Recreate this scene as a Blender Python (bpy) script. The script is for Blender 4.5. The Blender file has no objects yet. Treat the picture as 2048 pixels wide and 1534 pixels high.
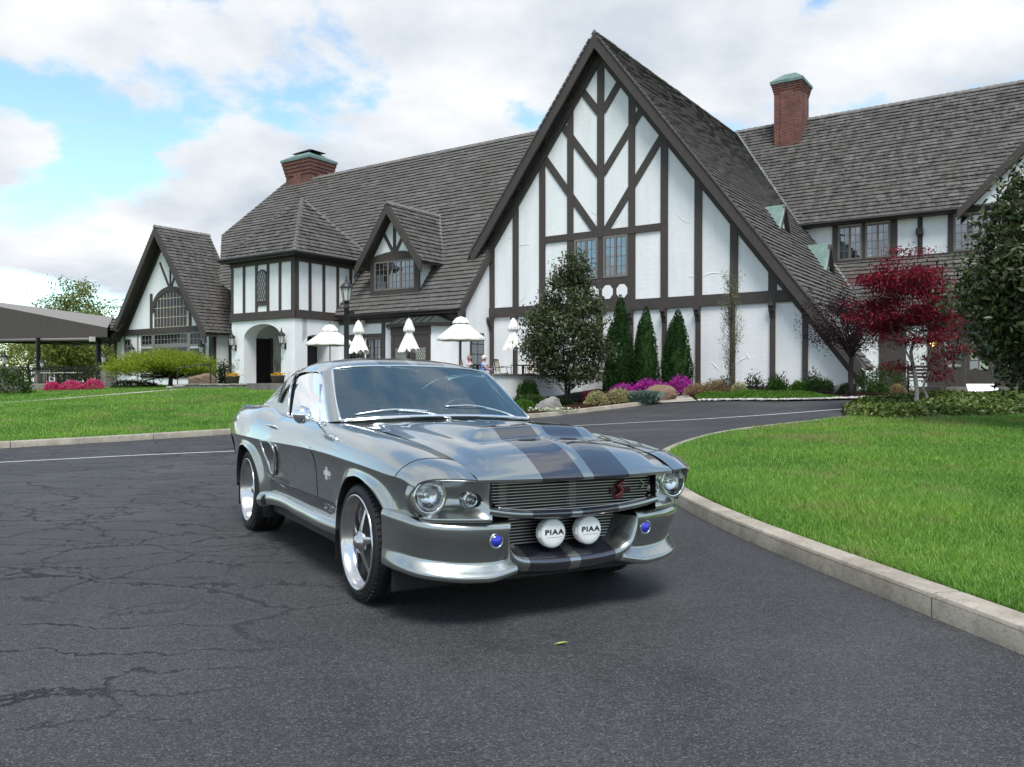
import bpy, bmesh, math, random
import numpy as np
from mathutils import Vector, Matrix
random.seed(7); np.random.seed(7)
R = math.radians
scene = bpy.context.scene
COL = scene.collection
CAMH = 1.2283

# ---------------------------------------------------------------- camera
cam_d = bpy.data.cameras.new("camera"); cam = bpy.data.objects.new("camera", cam_d); COL.objects.link(cam)
cam.location = (0, 0, CAMH); cam.rotation_euler = (R(90 - 0.14), 0, 0)
cam_d.sensor_width = 36.0; cam_d.lens = 1640 / 2048 * 36.0
cam_d.clip_start = 0.05; cam_d.clip_end = 3000
scene.camera = cam

# ---------------------------------------------------------------- sky, sun, exposure
SUN_EL, SUN_AZ = 60.0, 173.0        # azimuth: compass-like angle, 0 = +Y, 90 = +X
world = bpy.data.worlds.new("World"); scene.world = world; world.use_nodes = True
def build_world():
    nt = world.node_tree; N = nt.nodes; L = nt.links; N.clear()
    out = N.new("ShaderNodeOutputWorld"); bg = N.new("ShaderNodeBackground"); bg.inputs[1].default_value = 0.118
    sky = N.new("ShaderNodeTexSky"); sky.sky_type = 'NISHITA'; sky.sun_disc = False
    sky.sun_elevation = R(SUN_EL); sky.sun_rotation = R(SUN_AZ); sky.air_density = 1.0; sky.dust_density = 0.6; sky.ozone_density = 1.2
    tc = N.new("ShaderNodeTexCoord"); sep = N.new("ShaderNodeSeparateXYZ"); L.new(tc.outputs['Generated'], sep.inputs[0])
    def m(op, a, b=None, c=None):
        n = N.new("ShaderNodeMath"); n.operation = op
        for i, v in enumerate((a, b, c)):
            if v is None: continue
            if hasattr(v, 'is_output'): L.new(v, n.inputs[i])
            else: n.inputs[i].default_value = v
        return n.outputs[0]
    z = m('MAXIMUM', sep.outputs[2], 0.0)
    den = m('ADD', z, 0.34)
    px = m('DIVIDE', sep.outputs[0], den); py = m('DIVIDE', sep.outputs[1], den)
    cmb = N.new("ShaderNodeCombineXYZ"); L.new(px, cmb.inputs[0]); L.new(py, cmb.inputs[1]); cmb.inputs[2].default_value = 3.7
    def noise(scale, detail, rough, dist, off):
        mp = N.new("ShaderNodeMapping"); mp.inputs['Location'].default_value = off; L.new(cmb.outputs[0], mp.inputs[0])
        n = N.new("ShaderNodeTexNoise"); n.inputs['Scale'].default_value = scale; n.inputs['Detail'].default_value = detail
        n.inputs['Roughness'].default_value = rough; n.inputs['Distortion'].default_value = dist; L.new(mp.outputs[0], n.inputs[0]); return n.outputs[0]
    big = noise(1.9, 10, 0.55, 0.1, (9.4, 2.2, 0.0))
    fine = noise(6.0, 8, 0.62, 0.2, (4.0, 2.0, 1.0))
    mix = m('ADD', m('MULTIPLY', big, 0.78), m('MULTIPLY', fine, 0.22))
    # cloud cover
    mr = N.new("ShaderNodeMapRange"); mr.interpolation_type = 'SMOOTHSTEP'; L.new(mix, mr.inputs[0])
    hi_ = N.new('ShaderNodeMapRange'); hi_.interpolation_type = 'SMOOTHSTEP'; L.new(z, hi_.inputs[0]); hi_.inputs[1].default_value = .38; hi_.inputs[2].default_value = .85; hi_.inputs[3].default_value = 0.0; hi_.inputs[4].default_value = .032   # a cloud deck thins overhead, piles up towards the horizon
    L.new(m('ADD', hi_.outputs[0], 0.44), mr.inputs[1]); L.new(m('ADD', hi_.outputs[0], 0.512), mr.inputs[2])
    # cloud brightness: thick parts go grey underneath
    shade = noise(3.0, 8, 0.55, 0.0, (8.3, 5.1, 2.0))
    cr = N.new("ShaderNodeValToRGB"); L.new(shade, cr.inputs[0])
    cr.color_ramp.elements[0].position = 0.33; cr.color_ramp.elements[0].color = (3.6, 4.05, 4.6, 1)
    cr.color_ramp.elements[1].position = 0.66; cr.color_ramp.elements[1].color = (6.2, 6.3, 6.4, 1)
    # the blue of the air between clouds
    blue = N.new("ShaderNodeMixRGB"); blue.blend_type = 'MULTIPLY'; blue.inputs[0].default_value = 1; L.new(sky.outputs[0], blue.inputs[1]); blue.inputs[2].default_value = (1.55, 1.72, 1.62, 1)
    mx = N.new("ShaderNodeMixRGB"); L.new(mr.outputs[0], mx.inputs[0]); L.new(blue.outputs[0], mx.inputs[1]); L.new(cr.outputs[0], mx.inputs[2])
    L.new(mx.outputs[0], bg.inputs[0]); L.new(bg.outputs[0], out.inputs[0])
build_world()
sun_d = bpy.data.lights.new("sun", 'SUN'); sun = bpy.data.objects.new("sun", sun_d); COL.objects.link(sun)
sun_d.energy = 2.7; sun_d.angle = R(24); sun_d.color = (1.0, 0.965, 0.92)
_el, _az = R(SUN_EL), R(SUN_AZ)
_dir = Vector((math.sin(_az) * math.cos(_el), math.cos(_az) * math.cos(_el), math.sin(_el)))
sun.rotation_euler = (-_dir).to_track_quat('-Z', 'Y').to_euler()
sun.location = _dir * 60
scene.view_settings.view_transform = 'Standard'; scene.view_settings.look = 'None'
scene.view_settings.exposure = 0.5; scene.view_settings.gamma = 1.0; scene.view_settings.use_curve_mapping = False
scene.cycles.max_bounces = 8; scene.cycles.transparent_max_bounces = 24; scene.cycles.glossy_bounces = 4

# ---------------------------------------------------------------- helpers
def setp(o, label=None, cat=None, group=None, kind=None):
    if label: o["label"] = label
    if cat: o["category"] = cat
    if group: o["group"] = group
    if kind: o["kind"] = kind
    return o
def empty(name, loc=(0, 0, 0), rz=0.0, label=None, cat=None, group=None):
    o = bpy.data.objects.new(name, None); COL.objects.link(o); o.location = loc; o.rotation_euler = (0, 0, rz); o.empty_display_size = 0.2
    return setp(o, label, cat, group)
def link_mesh(name, me, mats, parent=None):
    o = bpy.data.objects.new(name, me); COL.objects.link(o)
    if mats is not None and not me.materials:
        for mt in (mats if isinstance(mats, (list, tuple)) else [mats]): me.materials.append(mt)
    if parent is not None: o.parent = parent
    return o
def mesh_from(name, verts, faces, smooth=False, fm=None):
    me = bpy.data.meshes.new(name); me.from_pydata([tuple(map(float, v)) for v in verts], [], [tuple(map(int, f)) for f in faces])
    if fm is not None: me.polygons.foreach_set('material_index', np.array(fm, dtype=np.int32))
    if smooth: me.polygons.foreach_set('use_smooth', np.ones(len(me.polygons), dtype=bool))
    me.update(); return me
def mk(name, verts, faces, mats, parent=None, smooth=False, fm=None):
    return link_mesh(name, mesh_from(name, verts, faces, smooth, fm), mats, parent)

class MB:
    """collects polygons of ONE piece"""
    def __init__(s): s.v = []; s.f = []; s.m = []; s.mi = 0
    def add(s, vs, fs):
        b = len(s.v); s.v.extend([tuple(v) for v in vs]); s.f.extend([tuple(b + i for i in f) for f in fs]); s.m.extend([s.mi] * len(fs)); return s
    def box(s, x0, x1, y0, y1, z0, z1):
        return s.add([(x0,y0,z0),(x1,y0,z0),(x1,y1,z0),(x0,y1,z0),(x0,y0,z1),(x1,y0,z1),(x1,y1,z1),(x0,y1,z1)],
                     [(0,3,2,1),(4,5,6,7),(0,1,5,4),(1,2,6,5),(2,3,7,6),(3,0,4,7)])
    def prism(s, poly, axis, a, b):
        """extrude a 2D polygon; axis 'y': poly=(x,z), 'x': poly=(y,z), 'z': poly=(x,y)"""
        def P(p, t): return (p[0], t, p[1]) if axis == 'y' else ((t, p[0], p[1]) if axis == 'x' else (p[0], p[1], t))
        n = len(poly); vs = [P(p, a) for p in poly] + [P(p, b) for p in poly]
        fs = [tuple(range(n)), tuple(range(2*n-1, n-1, -1))] + [(i, i+n, (i+1) % n + n, (i+1) % n) for i in range(n)]
        return s.add(vs, fs)
    def bar(s, p, q, w, h, up=(0, 0, 1)):
        p = Vector(p); q = Vector(q); d = (q - p).normalized(); up = Vector(up); sd = d.cross(up)
        if sd.length < 1e-4: sd = d.cross(Vector((1, 0, 0)))
        sd.normalize(); u2 = sd.cross(d).normalized(); a = sd * w / 2; b = u2 * h / 2
        vs = [p-a-b, p+a-b, p+a+b, p-a+b, q-a-b, q+a-b, q+a+b, q-a+b]
        return s.add(vs, [(0,1,2,3),(7,6,5,4),(0,4,5,1),(1,5,6,2),(2,6,7,3),(3,7,4,0)])
    def tube(s, pts, rad, n=8, cap=True):
        pts = [Vector(p) for p in pts]; k = len(pts); rads = rad if isinstance(rad, (list, tuple)) else [rad] * k
        b = len(s.v); prev = None
        for i, p in enumerate(pts):
            d = (pts[min(i+1, k-1)] - pts[max(i-1, 0)]).normalized()
            if prev is None:
                a = d.cross(Vector((0, 0, 1)))
                if a.length < 1e-3: a = d.cross(Vector((1, 0, 0)))
            else: a = prev - d * prev.dot(d)
            a.normalize(); prev = a; c = d.cross(a)
            for j in range(n):
                t = 2 * math.pi * j / n; s.v.append(tuple(p + (a * math.cos(t) + c * math.sin(t)) * rads[i]))
        for i in range(k - 1):
            for j in range(n):
                s.f.append((b+i*n+j, b+i*n+(j+1) % n, b+(i+1)*n+(j+1) % n, b+(i+1)*n+j)); s.m.append(s.mi)
        if cap:
            s.f.append(tuple(b + j for j in range(n-1, -1, -1))); s.f.append(tuple(b+(k-1)*n+j for j in range(n))); s.m += [s.mi, s.mi]
        return s
    def lathe(s, prof, n=32, c=(0, 0, 0), axis='z', a0=0.0, a1=2*math.pi):
        """prof: list of (radius, height along axis)"""
        b = len(s.v); k = len(prof); full = abs(a1 - a0 - 2*math.pi) < 1e-6; m_ = n if full else n + 1
        for j in range(m_):
            t = a0 + (a1 - a0) * j / n
            for r, h in prof:
                x, y = r*math.cos(t), r*math.sin(t)
                p = (x, y, h) if axis == 'z' else ((x, h, y) if axis == 'y' else (h, x, y))
                s.v.append((p[0]+c[0], p[1]+c[1], p[2]+c[2]))
        for j in range(n):
            jj = (j+1) % m_
            for i in range(k-1):
                s.f.append((b+j*k+i, b+jj*k+i, b+jj*k+i+1, b+j*k+i+1)); s.m.append(s.mi)
        return s
    def grid(s, G, flip=False):
        """G: array rows x cols x 3"""
        G = np.asarray(G, float); r, c = G.shape[:2]; b = len(s.v)
        s.v.extend([tuple(p) for p in G.reshape(-1, 3)])
        for i in range(r-1):
            for j in range(c-1):
                q = (b+i*c+j, b+i*c+j+1, b+(i+1)*c+j+1, b+(i+1)*c+j)
                s.f.append(q[::-1] if flip else q); s.m.append(s.mi)
        return s
    def build(s, name, mats, parent=None, smooth=False):
        return mk(name, s.v, s.f, mats, parent, smooth, s.m if isinstance(mats, (list, tuple)) else None)
    def mesh(s, name, smooth=False): return mesh_from(name, s.v, s.f, smooth, s.m)

def auto_smooth(o, deg=35):
    me = o.data; me.polygons.foreach_set('use_smooth', np.ones(len(me.polygons), dtype=bool))
    bm = bmesh.new(); bm.from_mesh(me); bmesh.ops.remove_doubles(bm, verts=bm.verts, dist=1e-5); bmesh.ops.recalc_face_normals(bm, faces=bm.faces)
    for e in bm.edges:
        if len(e.link_faces) == 2 and e.calc_face_angle(0) > R(deg): e.smooth = False
    bm.to_mesh(me); bm.free(); return o

# ---------------------------------------------------------------- spline patches
def hermite(P, n):
    """P: k x ... control rows -> resampled rows, chordal Bessel tangents"""
    P = np.asarray(P, float); k = len(P)
    fl = P.reshape(k, -1, 3); ch = np.linalg.norm(np.diff(fl, axis=0), axis=2).mean(axis=1) + 1e-6
    t = np.concatenate([[0], np.cumsum(ch)]); d = np.diff(P, axis=0) / ch.reshape((-1,) + (1,) * (P.ndim - 1))
    m = np.zeros_like(P)
    for i in range(1, k-1): m[i] = (ch[i] * d[i-1] + ch[i-1] * d[i]) / (ch[i] + ch[i-1])
    m[0] = d[0] if k == 2 else 1.5 * d[0] - 0.5 * m[1]; m[-1] = d[-1] if k == 2 else 1.5 * d[-1] - 0.5 * m[-2]
    out = []
    for i in range(k-1):
        h = ch[i]
        for j in range(n):
            s = j / n; out.append((2*s**3-3*s**2+1)*P[i] + (s**3-2*s**2+s)*h*m[i] + (-2*s**3+3*s**2)*P[i+1] + (s**3-s**2)*h*m[i+1])
    out.append(P[-1]); return np.array(out)
def patch(net, nr=4, nc=4):
    A = hermite(np.asarray(net, float), nr)
    return hermite(A.transpose(1, 0, 2), nc).transpose(1, 0, 2)
def curve(pts, n=6): return hermite(np.asarray(pts, float)[:, None, :], n)[:, 0, :]
def interp(xs, ys):
    xs = np.array(xs, float); ys = np.array(ys, float)
    o = np.argsort(xs); xs, ys = xs[o], ys[o]
    h = np.diff(xs); d = np.diff(ys) / h; m = np.zeros(len(xs))
    for i in range(1, len(xs)-1):
        m[i] = 0 if d[i-1]*d[i] <= 0 else (h[i-1]+h[i]) * 3 / ((2*h[i]+h[i-1])/d[i-1] + (h[i]+2*h[i-1])/d[i])
    m[0] = d[0]; m[-1] = d[-1]
    def f(x):
        x = np.clip(x, xs[0], xs[-1]); i = np.clip(np.searchsorted(xs, x) - 1, 0, len(h)-1); s = (x - xs[i]) / h[i]
        return (2*s**3-3*s**2+1)*ys[i] + (s**3-2*s**2+s)*h[i]*m[i] + (-2*s**3+3*s**2)*ys[i+1] + (s**3-s**2)*h[i]*m[i+1]
    return f
def sstep(a, b, x): 
    t = np.clip((x - a) / (b - a), 0, 1); return t*t*(3-2*t)

# ---------------------------------------------------------------- materials
MATS = {}
def new_mat(name):
    m = bpy.data.materials.new(name); m.use_nodes = True; nt = m.node_tree; nt.nodes.clear()
    out = nt.nodes.new("ShaderNodeOutputMaterial"); b = nt.nodes.new("ShaderNodeBsdfPrincipled"); nt.links.new(b.outputs[0], out.inputs[0])
    MATS[name] = m; return m, nt, b, out
class NT:
    """small node-building helper"""
    def __init__(s, nt): s.nt = nt
    def n(s, typ, **kw):
        nd = s.nt.nodes.new(typ)
        for k, v in kw.items(): setattr(nd, k, v)
        return nd
    def l(s, a, b): s.nt.links.new(a, b)
    def setin(s, nd, i, v):
        if hasattr(v, 'is_output'): s.l(v, nd.inputs[i])
        else: nd.inputs[i].default_value = v
    def coord(s, which='Object'): return s.n("ShaderNodeTexCoord").outputs[which]
    def mapping(s, vec, scale=(1,1,1), rot=(0,0,0), loc=(0,0,0)):
        m = s.n("ShaderNodeMapping"); s.l(vec, m.inputs[0]); m.inputs['Scale'].default_value = scale; m.inputs['Rotation'].default_value = rot; m.inputs['Location'].default_value = loc; return m.outputs[0]
    def noise(s, vec, scale, detail=4, rough=0.5, dist=0.0):
        n = s.n("ShaderNodeTexNoise"); s.l(vec, n.inputs[0]); n.inputs['Scale'].default_value = scale; n.inputs['Detail'].default_value = detail; n.inputs['Roughness'].default_value = rough; n.inputs['Distortion'].default_value = dist; return n.outputs[0]
    def voro(s, vec, scale, feature='F1', out=0, rand=1.0):
        n = s.n("ShaderNodeTexVoronoi", feature=feature); s.l(vec, n.inputs['Vector']); n.inputs['Scale'].default_value = scale; n.inputs['Randomness'].default_value = rand; return n.outputs[out]
    def ramp(s, fac, stops, interp='LINEAR'):
        r = s.n("ShaderNodeValToRGB"); s.l(fac, r.inputs[0]); r.color_ramp.interpolation = interp
        e = r.color_ramp.elements
        while len(e) < len(stops): e.new(0.5)
        for el, (p, c) in zip(e, stops): el.position = p; el.color = (c, c, c, 1) if isinstance(c, (int, float)) else (*c, 1)
        return r.outputs[0]
    def mix(s, fac, a, b, mode='MIX'):
        m = s.n("ShaderNodeMixRGB", blend_type=mode)
        for i, v in enumerate((fac, a, b)):
            if hasattr(v, 'is_output'): s.l(v, m.inputs[i])
            elif i == 0: m.inputs[0].default_value = v
            else: m.inputs[i].default_value = (*v, 1) if len(v) == 3 else v
        return m.outputs[0]
    def math(s, op, a, b=0.0, clamp=False):
        m = s.n("ShaderNodeMath", operation=op, use_clamp=clamp); s.setin(m, 0, a); s.setin(m, 1, b); return m.outputs[0]
    def bump(s, h, strength=0.3, dist=0.01, normal=None):
        b = s.n("ShaderNodeBump"); b.inputs['Strength'].default_value = strength; b.inputs['Distance'].default_value = dist; s.l(h, b.inputs['Height'])
        if normal is not None: s.l(normal, b.inputs['Normal'])
        return b.outputs[0]
    def sepz(s, vec, i=2): n = s.n("ShaderNodeSeparateXYZ"); s.l(vec, n.inputs[0]); return n.outputs[i]
def plain(name, col, rough=0.5, metal=0.0, spec=0.5, coat=0.0, coat_rough=0.03, var=0.0, vscale=20, bump=0.0, bscale=60, trans=0.0, emis=None):
    m, nt, b, out = new_mat(name); k = NT(nt)
    b.inputs['Roughness'].default_value = rough; b.inputs['Metallic'].default_value = metal; b.inputs['Specular IOR Level'].default_value = spec
    b.inputs['Coat Weight'].default_value = coat; b.inputs['Coat Roughness'].default_value = coat_rough; b.inputs['Transmission Weight'].default_value = trans
    c = k.coord()
    if var > 0:
        n = k.noise(c, vscale, 5, 0.6); lo = tuple(max(0, x*(1-var)) for x in col); hi = tuple(min(1, x*(1+var)) for x in col)
        k.l(k.ramp(n, [(0.3, lo), (0.7, hi)]), b.inputs['Base Color'])
    else: b.inputs['Base Color'].default_value = (*col, 1)
    if bump > 0: k.l(k.bump(k.noise(c, bscale, 4, 0.6), bump, 0.01), b.inputs['Normal'])
    if emis: b.inputs['Emission Color'].default_value = (*emis[:3], 1); b.inputs['Emission Strength'].default_value = emis[3]
    return m

# ---------------------------------------------------------------- terrain height
TP = np.array([  # x, y, z of surveyed spots
 (-.853,4.543,.013),(-2.223,6.919,-.018),(.649,5.401,-.013),(-.704,7.787,-.043),(0,0,.03),(0,2.5,.02),(-4,2,.03),(4,2.5,.0),(-6,7,-.02),(3,7,-.03),
 (-10,16,-.08),(-6.5,19.2,-.01),(-4,12,-.075),(-16,15,-.09),(-24,15,-.08),(.74,26.4,.15),(4.8,28.4,.45),(10.7,26,.72),(7.2,25.9,.55),(6.7,16.6,.20),(11,18,.31),(3.3,14.5,.08),(2.6,10,-.02),
 (8,8,.06),(8,3,.04),(14,6,.18),(20,12,.5),(20,26,.8),(-18,49.5,.92),(-10.2,38.5,.88),(-24,40,.6),(-21.8,33,.3),(-13,26,.35),(-30,25,.1),(-34,45,.6),(10,28.5,.85),(3.8,35,.85),(14,33,.85),(-5,33,.6),
 (-60,15,.0),(-60,60,.6),(0,80,1.0),(60,80,1.0),(60,10,.8),(60,40,1.0),(0,-40,.2),(-50,-30,.2),(50,-30,.4),(-10,-5,.05),(10,-5,.1),(-60,110,.8)])
def _tps(P):
    n = len(P); d = np.linalg.norm(P[:, None, :2] - P[None, :, :2], axis=2)
    K = np.where(d > 0, d**2 * np.log(d + 1e-9), 0) + np.eye(n) * 1.5
    A = np.zeros((n+3, n+3)); A[:n, :n] = K; A[:n, n] = 1; A[:n, n+1:] = P[:, :2]; A[n, :n] = 1; A[n+1:, :n] = P[:, :2].T
    return np.linalg.solve(A, np.concatenate([P[:, 2], np.zeros(3)]))
_W = _tps(TP)
def T(x, y):
    x = np.asarray(x, float); y = np.asarray(y, float); sh = x.shape; q = np.stack([np.clip(x.ravel(), -60, 60), np.clip(y.ravel(), -40, 110)], 1)
    d = np.linalg.norm(q[:, None, :] - TP[None, :, :2], axis=2); K = np.where(d > 0, d**2 * np.log(d + 1e-9), 0)
    n = len(TP); z = K @ _W[:n] + _W[n] + q @ _W[n+1:]
    return z.reshape(sh)
def T1(x, y): return float(T(np.array([x]), np.array([y]))[0])
# ================================================================ THE CAR
def car_paint(name, base, metal=0.92, rough=0.27):
    m, nt, b, out = new_mat(name); k = NT(nt)
    c = k.coord(); fl = k.voro(c, 900, 'F1', 1)
    b.inputs['Base Color'].default_value = (*base, 1)
    k.l(k.mix(0.12, base, fl, 'OVERLAY'), b.inputs['Base Color'])
    b.inputs['Metallic'].default_value = metal; b.inputs['Roughness'].default_value = rough
    b.inputs['Coat Weight'].default_value = 1.0; b.inputs['Coat Roughness'].default_value = 0.015; b.inputs['Coat IOR'].default_value = 1.95
    return m
PAINT = car_paint("pewter_paint", (0.35, 0.378, 0.362))
STRIPE = car_paint("charcoal_stripe_paint", (0.012, 0.012, 0.020), 0.1, 0.35)
CHROME = plain("chrome", (0.86, 0.87, 0.88), 0.06, 1.0)
ALLOY = plain("polished_alloy", (0.66, 0.66, 0.66), 0.20, 1.0, var=0.06, vscale=30)
SPOKE = plain("grey_alloy", (0.62, 0.62, 0.63), 0.24, 1.0)
RUBBER = plain("tyre_rubber", (0.018, 0.018, 0.019), 0.62, 0, 0.35, var=0.25, vscale=40)
TRIMBLK = plain("black_trim", (0.012, 0.012, 0.013), 0.45)
DARKIN = plain("dark_interior", (0.016, 0.017, 0.02), 0.7)
LEATHER = plain("black_leather", (0.022, 0.022, 0.026), 0.42, var=0.2, vscale=50)
LAMPWHITE = plain("white_lamp_cover", (0.80, 0.82, 0.80), 0.35)
INKBLACK = plain("black_lettering", (0.008, 0.008, 0.008), 0.5)
COBRARED = plain("red_emblem_enamel", (0.16, 0.006, 0.012), 0.25, coat=0.5)
BARMETAL = plain("grille_bar_alloy", (0.60, 0.59, 0.58), 0.42, 0.85)
REFLECT = plain("lamp_reflector", (0.92, 0.93, 0.94), 0.09, 1.0, bump=0.25, bscale=45)
BLUELENS = plain("blue_lens", (0.02, 0.03, 0.42), 0.1, 0, 0.6, coat=0.6)
REDDISH = plain("steel_brake_disc", (0.12, 0.11, 0.11), 0.45, 0.9)
def glass_mat(name, tint, ior=1.5, rough=0.0, sky_veil=0.0, refl=1.15):
    m = bpy.data.materials.new(name); m.use_nodes = True; nt = m.node_tree; nt.nodes.clear(); k = NT(nt)
    out = k.n("ShaderNodeOutputMaterial"); tr = k.n("ShaderNodeBsdfTransparent"); tr.inputs[0].default_value = (*tint, 1)
    gl = k.n("ShaderNodeBsdfGlossy"); gl.inputs['Roughness'].default_value = rough; gl.inputs[0].default_value = (1, 1, 1, 1)
    fr = k.n("ShaderNodeFresnel"); fr.inputs[0].default_value = ior; mx = k.n("ShaderNodeMixShader")
    fac = k.math('MULTIPLY', fr.outputs[0], refl, True)
    df = k.n("ShaderNodeBsdfDiffuse"); df.inputs[0].default_value = (0.17, 0.34, 0.48, 1); m2 = k.n("ShaderNodeMixShader"); m2.inputs[0].default_value = sky_veil  # blue diffuse share paints a sky reflection veil into the glass
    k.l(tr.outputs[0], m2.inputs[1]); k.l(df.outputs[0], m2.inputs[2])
    k.l(fac, mx.inputs[0]); k.l(m2.outputs[0], mx.inputs[1]); k.l(gl.outputs[0], mx.inputs[2]); k.l(mx.outputs[0], out.inputs[0]); MATS[name] = m; return m
WSGLASS = glass_mat("windscreen_glass", (0.66, 0.84, 0.88), 1.5, sky_veil=0.13)
SIDEGLASS = glass_mat("side_window_glass", (0.30, 0.36, 0.38), 1.9, refl=1.3)
CLEAR = glass_mat("clear_lens", (0.9, 0.92, 0.92), 1.45)

CM = Matrix(((0.49635, 0.86812, 0.00719, -0.10175), (-0.86812, 0.49635, 0.01687, 4.97185), (0.01107, -0.01462, 1.0, 0.0), (0, 0, 0, 1)))
car = empty("fastback_car", label="silver grey fastback muscle car with charcoal bonnet stripes and white lamp covers", cat="car")
car.matrix_world = CM
def mir(A): A = np.array(A, float).copy(); A[..., 1] *= -1; return A
def both(name, nets, mat, fn=None, smooth=True):
    """one part on each flank from patches given for the +y side"""
    out = []
    for sgn in (1, -1):
        mb = MB()
        for G in nets: mb.grid(G if sgn > 0 else mir(G), flip=(sgn < 0))
        o = mb.build(name, mat, car, smooth); out.append(o)
    return out

# ---- bonnet
y_seam = interp([-.85, -.4, .2, .6, .924], [.648, .628, .62, .616, .602])
x_nose = lambda y: .978 - .062 * (np.abs(y) / .6) ** 1.8
zc_d = interp([0, .02, .06, .126, .216, .343, .58, .98, 1.38, 1.70, 1.8], [.737, .757, .783, .82, .86, .894, .918, .94, .957, .966, .968])
zs_d = interp([0, .02, .071, .181, .35, .735, 1.33, 1.72, 1.8], [.740, .752, .769, .808, .841, .887, .931, .949, .952])
def hood_z(x, y, ys):
    d = x_nose(y) - x; q = np.clip(np.abs(y) / ys, 0, 1); zc, zs = zc_d(d), zs_d(d)
    z = zs + (zc - zs) * (1 - q ** 2.2)
    z += 0.012 * sstep(0.90, 0.80, q) * sstep(0.02, 0.2, d) - 0.012 * sstep(.02, .2, d) * (1 - q**2.2) * .2
    z += 0.007 * np.exp(-(y / .045) ** 2) * sstep(0.0, .15, d)
    hgt = interp([-.85, -.5, -.2, .2, .42, .9], [0, .004, .024, .046, .052, .052])(x)
    z += hgt * sstep(.565, .425, x) * sstep(.43, .335, np.abs(y))
    return z
def hood():
    yl = [0, .032, .0325, .07, .12, .17, .22, .266, .2665, .30, .335, .36, .385, .41, .43, .45, .47, .49, .51, .53, .55, .57, .585, 1]
    full = [-v for v in yl[:0:-1]] + yl
    S = np.unique(np.concatenate([np.linspace(0, .12, 14), np.linspace(.12, .2, 6), np.linspace(.2, .36, 34), np.linspace(.36, 1, 30)]))
    G = np.zeros((len(S), len(full), 3))
    for i, s in enumerate(S):
        for j, yv in enumerate(full):
            ys = None; x = .95 - s * 1.75
            for _ in range(3):
                ys = float(y_seam(x)) - .004; y = math.copysign(ys, yv) if abs(yv) == 1 else yv
                xn = float(x_nose(y)); xc = -.81 + .06 * (1 - (y / .65) ** 2); x = xn + (xc - xn) * s
            G[i, j] = (x, y, float(hood_z(x, y, ys)))
    mb = MB()
    rows, cols = G.shape[:2]; b = 0; mb.v = [tuple(p) for p in G.reshape(-1, 3)]
    for i in range(rows - 1):
        for j in range(cols - 1):
            ym = abs((G[i, j, 1] + G[i, j+1, 1]) / 2); mb.f.append((i*cols+j, i*cols+j+1, (i+1)*cols+j+1, (i+1)*cols+j)); mb.m.append(1 if .0322 < ym < .2662 else 0)
    # folded front edge
    E = G[0]; E2 = E + np.array([-.004, 0, -.014]); E3 = E + np.array([-.05, 0, -.022])
    for A, B in ((E, E2), (E2, E3)):
        b = len(mb.v); mb.v += [tuple(p) for p in A] + [tuple(p) for p in B]
        for j in range(cols - 1):
            ym = abs((A[j, 1] + A[j+1, 1]) / 2); mb.f.append((b+j+1, b+j, b+cols+j, b+cols+j+1)); mb.m.append(1 if .0322 < ym < .2662 else 0)
    o = mb.build("bonnet", [PAINT, STRIPE], car, True)
    for sg in (1, -1):
        for k_, (xx, yy) in enumerate(((.585, .135),)):
            mbb = MB(); pts = []
            for t in np.linspace(0, 2*math.pi, 25)[:-1]:
                x = xx + .030 * math.cos(t) * (1 if math.cos(t) > 0 else .5); y = sg * yy + .058 * math.sin(t); pts.append((x, y, float(hood_z(x, y, .617)) + .0025))
            mbb.add(pts, [tuple(range(len(pts)))]); mbb.build("air_intake", TRIMBLK, car)
hood()

# ---- fenders, doors and quarters above the crease
TOPN = np.array([
 [(.918,.606,.742),(.900,.70,.750),(.845,.785,.748),(.79,.832,.733),(.752,.852,.70)],
 [(.80,.613,.793),(.785,.70,.803),(.745,.782,.798),(.70,.838,.770),(.665,.870,.728)],
 [(.57,.620,.842),(.56,.71,.850),(.53,.785,.842),(.50,.845,.808),(.47,.888,.742)],
 [(.2,.624,.886),(.2,.715,.893),(.2,.785,.882),(.2,.848,.842),(.2,.898,.758)],
 [(-.2,.63,.914),(-.2,.715,.922),(-.2,.785,.910),(-.2,.848,.866),(-.2,.898,.773)],
 [(-.55,.638,.94),(-.55,.72,.946),(-.55,.787,.932),(-.55,.848,.884),(-.55,.897,.784)],
 [(-.85,.66,.955),(-.85,.725,.960),(-.85,.787,.946),(-.85,.848,.894),(-.85,.896,.788)],
 [(-1.1,.735,.956),(-1.1,.76,.960),(-1.1,.792,.949),(-1.1,.85,.898),(-1.1,.896,.789)],
 [(-1.6,.735,.96),(-1.6,.76,.964),(-1.6,.792,.953),(-1.6,.85,.902),(-1.6,.898,.786)],
 [(-2.0,.735,.97),(-2.0,.76,.974),(-2.0,.792,.962),(-2.0,.852,.908),(-2.0,.902,.782)],
 [(-2.3,.715,1.0),(-2.3,.755,1.0),(-2.3,.802,.985),(-2.3,.866,.925),(-2.3,.917,.785)],
 [(-2.6,.695,1.035),(-2.6,.75,1.032),(-2.6,.818,1.008),(-2.6,.884,.935),(-2.6,.932,.79)],
 [(-3.0,.66,1.042),(-3.0,.73,1.040),(-3.0,.812,1.012),(-3.0,.882,.935),(-3.0,.926,.79)],
 [(-3.4,.64,1.03),(-3.4,.72,1.027),(-3.4,.80,1.0),(-3.4,.868,.925),(-3.4,.90,.785)],
 [(-3.70,.60,1.005),(-3.70,.69,1.003),(-3.70,.772,.978),(-3.70,.825,.90),(-3.70,.848,.775)]])
TOPG = patch(TOPN, 6, 5)
both("wing_top_panel", [TOPG], PAINT)
crease = TOPG[:, -1]; o_ = np.argsort(crease[:, 0])
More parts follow.
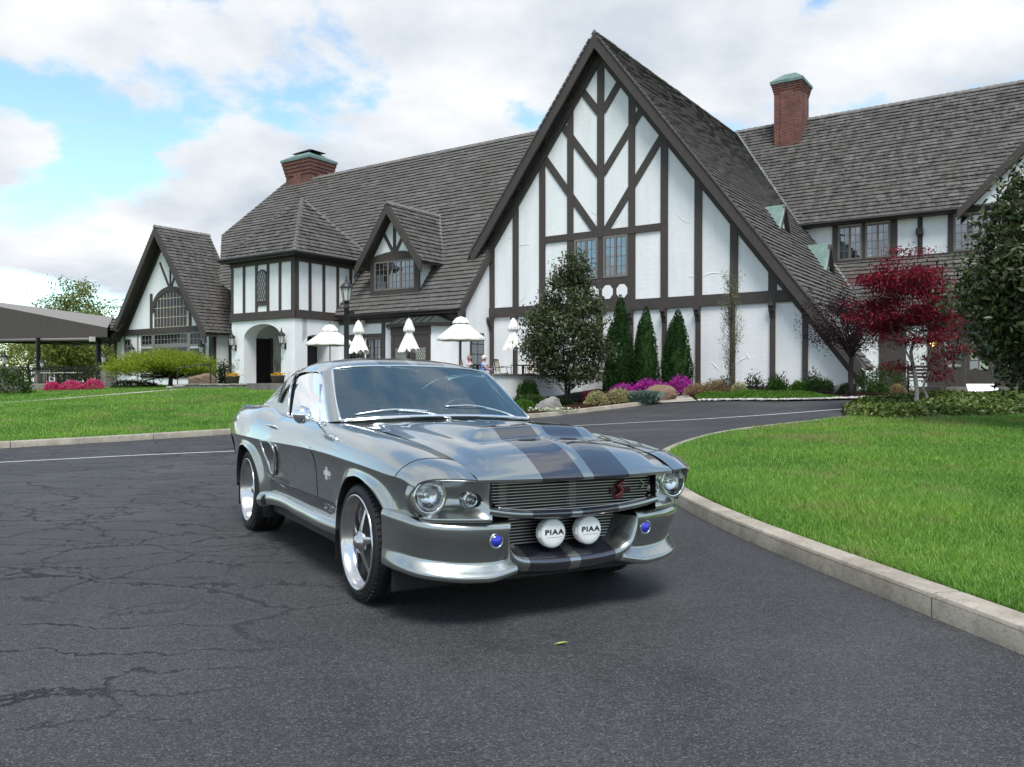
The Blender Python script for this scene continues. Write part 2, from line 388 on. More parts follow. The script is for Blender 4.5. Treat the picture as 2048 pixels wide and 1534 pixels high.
cy = interp(crease[o_, 0], crease[o_, 1]); cz = interp(crease[o_, 0], crease[o_, 2])
FA = (.03, .325, .50, .37, .40); RA = (-2.743, .33, .47, .385, .40)   # centre x, z, forward radius, height, rear radius
def arch_d(x, z, A):
    ax = np.where(x > A[0], A[2], A[4]); dx = (x - A[0]) / ax; dz = np.maximum(z - A[1], 0) / A[3]
    return (np.sqrt(dx**2 + dz**2) - 1) * .40
def ylow(x, z):
    zc = cz(x); d = np.maximum(zc - z, 0); y = cy(x) - .040 * (1 - np.exp(-d / .06)) - .05 * d
    for A, h in ((FA, .042), (RA, .040)):
        y = y + h * np.exp(-(np.maximum(arch_d(x, z, A), 0) / .055) ** 2) * sstep(.0, .10, d)
    return y
def lower_side():
    cols = []
    for x in np.linspace(.735, .50, 8): cols.append((x, x * 1.0 - .02, .55))
    for a in np.linspace(26, 180, 44):
        t = R(a); ax = FA[2] if math.cos(t) > 0 else FA[4]; xb = FA[0] + ax * math.cos(t); zb = FA[1] + FA[3] * math.sin(t)
        cols.append((.48 - (a - 26) / 154 * (.48 + .45), xb, zb))
    for x in np.linspace(-.50, -2.16, 26): cols.append((x, min(x, -.375) if x > -.5 else x, .37))
    for a in np.linspace(0, 180, 44):
        t = R(a); ax = RA[2] if math.cos(t) > 0 else RA[4]
        cols.append((-2.2 - a / 180 * (3.2 - 2.2), RA[0] + ax * math.cos(t), RA[1] + RA[3] * math.sin(t)))
    for x in np.linspace(-3.25, -3.70, 7): cols.append((x, x + .02 * (x + 3.25), .40))
    n = 22; G = np.zeros((len(cols), n + 1, 3)); ins = np.zeros((len(cols), 2, 3))
    for i, (xt, xb, zb) in enumerate(cols):
        zt = float(cz(xt))
        for j in range(n + 1):
            s = (j / n) ** 1.25; x = xt + (xb - xt) * s; z = zt + (zb - zt) * s; G[i, j] = (x, float(ylow(x, z)), z)
        G[i, 0] = (xt, float(cy(xt)), zt)
        ins[i, 0] = G[i, -1]; ins[i, 1] = G[i, -1] + np.array([0, -.07, .012])
    both("wing_side_panel", [G, ins], PAINT)
lower_side()
# dark seams of the door
for sg in (1, -1):
    MB().tube(TOPG[9]*np.array([1, sg, 1]) + np.array([0, sg*.0004, .0006]), .0018, 5).build("nose_seam", TRIMBLK, car, True)
    for xs, z0, z1 in ((-.875, .40, .952), (-2.03, .40, .962)):
        pts = []
        for z in np.linspace(z0, z1, 22):
            x = xs + .05 * (z - .78 if z > .78 else (z - .78) * -.25)
            if z > float(cz(x)):
                k_ = (z - float(cz(x))) / (.952 - float(cz(x))); y = interp([0, .5, .8, 1], [.897, .852, .815, .792])(k_)
            else: y = ylow(x, z)
            pts.append((x, sg * (float(y) + .0006), z))
        MB().tube(pts, .0027, 5).build("door_seam", TRIMBLK, car, True)

# ---- headlamp panels (the recessed faces under the brow)
EB = TOPG[0]                                            # brow edge, inner -> outer
HP_rows = []
zr = [.735, .70, .665, .63, .595, .565, .548]
px_tab = {0: [.880,.845,.80,.755,.722], 1: [.881,.82,.752,.716,.703], 2: [.881,.80,.735,.70,.692], 3: [.882,.79,.73,.695,.688], 4: [.883,.805,.745,.700,.684], 5: [.885,.840,.79,.725,.680], 6: [.888,.862,.822,.752,.690]}
py = [.505, .575, .66, .765, .848]
HN = np.array([[(px_tab[r][c], py[c] - (.02 if (c == 4 and r in (0, 5)) else (.045 if (c == 4 and r == 6) else 0)), zr[r] + (0 if r else [.0, .008, .01, .0, -.02][c])) for c in range(5)] for r in range(7)])
HG = patch(HN, 10, 14)
top_ret = np.array([EB, EB + np.array([-.006, -.004, -.010]), np.array([EB[int(round(i))] for i in np.linspace(0, len(EB)-1, len(EB))]) + np.array([-.055, -.012, -.012])])
low_ret = np.array([HG[-1], HG[-1] + np.array([.004, 0, -.010]), HG[-1] + np.array([-.01, 0, -.020]), HG[-1] + np.array([-.09, 0, -.026])])
outer = np.array([(.752,.852,.70),(.728,.866,.66),(.712,.866,.625),(.70,.852,.588),(.69,.822,.556)]); OC = curve(outer, 6)
out_ret = np.array([OC + np.array([-.012, .004, 0]), OC, OC + np.array([-.01, -.012, 0]), OC + np.array([-.035, -.03, 0])])
HL = (.728, .765, .652); DLP = (.792, .572, .632)
for o in both("headlamp_panel", [HG, top_ret, low_ret, out_ret], PAINT):
    bm = bmesh.new(); bm.from_mesh(o.data); kill = []
    for f in bm.faces:
        c = f.calc_center_median()
        for q, r in ((HL, .084), (DLP, .036)):
            if (abs(c.y) - q[1])**2 + (c.z - q[2])**2 < r*r and c.x < .9 and c.z < .742: kill.append(f); break
    bmesh.ops.delete(bm, geom=kill, context='FACES'); bm.to_mesh(o.data); bm.free()

def ring(mb, c, r, rad, n=40, m=10, axis='x'):
    for i in range(n):
        pass
    prof = [(r + rad * math.cos(t), rad * math.sin(t)) for t in np.linspace(0, 2*math.pi, m + 1)]
    mb.lathe(prof, n, c, axis); return mb
for sg in (1, -1):
    c = (HL[0], sg * HL[1], HL[2])
    h = MB(); ring(h, c, .080, .007, axis='x'); hl = h.build("headlamp", CHROME, car, True)
    b = MB(); b.lathe([(.078, .0), (.07, -.02), (.05, -.038), (.022, -.048), (.0005, -.05)], 36, c, 'x'); b.build("reflector", REFLECT, hl, True)
    b = MB(); b.lathe([(.012, -.046), (.012, -.012), (.0005, -.008)], 16, c, 'x'); b.build("bulb", CHROME, hl, True)
    b = MB(); b.lathe([(.078, .003), (.06, .012), (.035, .018), (.0005, .020)], 36, c, 'x'); b.build("lens", CLEAR, hl, True)
    b = MB(); b.lathe([(.083, .0), (.088, .004), (.097, -.004), (.104, -.022), (.108, -.045)], 40, c, 'x'); b.build("bezel", PAINT, hl, True)
    c = (DLP[0], sg * DLP[1], DLP[2])
    h = MB(); ring(h, c, .034, .005, 28, 8); dl = h.build("driving_lamp", CHROME, car, True)
    b = MB(); b.lathe([(.033, 0), (.024, -.018), (.0005, -.026)], 24, c, 'x'); b.build("reflector", REFLECT, dl, True)
    b = MB(); b.lathe([(.010, -.02), (.010, .0), (.0005, .004)], 12, c, 'x'); b.build("bulb", CHROME, dl, True)
    b = MB(); b.lathe([(.033, .002), (.02, .010), (.0005, .013)], 24, c, 'x'); b.build("lens", CLEAR, dl, True)
    b = MB(); b.lathe([(.036, .0), (.039, .003), (.045, -.006), (.050, -.03)], 28, c, 'x'); b.build("bezel", PAINT, dl, True)

# ---- frame under the upper grille
def low_frame():
    ys = sorted(set([0, .032, .0325, .1, .18, .266, .2665, .32, .38, .44, .50, .52]))
    ys = [-y for y in ys[:0:-1]] + ys; sec = [(-.075, .012), (-.012, .010), (.004, .004), (.008, -.008), (.0, -.022), (-.03, -.032), (-.10, -.034)]
    zt = interp([0, .15, .32, .44, .52], [.548, .551, .560, .576, .592]); xt = interp([0, .27, .40, .52], [.872, .868, .872, .884])
    G = np.array([[(float(xt(abs(y))) + a, y, float(zt(abs(y))) + b) for y in ys] for a, b in sec]); G = hermite(G, 3)
    mb = MB(); r_, c_ = G.shape[:2]; mb.v = [tuple(p) for p in G.reshape(-1, 3)]
    for i in range(r_-1):
        for j in range(c_-1):
            ym = abs((ys[j] + ys[j+1]) / 2); mb.f.append((i*c_+j, i*c_+j+1, (i+1)*c_+j+1, (i+1)*c_+j)); mb.m.append(1 if .0322 < ym < .2662 else 0)
    mb.build("grille_frame", [PAINT, STRIPE], car, True)
    pts = [(float(xt(abs(y))) - .012, y, float(zt(abs(y))) + .016) for y in np.linspace(-.46, .46, 41)]
    MB().tube(pts, .0032, 6).build("grille_trim", BARMETAL, car, True)
low_frame()
# ---- upper grille
MB().box(.735, .74, -.56, .56, .52, .76).build("grille_backing", TRIMBLK, car)
for sg in (1, -1): MB().add([(.74, sg*.56, .52), (.74, sg*.56, .76), (.885, sg*.508, .745), (.885, sg*.508, .55)], [(0, 1, 2, 3)]).build("grille_cheek", TRIMBLK, car)
MB().add([(.74,-.56,.758),(.74,.56,.758),(.93,.56,.733),(.95,0,.72),(.93,-.56,.733)], [(0,1,2,3,4)]).build("grille_header", TRIMBLK, car)
half = interp([.56, .575, .60, .64, .70, .73], [.36, .42, .462, .49, .50, .50])
for z in np.linspace(.574, .722, 11):
    w = float(half(z)); b = MB(); b.bar((.842, -w, z), (.842, w, z), .0055, .0034); b.build("grille_bar", BARMETAL, car)
for yy in (-.40, .02): 
    b = MB(); b.box(.78, .80, yy-.022, yy+.022, .565, .725); b.build("grille_support", plain("support_grey%d" % (yy > 0), (.10, .10, .10), .5), car)
# snake emblem and small badge on the bars
em = MB(); S = [(0, .045, .062), (0, .030, .058), (0, .012, .045), (0, .006, .028), (0, .018, .010), (0, .026, -.010), (0, .016, -.030), (0, -.002, -.044), (0, -.014, -.052), (0, .008, -.058), (0, .030, -.052)]
S = curve([(p[0], -p[1]+.02, p[2]) for p in S], 4); em.tube([(.862, .288 - p[1], .648 + p[2] * .68) for p in S], list(np.linspace(.006, .014, 12)) + [.014]*(len(S)-24) + list(np.linspace(.013, .008, 12)), 8)
em = em.build("snake_emblem", COBRARED, car, True)
b = MB(); b.box(.848, .854, .222, .356, .628, .662); b.build("emblem_bar", plain("dark_red_enamel", (.045, .006, .009), .3), em)
b = MB(); b.bar((.852, .452, .668), (.852, .43, .688), .006, .006); b.bar((.852, .452, .668), (.852, .43, .645), .006, .006); b.build("badge", ALLOY, car)

# ---- lower opening: shelf, chin and grille
edge = np.array([(.866,0,.300),(.863,.15,.302),(.850,.266,.309),(.845,.325,.322),(.855,.372,.360),(.864,.392,.42),(.866,.404,.488)])
back = np.array([(.71,0,.372),(.71,.15,.372),(.71,.25,.374),(.71,.30,.385),(.71,.325,.42),(.71,.338,.46),(.71,.345,.50)])
mid = (edge * .55 + back * .45) + np.array([0, 0, .004])
ye = [0, .032, .0325, .1, .18, .266, .2665, .30, .335, .36, .376, .386, .396, .404]
def resamp(P):
    a = curve(P, 24); return np.array([[float(interp(a[:, 1] + np.arange(len(a))*1e-6, a[:, k])(np.array(y))) for k in range(3)] for y in ye])
def resamp_t(P, ref):
    a = curve(ref, 24); b2 = curve(P, 24); ix = [int(np.argmin(np.abs(a[:, 1] - y))) for y in ye]; return np.array([b2[i] for i in ix])
E_, M_, B_ = resamp(edge), resamp_t(mid, edge), resamp_t(back, edge)
for A in (M_, B_):
    A[:7, 1] = ye[:7]                                    # stripes stay straight
U1 = E_ + np.array([-.002, 0, -.016]); U2 = E_ + np.array([-.03, 0, -.05]); U3 = E_ + np.array([-.09, 0, -.075]); U4 = E_ + np.array([-.25, 0, -.078])
def chin():
    rows = [B_, M_, E_, U1, U2, U3, U4]; mb = MB()
    for sg in (1, -1):
        G = np.array(rows); G = G if sg > 0 else mir(G)
        G = hermite(G, 3); r_, c_ = G.shape[:2]; b = len(mb.v); mb.v += [tuple(p) for p in G.reshape(-1, 3)]
        for i in range(r_-1):
            for j in range(c_-1):
                if i >= 15 and j >= 9: continue
                q = (b+i*c_+j, b+i*c_+j+1, b+(i+1)*c_+j+1, b+(i+1)*c_+j); mb.f.append(q); mb.m.append(1 if (1 <= j < 6) else 0)
    mb.build("chin_shelf", [PAINT, STRIPE], car, True)
chin()
MB().box(.695, .70, -.40, .40, .33, .54).build("lower_grille_backing", TRIMBLK, car)
for z in np.linspace(.382, .508, 9):
    w = .30 + .05 * (z - .38) / .13; b = MB(); b.bar((.716, -w, z), (.716, w, z), .0055, .0034); b.build("lower_grille_bar", BARMETAL, car)
# ---- front apron (both halves)
yy = [.392, .47, .56, .65, .73, .79, .835, .865, .888, .90]; xf = [.868, .858, .842, .815, .775, .727, .67, .60, .52, .44]
zt = [.500, .500, .501, .503, .507, .514, .524, .535, .543, .547]
NA = []
for r, (dx, f, z0) in enumerate([(-.10, 0, .530), (-.035, 0, .524), (-.008, 0, .516), (.003, 0, .500), (-.002, .12, 0), (-.028, .36, 0), (-.050, .58, 0), (-.057, .67, 0), (-.034, .80, 0), (-.008, .93, 0), (-.014, 1.0, 0), (-.09, 1.03, 0)]):
    row = []
    for c in range(len(yy)):
        n = np.array([1.0, .35 if c < 4 else .9 if c < 7 else 2.0]); n /= np.linalg.norm(n)
        zb = [.262, .236, .235, .240, .248, .256, .266, .276, .288, .298][c]; z = (z0 + zt[c] - .500) if z0 else zt[c] - .012 + (zb - zt[c] + .012) * f
        y_in = yy[c]
        if c == 0 and r >= 4: y_in = float(interp([.22, .29, .315, .34, .37, .43, .50], [.345, .345, .348, .357, .377, .394, .404])(z))
        dx2 = (dx if (c > 0 or r < 7) else min(dx, .0) - .012) * ((1, 1, 1, 1, 1, .92, .75, .5, .25, .1)[c] if r > 3 else 1); row.append((xf[c] + dx2 * n[0], y_in + dx2 * n[1], z))
    NA.append(row)
AG = patch(np.array(NA), 4, 5)
# rounded inner end of the lip
both("front_apron", [AG], PAINT)
for sg in (1, -1):
    mb = MB(); E = AG[:, 0]; sub = E[28:]; G = np.array([sub, sub + np.array([-.012, -.012, 0]), sub + np.array([-.05, -.022, .004]), sub + np.array([-.14, -.02, .02])])
    G = G if sg > 0 else mir(G); mb.grid(G, sg < 0); mb.build("apron_end", PAINT, car, True)
    c = (.854, sg * .462, .432); h = MB(); ring(h, c, .034, .006, 28, 8); fl = h.build("fog_lamp", PAINT, car, True)
    b = MB(); b.lathe([(.033, -.004), (.026, .006), (.012, .012), (.0005, .014)], 24, c, 'x'); b.build("lens", BLUELENS, fl, True)
# ---- the two covered spot lamps
def text_mesh(txt, size, extrude=.0006, bold=.0, spacing=1.0):
    cu = bpy.data.curves.new("lettering", 'FONT'); cu.body = txt; cu.size = size; cu.extrude = extrude; cu.offset = bold; cu.align_x = 'CENTER'; cu.align_y = 'CENTER'; cu.resolution_u = 3; cu.space_character = spacing
    o = bpy.data.objects.new("lettering", cu); COL.objects.link(o); bpy.context.view_layer.update()
    me = bpy.data.meshes.new_from_object(o.evaluated_get(bpy.context.evaluated_depsgraph_get())); bpy.data.objects.remove(o); me.materials.clear(); return me
FACE = Matrix(((0, 0, 1, 0), (1, 0, 0, 0), (0, 1, 0, 0), (0, 0, 0, 1)))          # text plane -> faces car forward
for sg in (-1, 1):
    lc = (.795, sg * .113, .438)
    b = MB(); b.lathe([(.0005, .038), (.045, .0375), (.066, .035), (.0735, .029), (.0755, .018), (.075, -.012), (.070, -.030)], 48, lc, 'x'); sp = b.build("spot_lamp", LAMPWHITE, car, True)
    b = MB(); b.lathe([(.069, -.012), (.066, -.04), (.040, -.075), (.0005, -.085)], 32, lc, 'x'); b.build("housing", TRIMBLK, sp, True)
    b = MB(); b.bar((lc[0]-.03, lc[1], lc[2]-.06), (lc[0]-.03, lc[1], .36), .03, .012); b.build("bracket", TRIMBLK, sp)
    b = MB(); b.box(lc[0]-.006, lc[0]+.018, lc[1]-.081, lc[1]-.072, lc[2]-.018, lc[2]+.018); b.build("clip", LAMPWHITE, sp)
    me = text_mesh("PIAA", .0375, .0006, .0010, 1.14); me.transform(Matrix.Diagonal((1.32, .95, 1, 1))); me.transform(FACE); me.transform(Matrix.Translation((lc[0]+.0392, lc[1], lc[2]+.007))); link_mesh("lettering", me, INKBLACK, sp)
    b = MB(); b.box(lc[0]+.0381, lc[0]+.0390, lc[1]-.046, lc[1]+.046, lc[2]-.0195, lc[2]-.0175); b.build("underline", plain("grey_ink", (.35,.36,.35), .5) if "grey_ink" not in MATS else MATS["grey_ink"], sp)

# ---- roof, sail panels, pillars
RY = [0, .032, .15, .266, .40, .52, .60, .645]
def roof_rows(tab):
    G = []
    for x, xo, zz in tab:
        zf = interp([0, .3, .5, .6, .645], zz); G.append([(x + xo * (y / .645) ** 2, y, float(zf(np.array(y)))) for y in RY])
    return np.array(G)
RN = roof_rows([(-1.262, -.07, [1.358, 1.352, 1.336, 1.318, 1.292]), (-1.36, -.06, [1.392, 1.385, 1.363, 1.338, 1.302]), (-1.55, -.03, [1.420, 1.412, 1.388, 1.358, 1.312]), (-1.9, 0, [1.430, 1.422, 1.396, 1.362, 1.312]), (-2.3, 0, [1.405, 1.395, 1.366, 1.33, 1.28]),
                (-2.7, 0, [1.325, 1.315, 1.285, 1.24, 1.18]), (-3.1, 0, [1.205, 1.195, 1.17, 1.135, 1.08]), (-3.42, 0, [1.085, 1.08, 1.065, 1.05, 1.03])])
RG = hermite(RN, 6); RG2 = RG
def roof():
    mb = MB(); rw = MB(); full = np.concatenate([mir(RG[:, :0:-1]), RG], axis=1); r_, c_ = full.shape[:2]; mb.v = [tuple(p) for p in full.reshape(-1, 3)]
    for i in range(r_-1):
        for j in range(c_-1):
            ym = abs(full[i, j, 1] + full[i, j+1, 1]) / 2; q = (i*c_+j, i*c_+j+1, (i+1)*c_+j+1, (i+1)*c_+j); xm = full[i, j, 0]
            if -3.2 < xm < -2.32 and ym < .53: rw.v += [tuple(full.reshape(-1, 3)[t] - np.array([0, 0, .006])) for t in q]; n4 = len(rw.v); rw.f.append((n4-4, n4-3, n4-2, n4-1)); rw.m.append(0); continue
            mb.f.append(q); mb.m.append(1 if .033 < ym < .2661 else 0)
    mb.build("roof", [PAINT, STRIPE], car, True)
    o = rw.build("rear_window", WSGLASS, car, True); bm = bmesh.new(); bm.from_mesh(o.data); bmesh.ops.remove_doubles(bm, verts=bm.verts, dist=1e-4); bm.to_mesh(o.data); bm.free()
roof()
SN = np.array([[(-2.13,.650,1.300),(-2.3,.652,1.28),(-2.7,.645,1.18),(-3.1,.645,1.08),(-3.42,.645,1.03)],
               [(-2.10,.690,1.20),(-2.3,.69,1.19),(-2.68,.685,1.12),(-3.05,.68,1.065),(-3.42,.655,1.03)],
               [(-2.04,.722,1.08),(-2.3,.712,1.08),(-2.64,.70,1.065),(-3.0,.69,1.05),(-3.42,.66,1.03)],
               [(-1.98,.742,.972),(-2.3,.725,1.0),(-2.6,.71,1.033),(-3.0,.69,1.042),(-3.4,.67,1.03)]])
both("sail_panel", [patch(SN, 6, 6)], PAINT)
vent = np.array([(-2.22,.700,1.245),(-2.30,.694,1.235),(-2.46,.708,1.09),(-2.44,.714,1.075),(-2.36,.718,1.075),(-2.24,.708,1.20)])
def mesh_mat(name, scale, col=(.30,.31,.31)):
    m, nt, b, out = new_mat(name); k = NT(nt); c = k.coord(); v = k.voro(k.mapping(c, (1, .3, 1)), scale, 'DISTANCE_TO_EDGE', 0, 0.25)
    f = k.ramp(v, [(0.05, 1.0), (0.10, 0.0)]); b.inputs['Metallic'].default_value = 0; b.inputs['Roughness'].default_value = .6
    k.l(k.mix(f, (.002,.002,.002), col), b.inputs['Base Color']); b.inputs['Specular IOR Level'].default_value = .1; k.l(k.bump(f, .5, .004), b.inputs['Normal']); return m
MESH = mesh_mat("wire_mesh", 75)
for sg in (1, -1):
    P = vent * np.array([1, sg, 1]) + np.array([0, sg * .006, 0]); o = MB().add(P, [tuple(range(6))]).build("quarter_vent", MESH, car)
    MB().tube([*P, P[0]], .006, 6, False).build("vent_frame", PAINT, o, True)
# A pillars
PN = np.array([[(-.800,.722,.968),(-.98,.690,1.085),(-1.16,.655,1.215),(-1.318,.622,1.318)],
               [(-.835,.748,.966),(-1.02,.715,1.085),(-1.20,.678,1.21),(-1.37,.648,1.312)],
               [(-.915,.762,.957),(-1.08,.730,1.07),(-1.25,.692,1.195),(-1.40,.662,1.298)],
               [(-.93,.748,.955),(-1.10,.715,1.07),(-1.27,.68,1.19),(-1.42,.648,1.29)]])
both("windscreen_pillar", [patch(PN, 5, 5)], PAINT)
for sg in (1, -1):
    MB().tube(curve([(-.795, sg*.718, .972), (-.98, sg*.686, 1.089), (-1.16, sg*.650, 1.219), (-1.300, sg*.618, 1.320)], 6), .009, 8).build("windscreen_trim", CHROME, car, True)
    MB().tube(curve([(-.925, sg*.758, .960), (-1.10, sg*.724, 1.075), (-1.27, sg*.688, 1.198), (-1.42, sg*.664, 1.290), (-1.7, sg*.662, 1.312), (-1.95, sg*.662, 1.308), (-2.13, sg*.664, 1.278), (-2.16, sg*.68, 1.22), (-2.10, sg*.716, 1.10), (-2.0, sg*.747, .972)], 6), .008, 8).build("window_frame", CHROME, car, True)
    MB().tube(curve([(-.93, sg*.768, .960), (-1.4, sg*.767, .966), (-2.0, sg*.766, .978)], 6), .006, 8).build("belt_trim", CHROME, car, True)
    MB().tube([(-1.13, sg*.752, .965), (-1.36, sg*.686, 1.215)], .006, 8).build("quarter_light_bar", CHROME, car, True)
    # rear reveal beside the door glass
    G = np.array([curve([(-2.13, sg*.655, 1.285), (-2.14, sg*.68, 1.20), (-2.07, sg*.71, 1.08), (-1.98, sg*.738, .972)], 5), curve([(-2.05, sg*.640, 1.275), (-2.03, sg*.665, 1.20), (-1.97, sg*.69, 1.08), (-1.90, sg*.715, .975)], 5)]); MB().grid(G).build("window_reveal", TRIMBLK, car, True)
MB().tube(curve([(-1.300,-.618,1.322),(-1.272,-.47,1.342),(-1.256,-.26,1.353),(-1.25,0,1.357),(-1.256,.26,1.353),(-1.272,.47,1.342),(-1.300,.618,1.322)], 5), .007, 8).build("header_trim", CHROME, car, True)
MB().tube(curve([(-.795,-.722,.972),(-.725,-.45,.993),(-.69,0,1.003),(-.725,.45,.993),(-.795,.722,.972)], 6), .011, 8).build("scuttle_trim", CHROME, car, True)
WN = np.array([[(-.80,-.715,.975),(-.73,-.45,.997),(-.695,0,1.006),(-.73,.45,.997),(-.80,.715,.975)],
               [(-1.04,-.672,1.15),(-.99,-.43,1.172),(-.965,0,1.182),(-.99,.43,1.172),(-1.04,.672,1.15)],
               [(-1.30,-.617,1.322),(-1.268,-.41,1.343),(-1.25,0,1.354),(-1.268,.41,1.343),(-1.30,.617,1.322)]])
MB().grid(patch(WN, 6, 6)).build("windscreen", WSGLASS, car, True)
# scuttle panel between bonnet and glass
CN = np.array([[(-.80+.0,-.70,.957),(-.745,-.45,.970),(-.70,0,.978),(-.745,.45,.970),(-.80,.70,.957)],[(-.84,-.72,.968),(-.78,-.45,.985),(-.74,0,.995),(-.78,.45,.985),(-.84,.72,.968)]])
CN2 = np.array([[(-.72,-.66,.925),(-.68,-.4,.93),(-.64,0,.935),(-.68,.4,.93),(-.72,.66,.925)]])
MB().grid(patch(np.concatenate([CN2, CN]), 3, 5)).build("scuttle_panel", PAINT, car, True)
for sg in (1, -1):
    DN = np.array([[(-.945,sg*.752,.962),(-1.45,sg*.752,.968),(-1.97,sg*.735,.975)],[(-1.16,sg*.715,1.10),(-1.55,sg*.712,1.13),(-2.03,sg*.70,1.12)],[(-1.415,sg*.655,1.282),(-1.7,sg*.655,1.303),(-2.10,sg*.655,1.27)]])
    MB().grid(patch(DN, 5, 5)).build("side_window", SIDEGLASS, car, True)
# rear deck and tail
DK = np.array([[(-3.38,0,1.10),(-3.38,.3,1.095),(-3.38,.55,1.075),(-3.38,.66,1.04)],[(-3.55,0,1.06),(-3.55,.3,1.057),(-3.55,.55,1.04),(-3.55,.66,1.02)],[(-3.74,0,1.08),(-3.74,.3,1.075),(-3.73,.55,1.045),(-3.70,.70,1.01)]])
both("boot_lid", [patch(DK, 4, 4)], PAINT)
TLN = np.array([[(-3.74,0,1.08),(-3.74,.3,1.075),(-3.72,.6,1.03),(-3.70,.772,.978),(-3.70,.84,.80)],[(-3.76,0,.80),(-3.76,.3,.80),(-3.75,.6,.79),(-3.72,.80,.775),(-3.70,.848,.775)],[(-3.74,0,.50),(-3.74,.3,.50),(-3.73,.6,.50),(-3.71,.78,.52),(-3.69,.80,.55)],[(-3.66,0,.36),(-3.66,.3,.36),(-3.66,.6,.38),(-3.66,.74,.40),(-3.66,.79,.42)]])
both("tail_panel", [patch(TLN, 4, 4)], PAINT)
# ---- side scoops with mesh
for sg in (1, -1):
    sc = np.array([(-2.215,.775),(-2.12,.778),(-1.94,.768),(-1.885,.745),(-1.875,.66),(-1.905,.57),(-1.96,.53),(-2.02,.545),(-2.10,.62),(-2.19,.71)])
    P = np.array([(x, sg * (float(ylow(x, min(z, .74))) + .012), z) for x, z in sc]); C = curve([*P, P[0]], 5)
    o = MB().tube(C, .012, 8, False).build("side_scoop", PAINT, car, True)
    ca = np.array(C)[:, [0, 2]]; GM = []
    for z in np.linspace(.537, .772, 14):
        xs_ = []
        for a_, b_ in zip(ca[:-1], ca[1:]):
            if (a_[1] - z) * (b_[1] - z) <= 0 and abs(a_[1] - b_[1]) > 1e-9: xs_.append(a_[0] + (b_[0] - a_[0]) * (z - a_[1]) / (b_[1] - a_[1]))
        x0, x1 = min(xs_), max(xs_); GM.append([(x, sg * (float(ylow(x, min(z, .745))) + .009), z) for x in np.linspace(x0, x1, 9)])
    MB().grid(np.array(GM)).build("scoop_mesh", MESH, o, True)
    # lower fin ahead of the scoop
    G = np.array([[(-2.02,sg*.90,.535),(-1.9,sg*.905,.515),(-1.6,sg*.872,.475)],[(-2.0,sg*.86,.505),(-1.88,sg*.865,.488),(-1.6,sg*.866,.462)]]); MB().grid(G).build("scoop_fin", PAINT, o, True)
    # rocker band and side pipe skirt
    G = np.array([[(x, sg * (float(ylow(x, z)) + .0035), z) for x in np.linspace(-.40, -2.10, 18)] for z in (.475, .445, .415, .385)]); MB().grid(G, sg < 0).build("rocker_stripe", STRIPE, car, True)
    me = text_mesh("G.T.500", .062, .0006, .0006); me.transform(Matrix(((-1 if sg > 0 else 1, 0, 0, 0), (0, 0, -1 if sg < 0 else 1, 0), (0, 1, 0, 0), (0, 0, 0, 1))))
    me.transform(Matrix.Translation((-.62, sg * (float(ylow(-.62, .43)) + .0050), .432))); link_mesh("lettering", me, PAINT, car)
    path = curve([(-.34, .80, .335), (-.6, .835, .338), (-1.2, .842, .342), (-1.8, .846, .35), (-2.02, .862, .338), (-2.14, .888, .322)], 6)
    G = []
    for i, p in enumerate(path):
        f = i / (len(path)-1); ry = .048 + .012 * sstep(.8, 1, f); rz = .054 + .008 * sstep(.8, 1, f)
        G.append([(p[0], sg * (p[1] + ry * math.cos(t)), p[2] + rz * math.sin(t)) for t in np.linspace(0, 2*math.pi, 21)])
    o = MB().grid(np.array(G), sg > 0).build("side_skirt", PAINT, car, True)
    e = np.array(G[-1]); c = e[:-1].mean(axis=0); inner = c + (e - c) * .74 + np.array([-.003, 0, 0]); deep = c + (e - c) * .68 + np.array([.10, 0, .01])
    MB().grid(np.array([e, inner, deep])).build("pipe_outlet", TRIMBLK, o, True)
    MB().add([tuple(p) for p in deep[:-1]], [tuple(range(20))]).build("pipe_bore", TRIMBLK, o)
    # wing badge
    x0, z0 = -.63, .652; y0 = sg * (float(ylow(x0, z0)) + .006)
    b = MB(); b.box(x0-.055, x0+.06, min(y0, y0-sg*.008), max(y0, y0-sg*.008), z0-.012, z0+.012); b.box(x0-.012, x0+.012, min(y0+sg*.002, y0-sg*.007), max(y0+sg*.002, y0-sg*.007), z0-.038, z0+.038); b.build("wing_badge", plain("satin_badge_metal", (.78, .78, .78), .4, .25) if "satin_badge_metal" not in MATS else MATS["satin_badge_metal"], car)
    # door handle
    b = MB(); b.tube(curve([(-1.93, sg*.858, .895), (-1.95, sg*.882, .90), (-2.02, sg*.886, .902), (-2.08, sg*.880, .90), (-2.10, sg*.856, .895)], 4), .009, 8); h = b.build("door_handle", CHROME, car, True)
    b = MB(); b.lathe([(.020, 0), (.018, .006), (.0005, .008)], 16, (-1.95, sg*.862, .878), 'y'); b.build("push_button", CHROME, h, True)
    # mirror (right-hand door only)
    if sg > 0: continue
    b = MB(); b.tube(curve([(-.98, sg*.80, .95), (-.965, sg*.84, .972), (-.95, sg*.89, .99)], 4), [.016]*2 + [.011]*6 + [.012], 8); m_ = b.build("mirror", CHROME, car, True)
    b = MB(); b.lathe([(.0005, .055), (.025, .050), (.045, .034), (.056, .010), (.060, -.012), (.055, -.022), (.0005, -.024)], 28, (-.945, sg*.925, 1.008), 'x'); b.build("mirror_head", CHROME, m_, True)
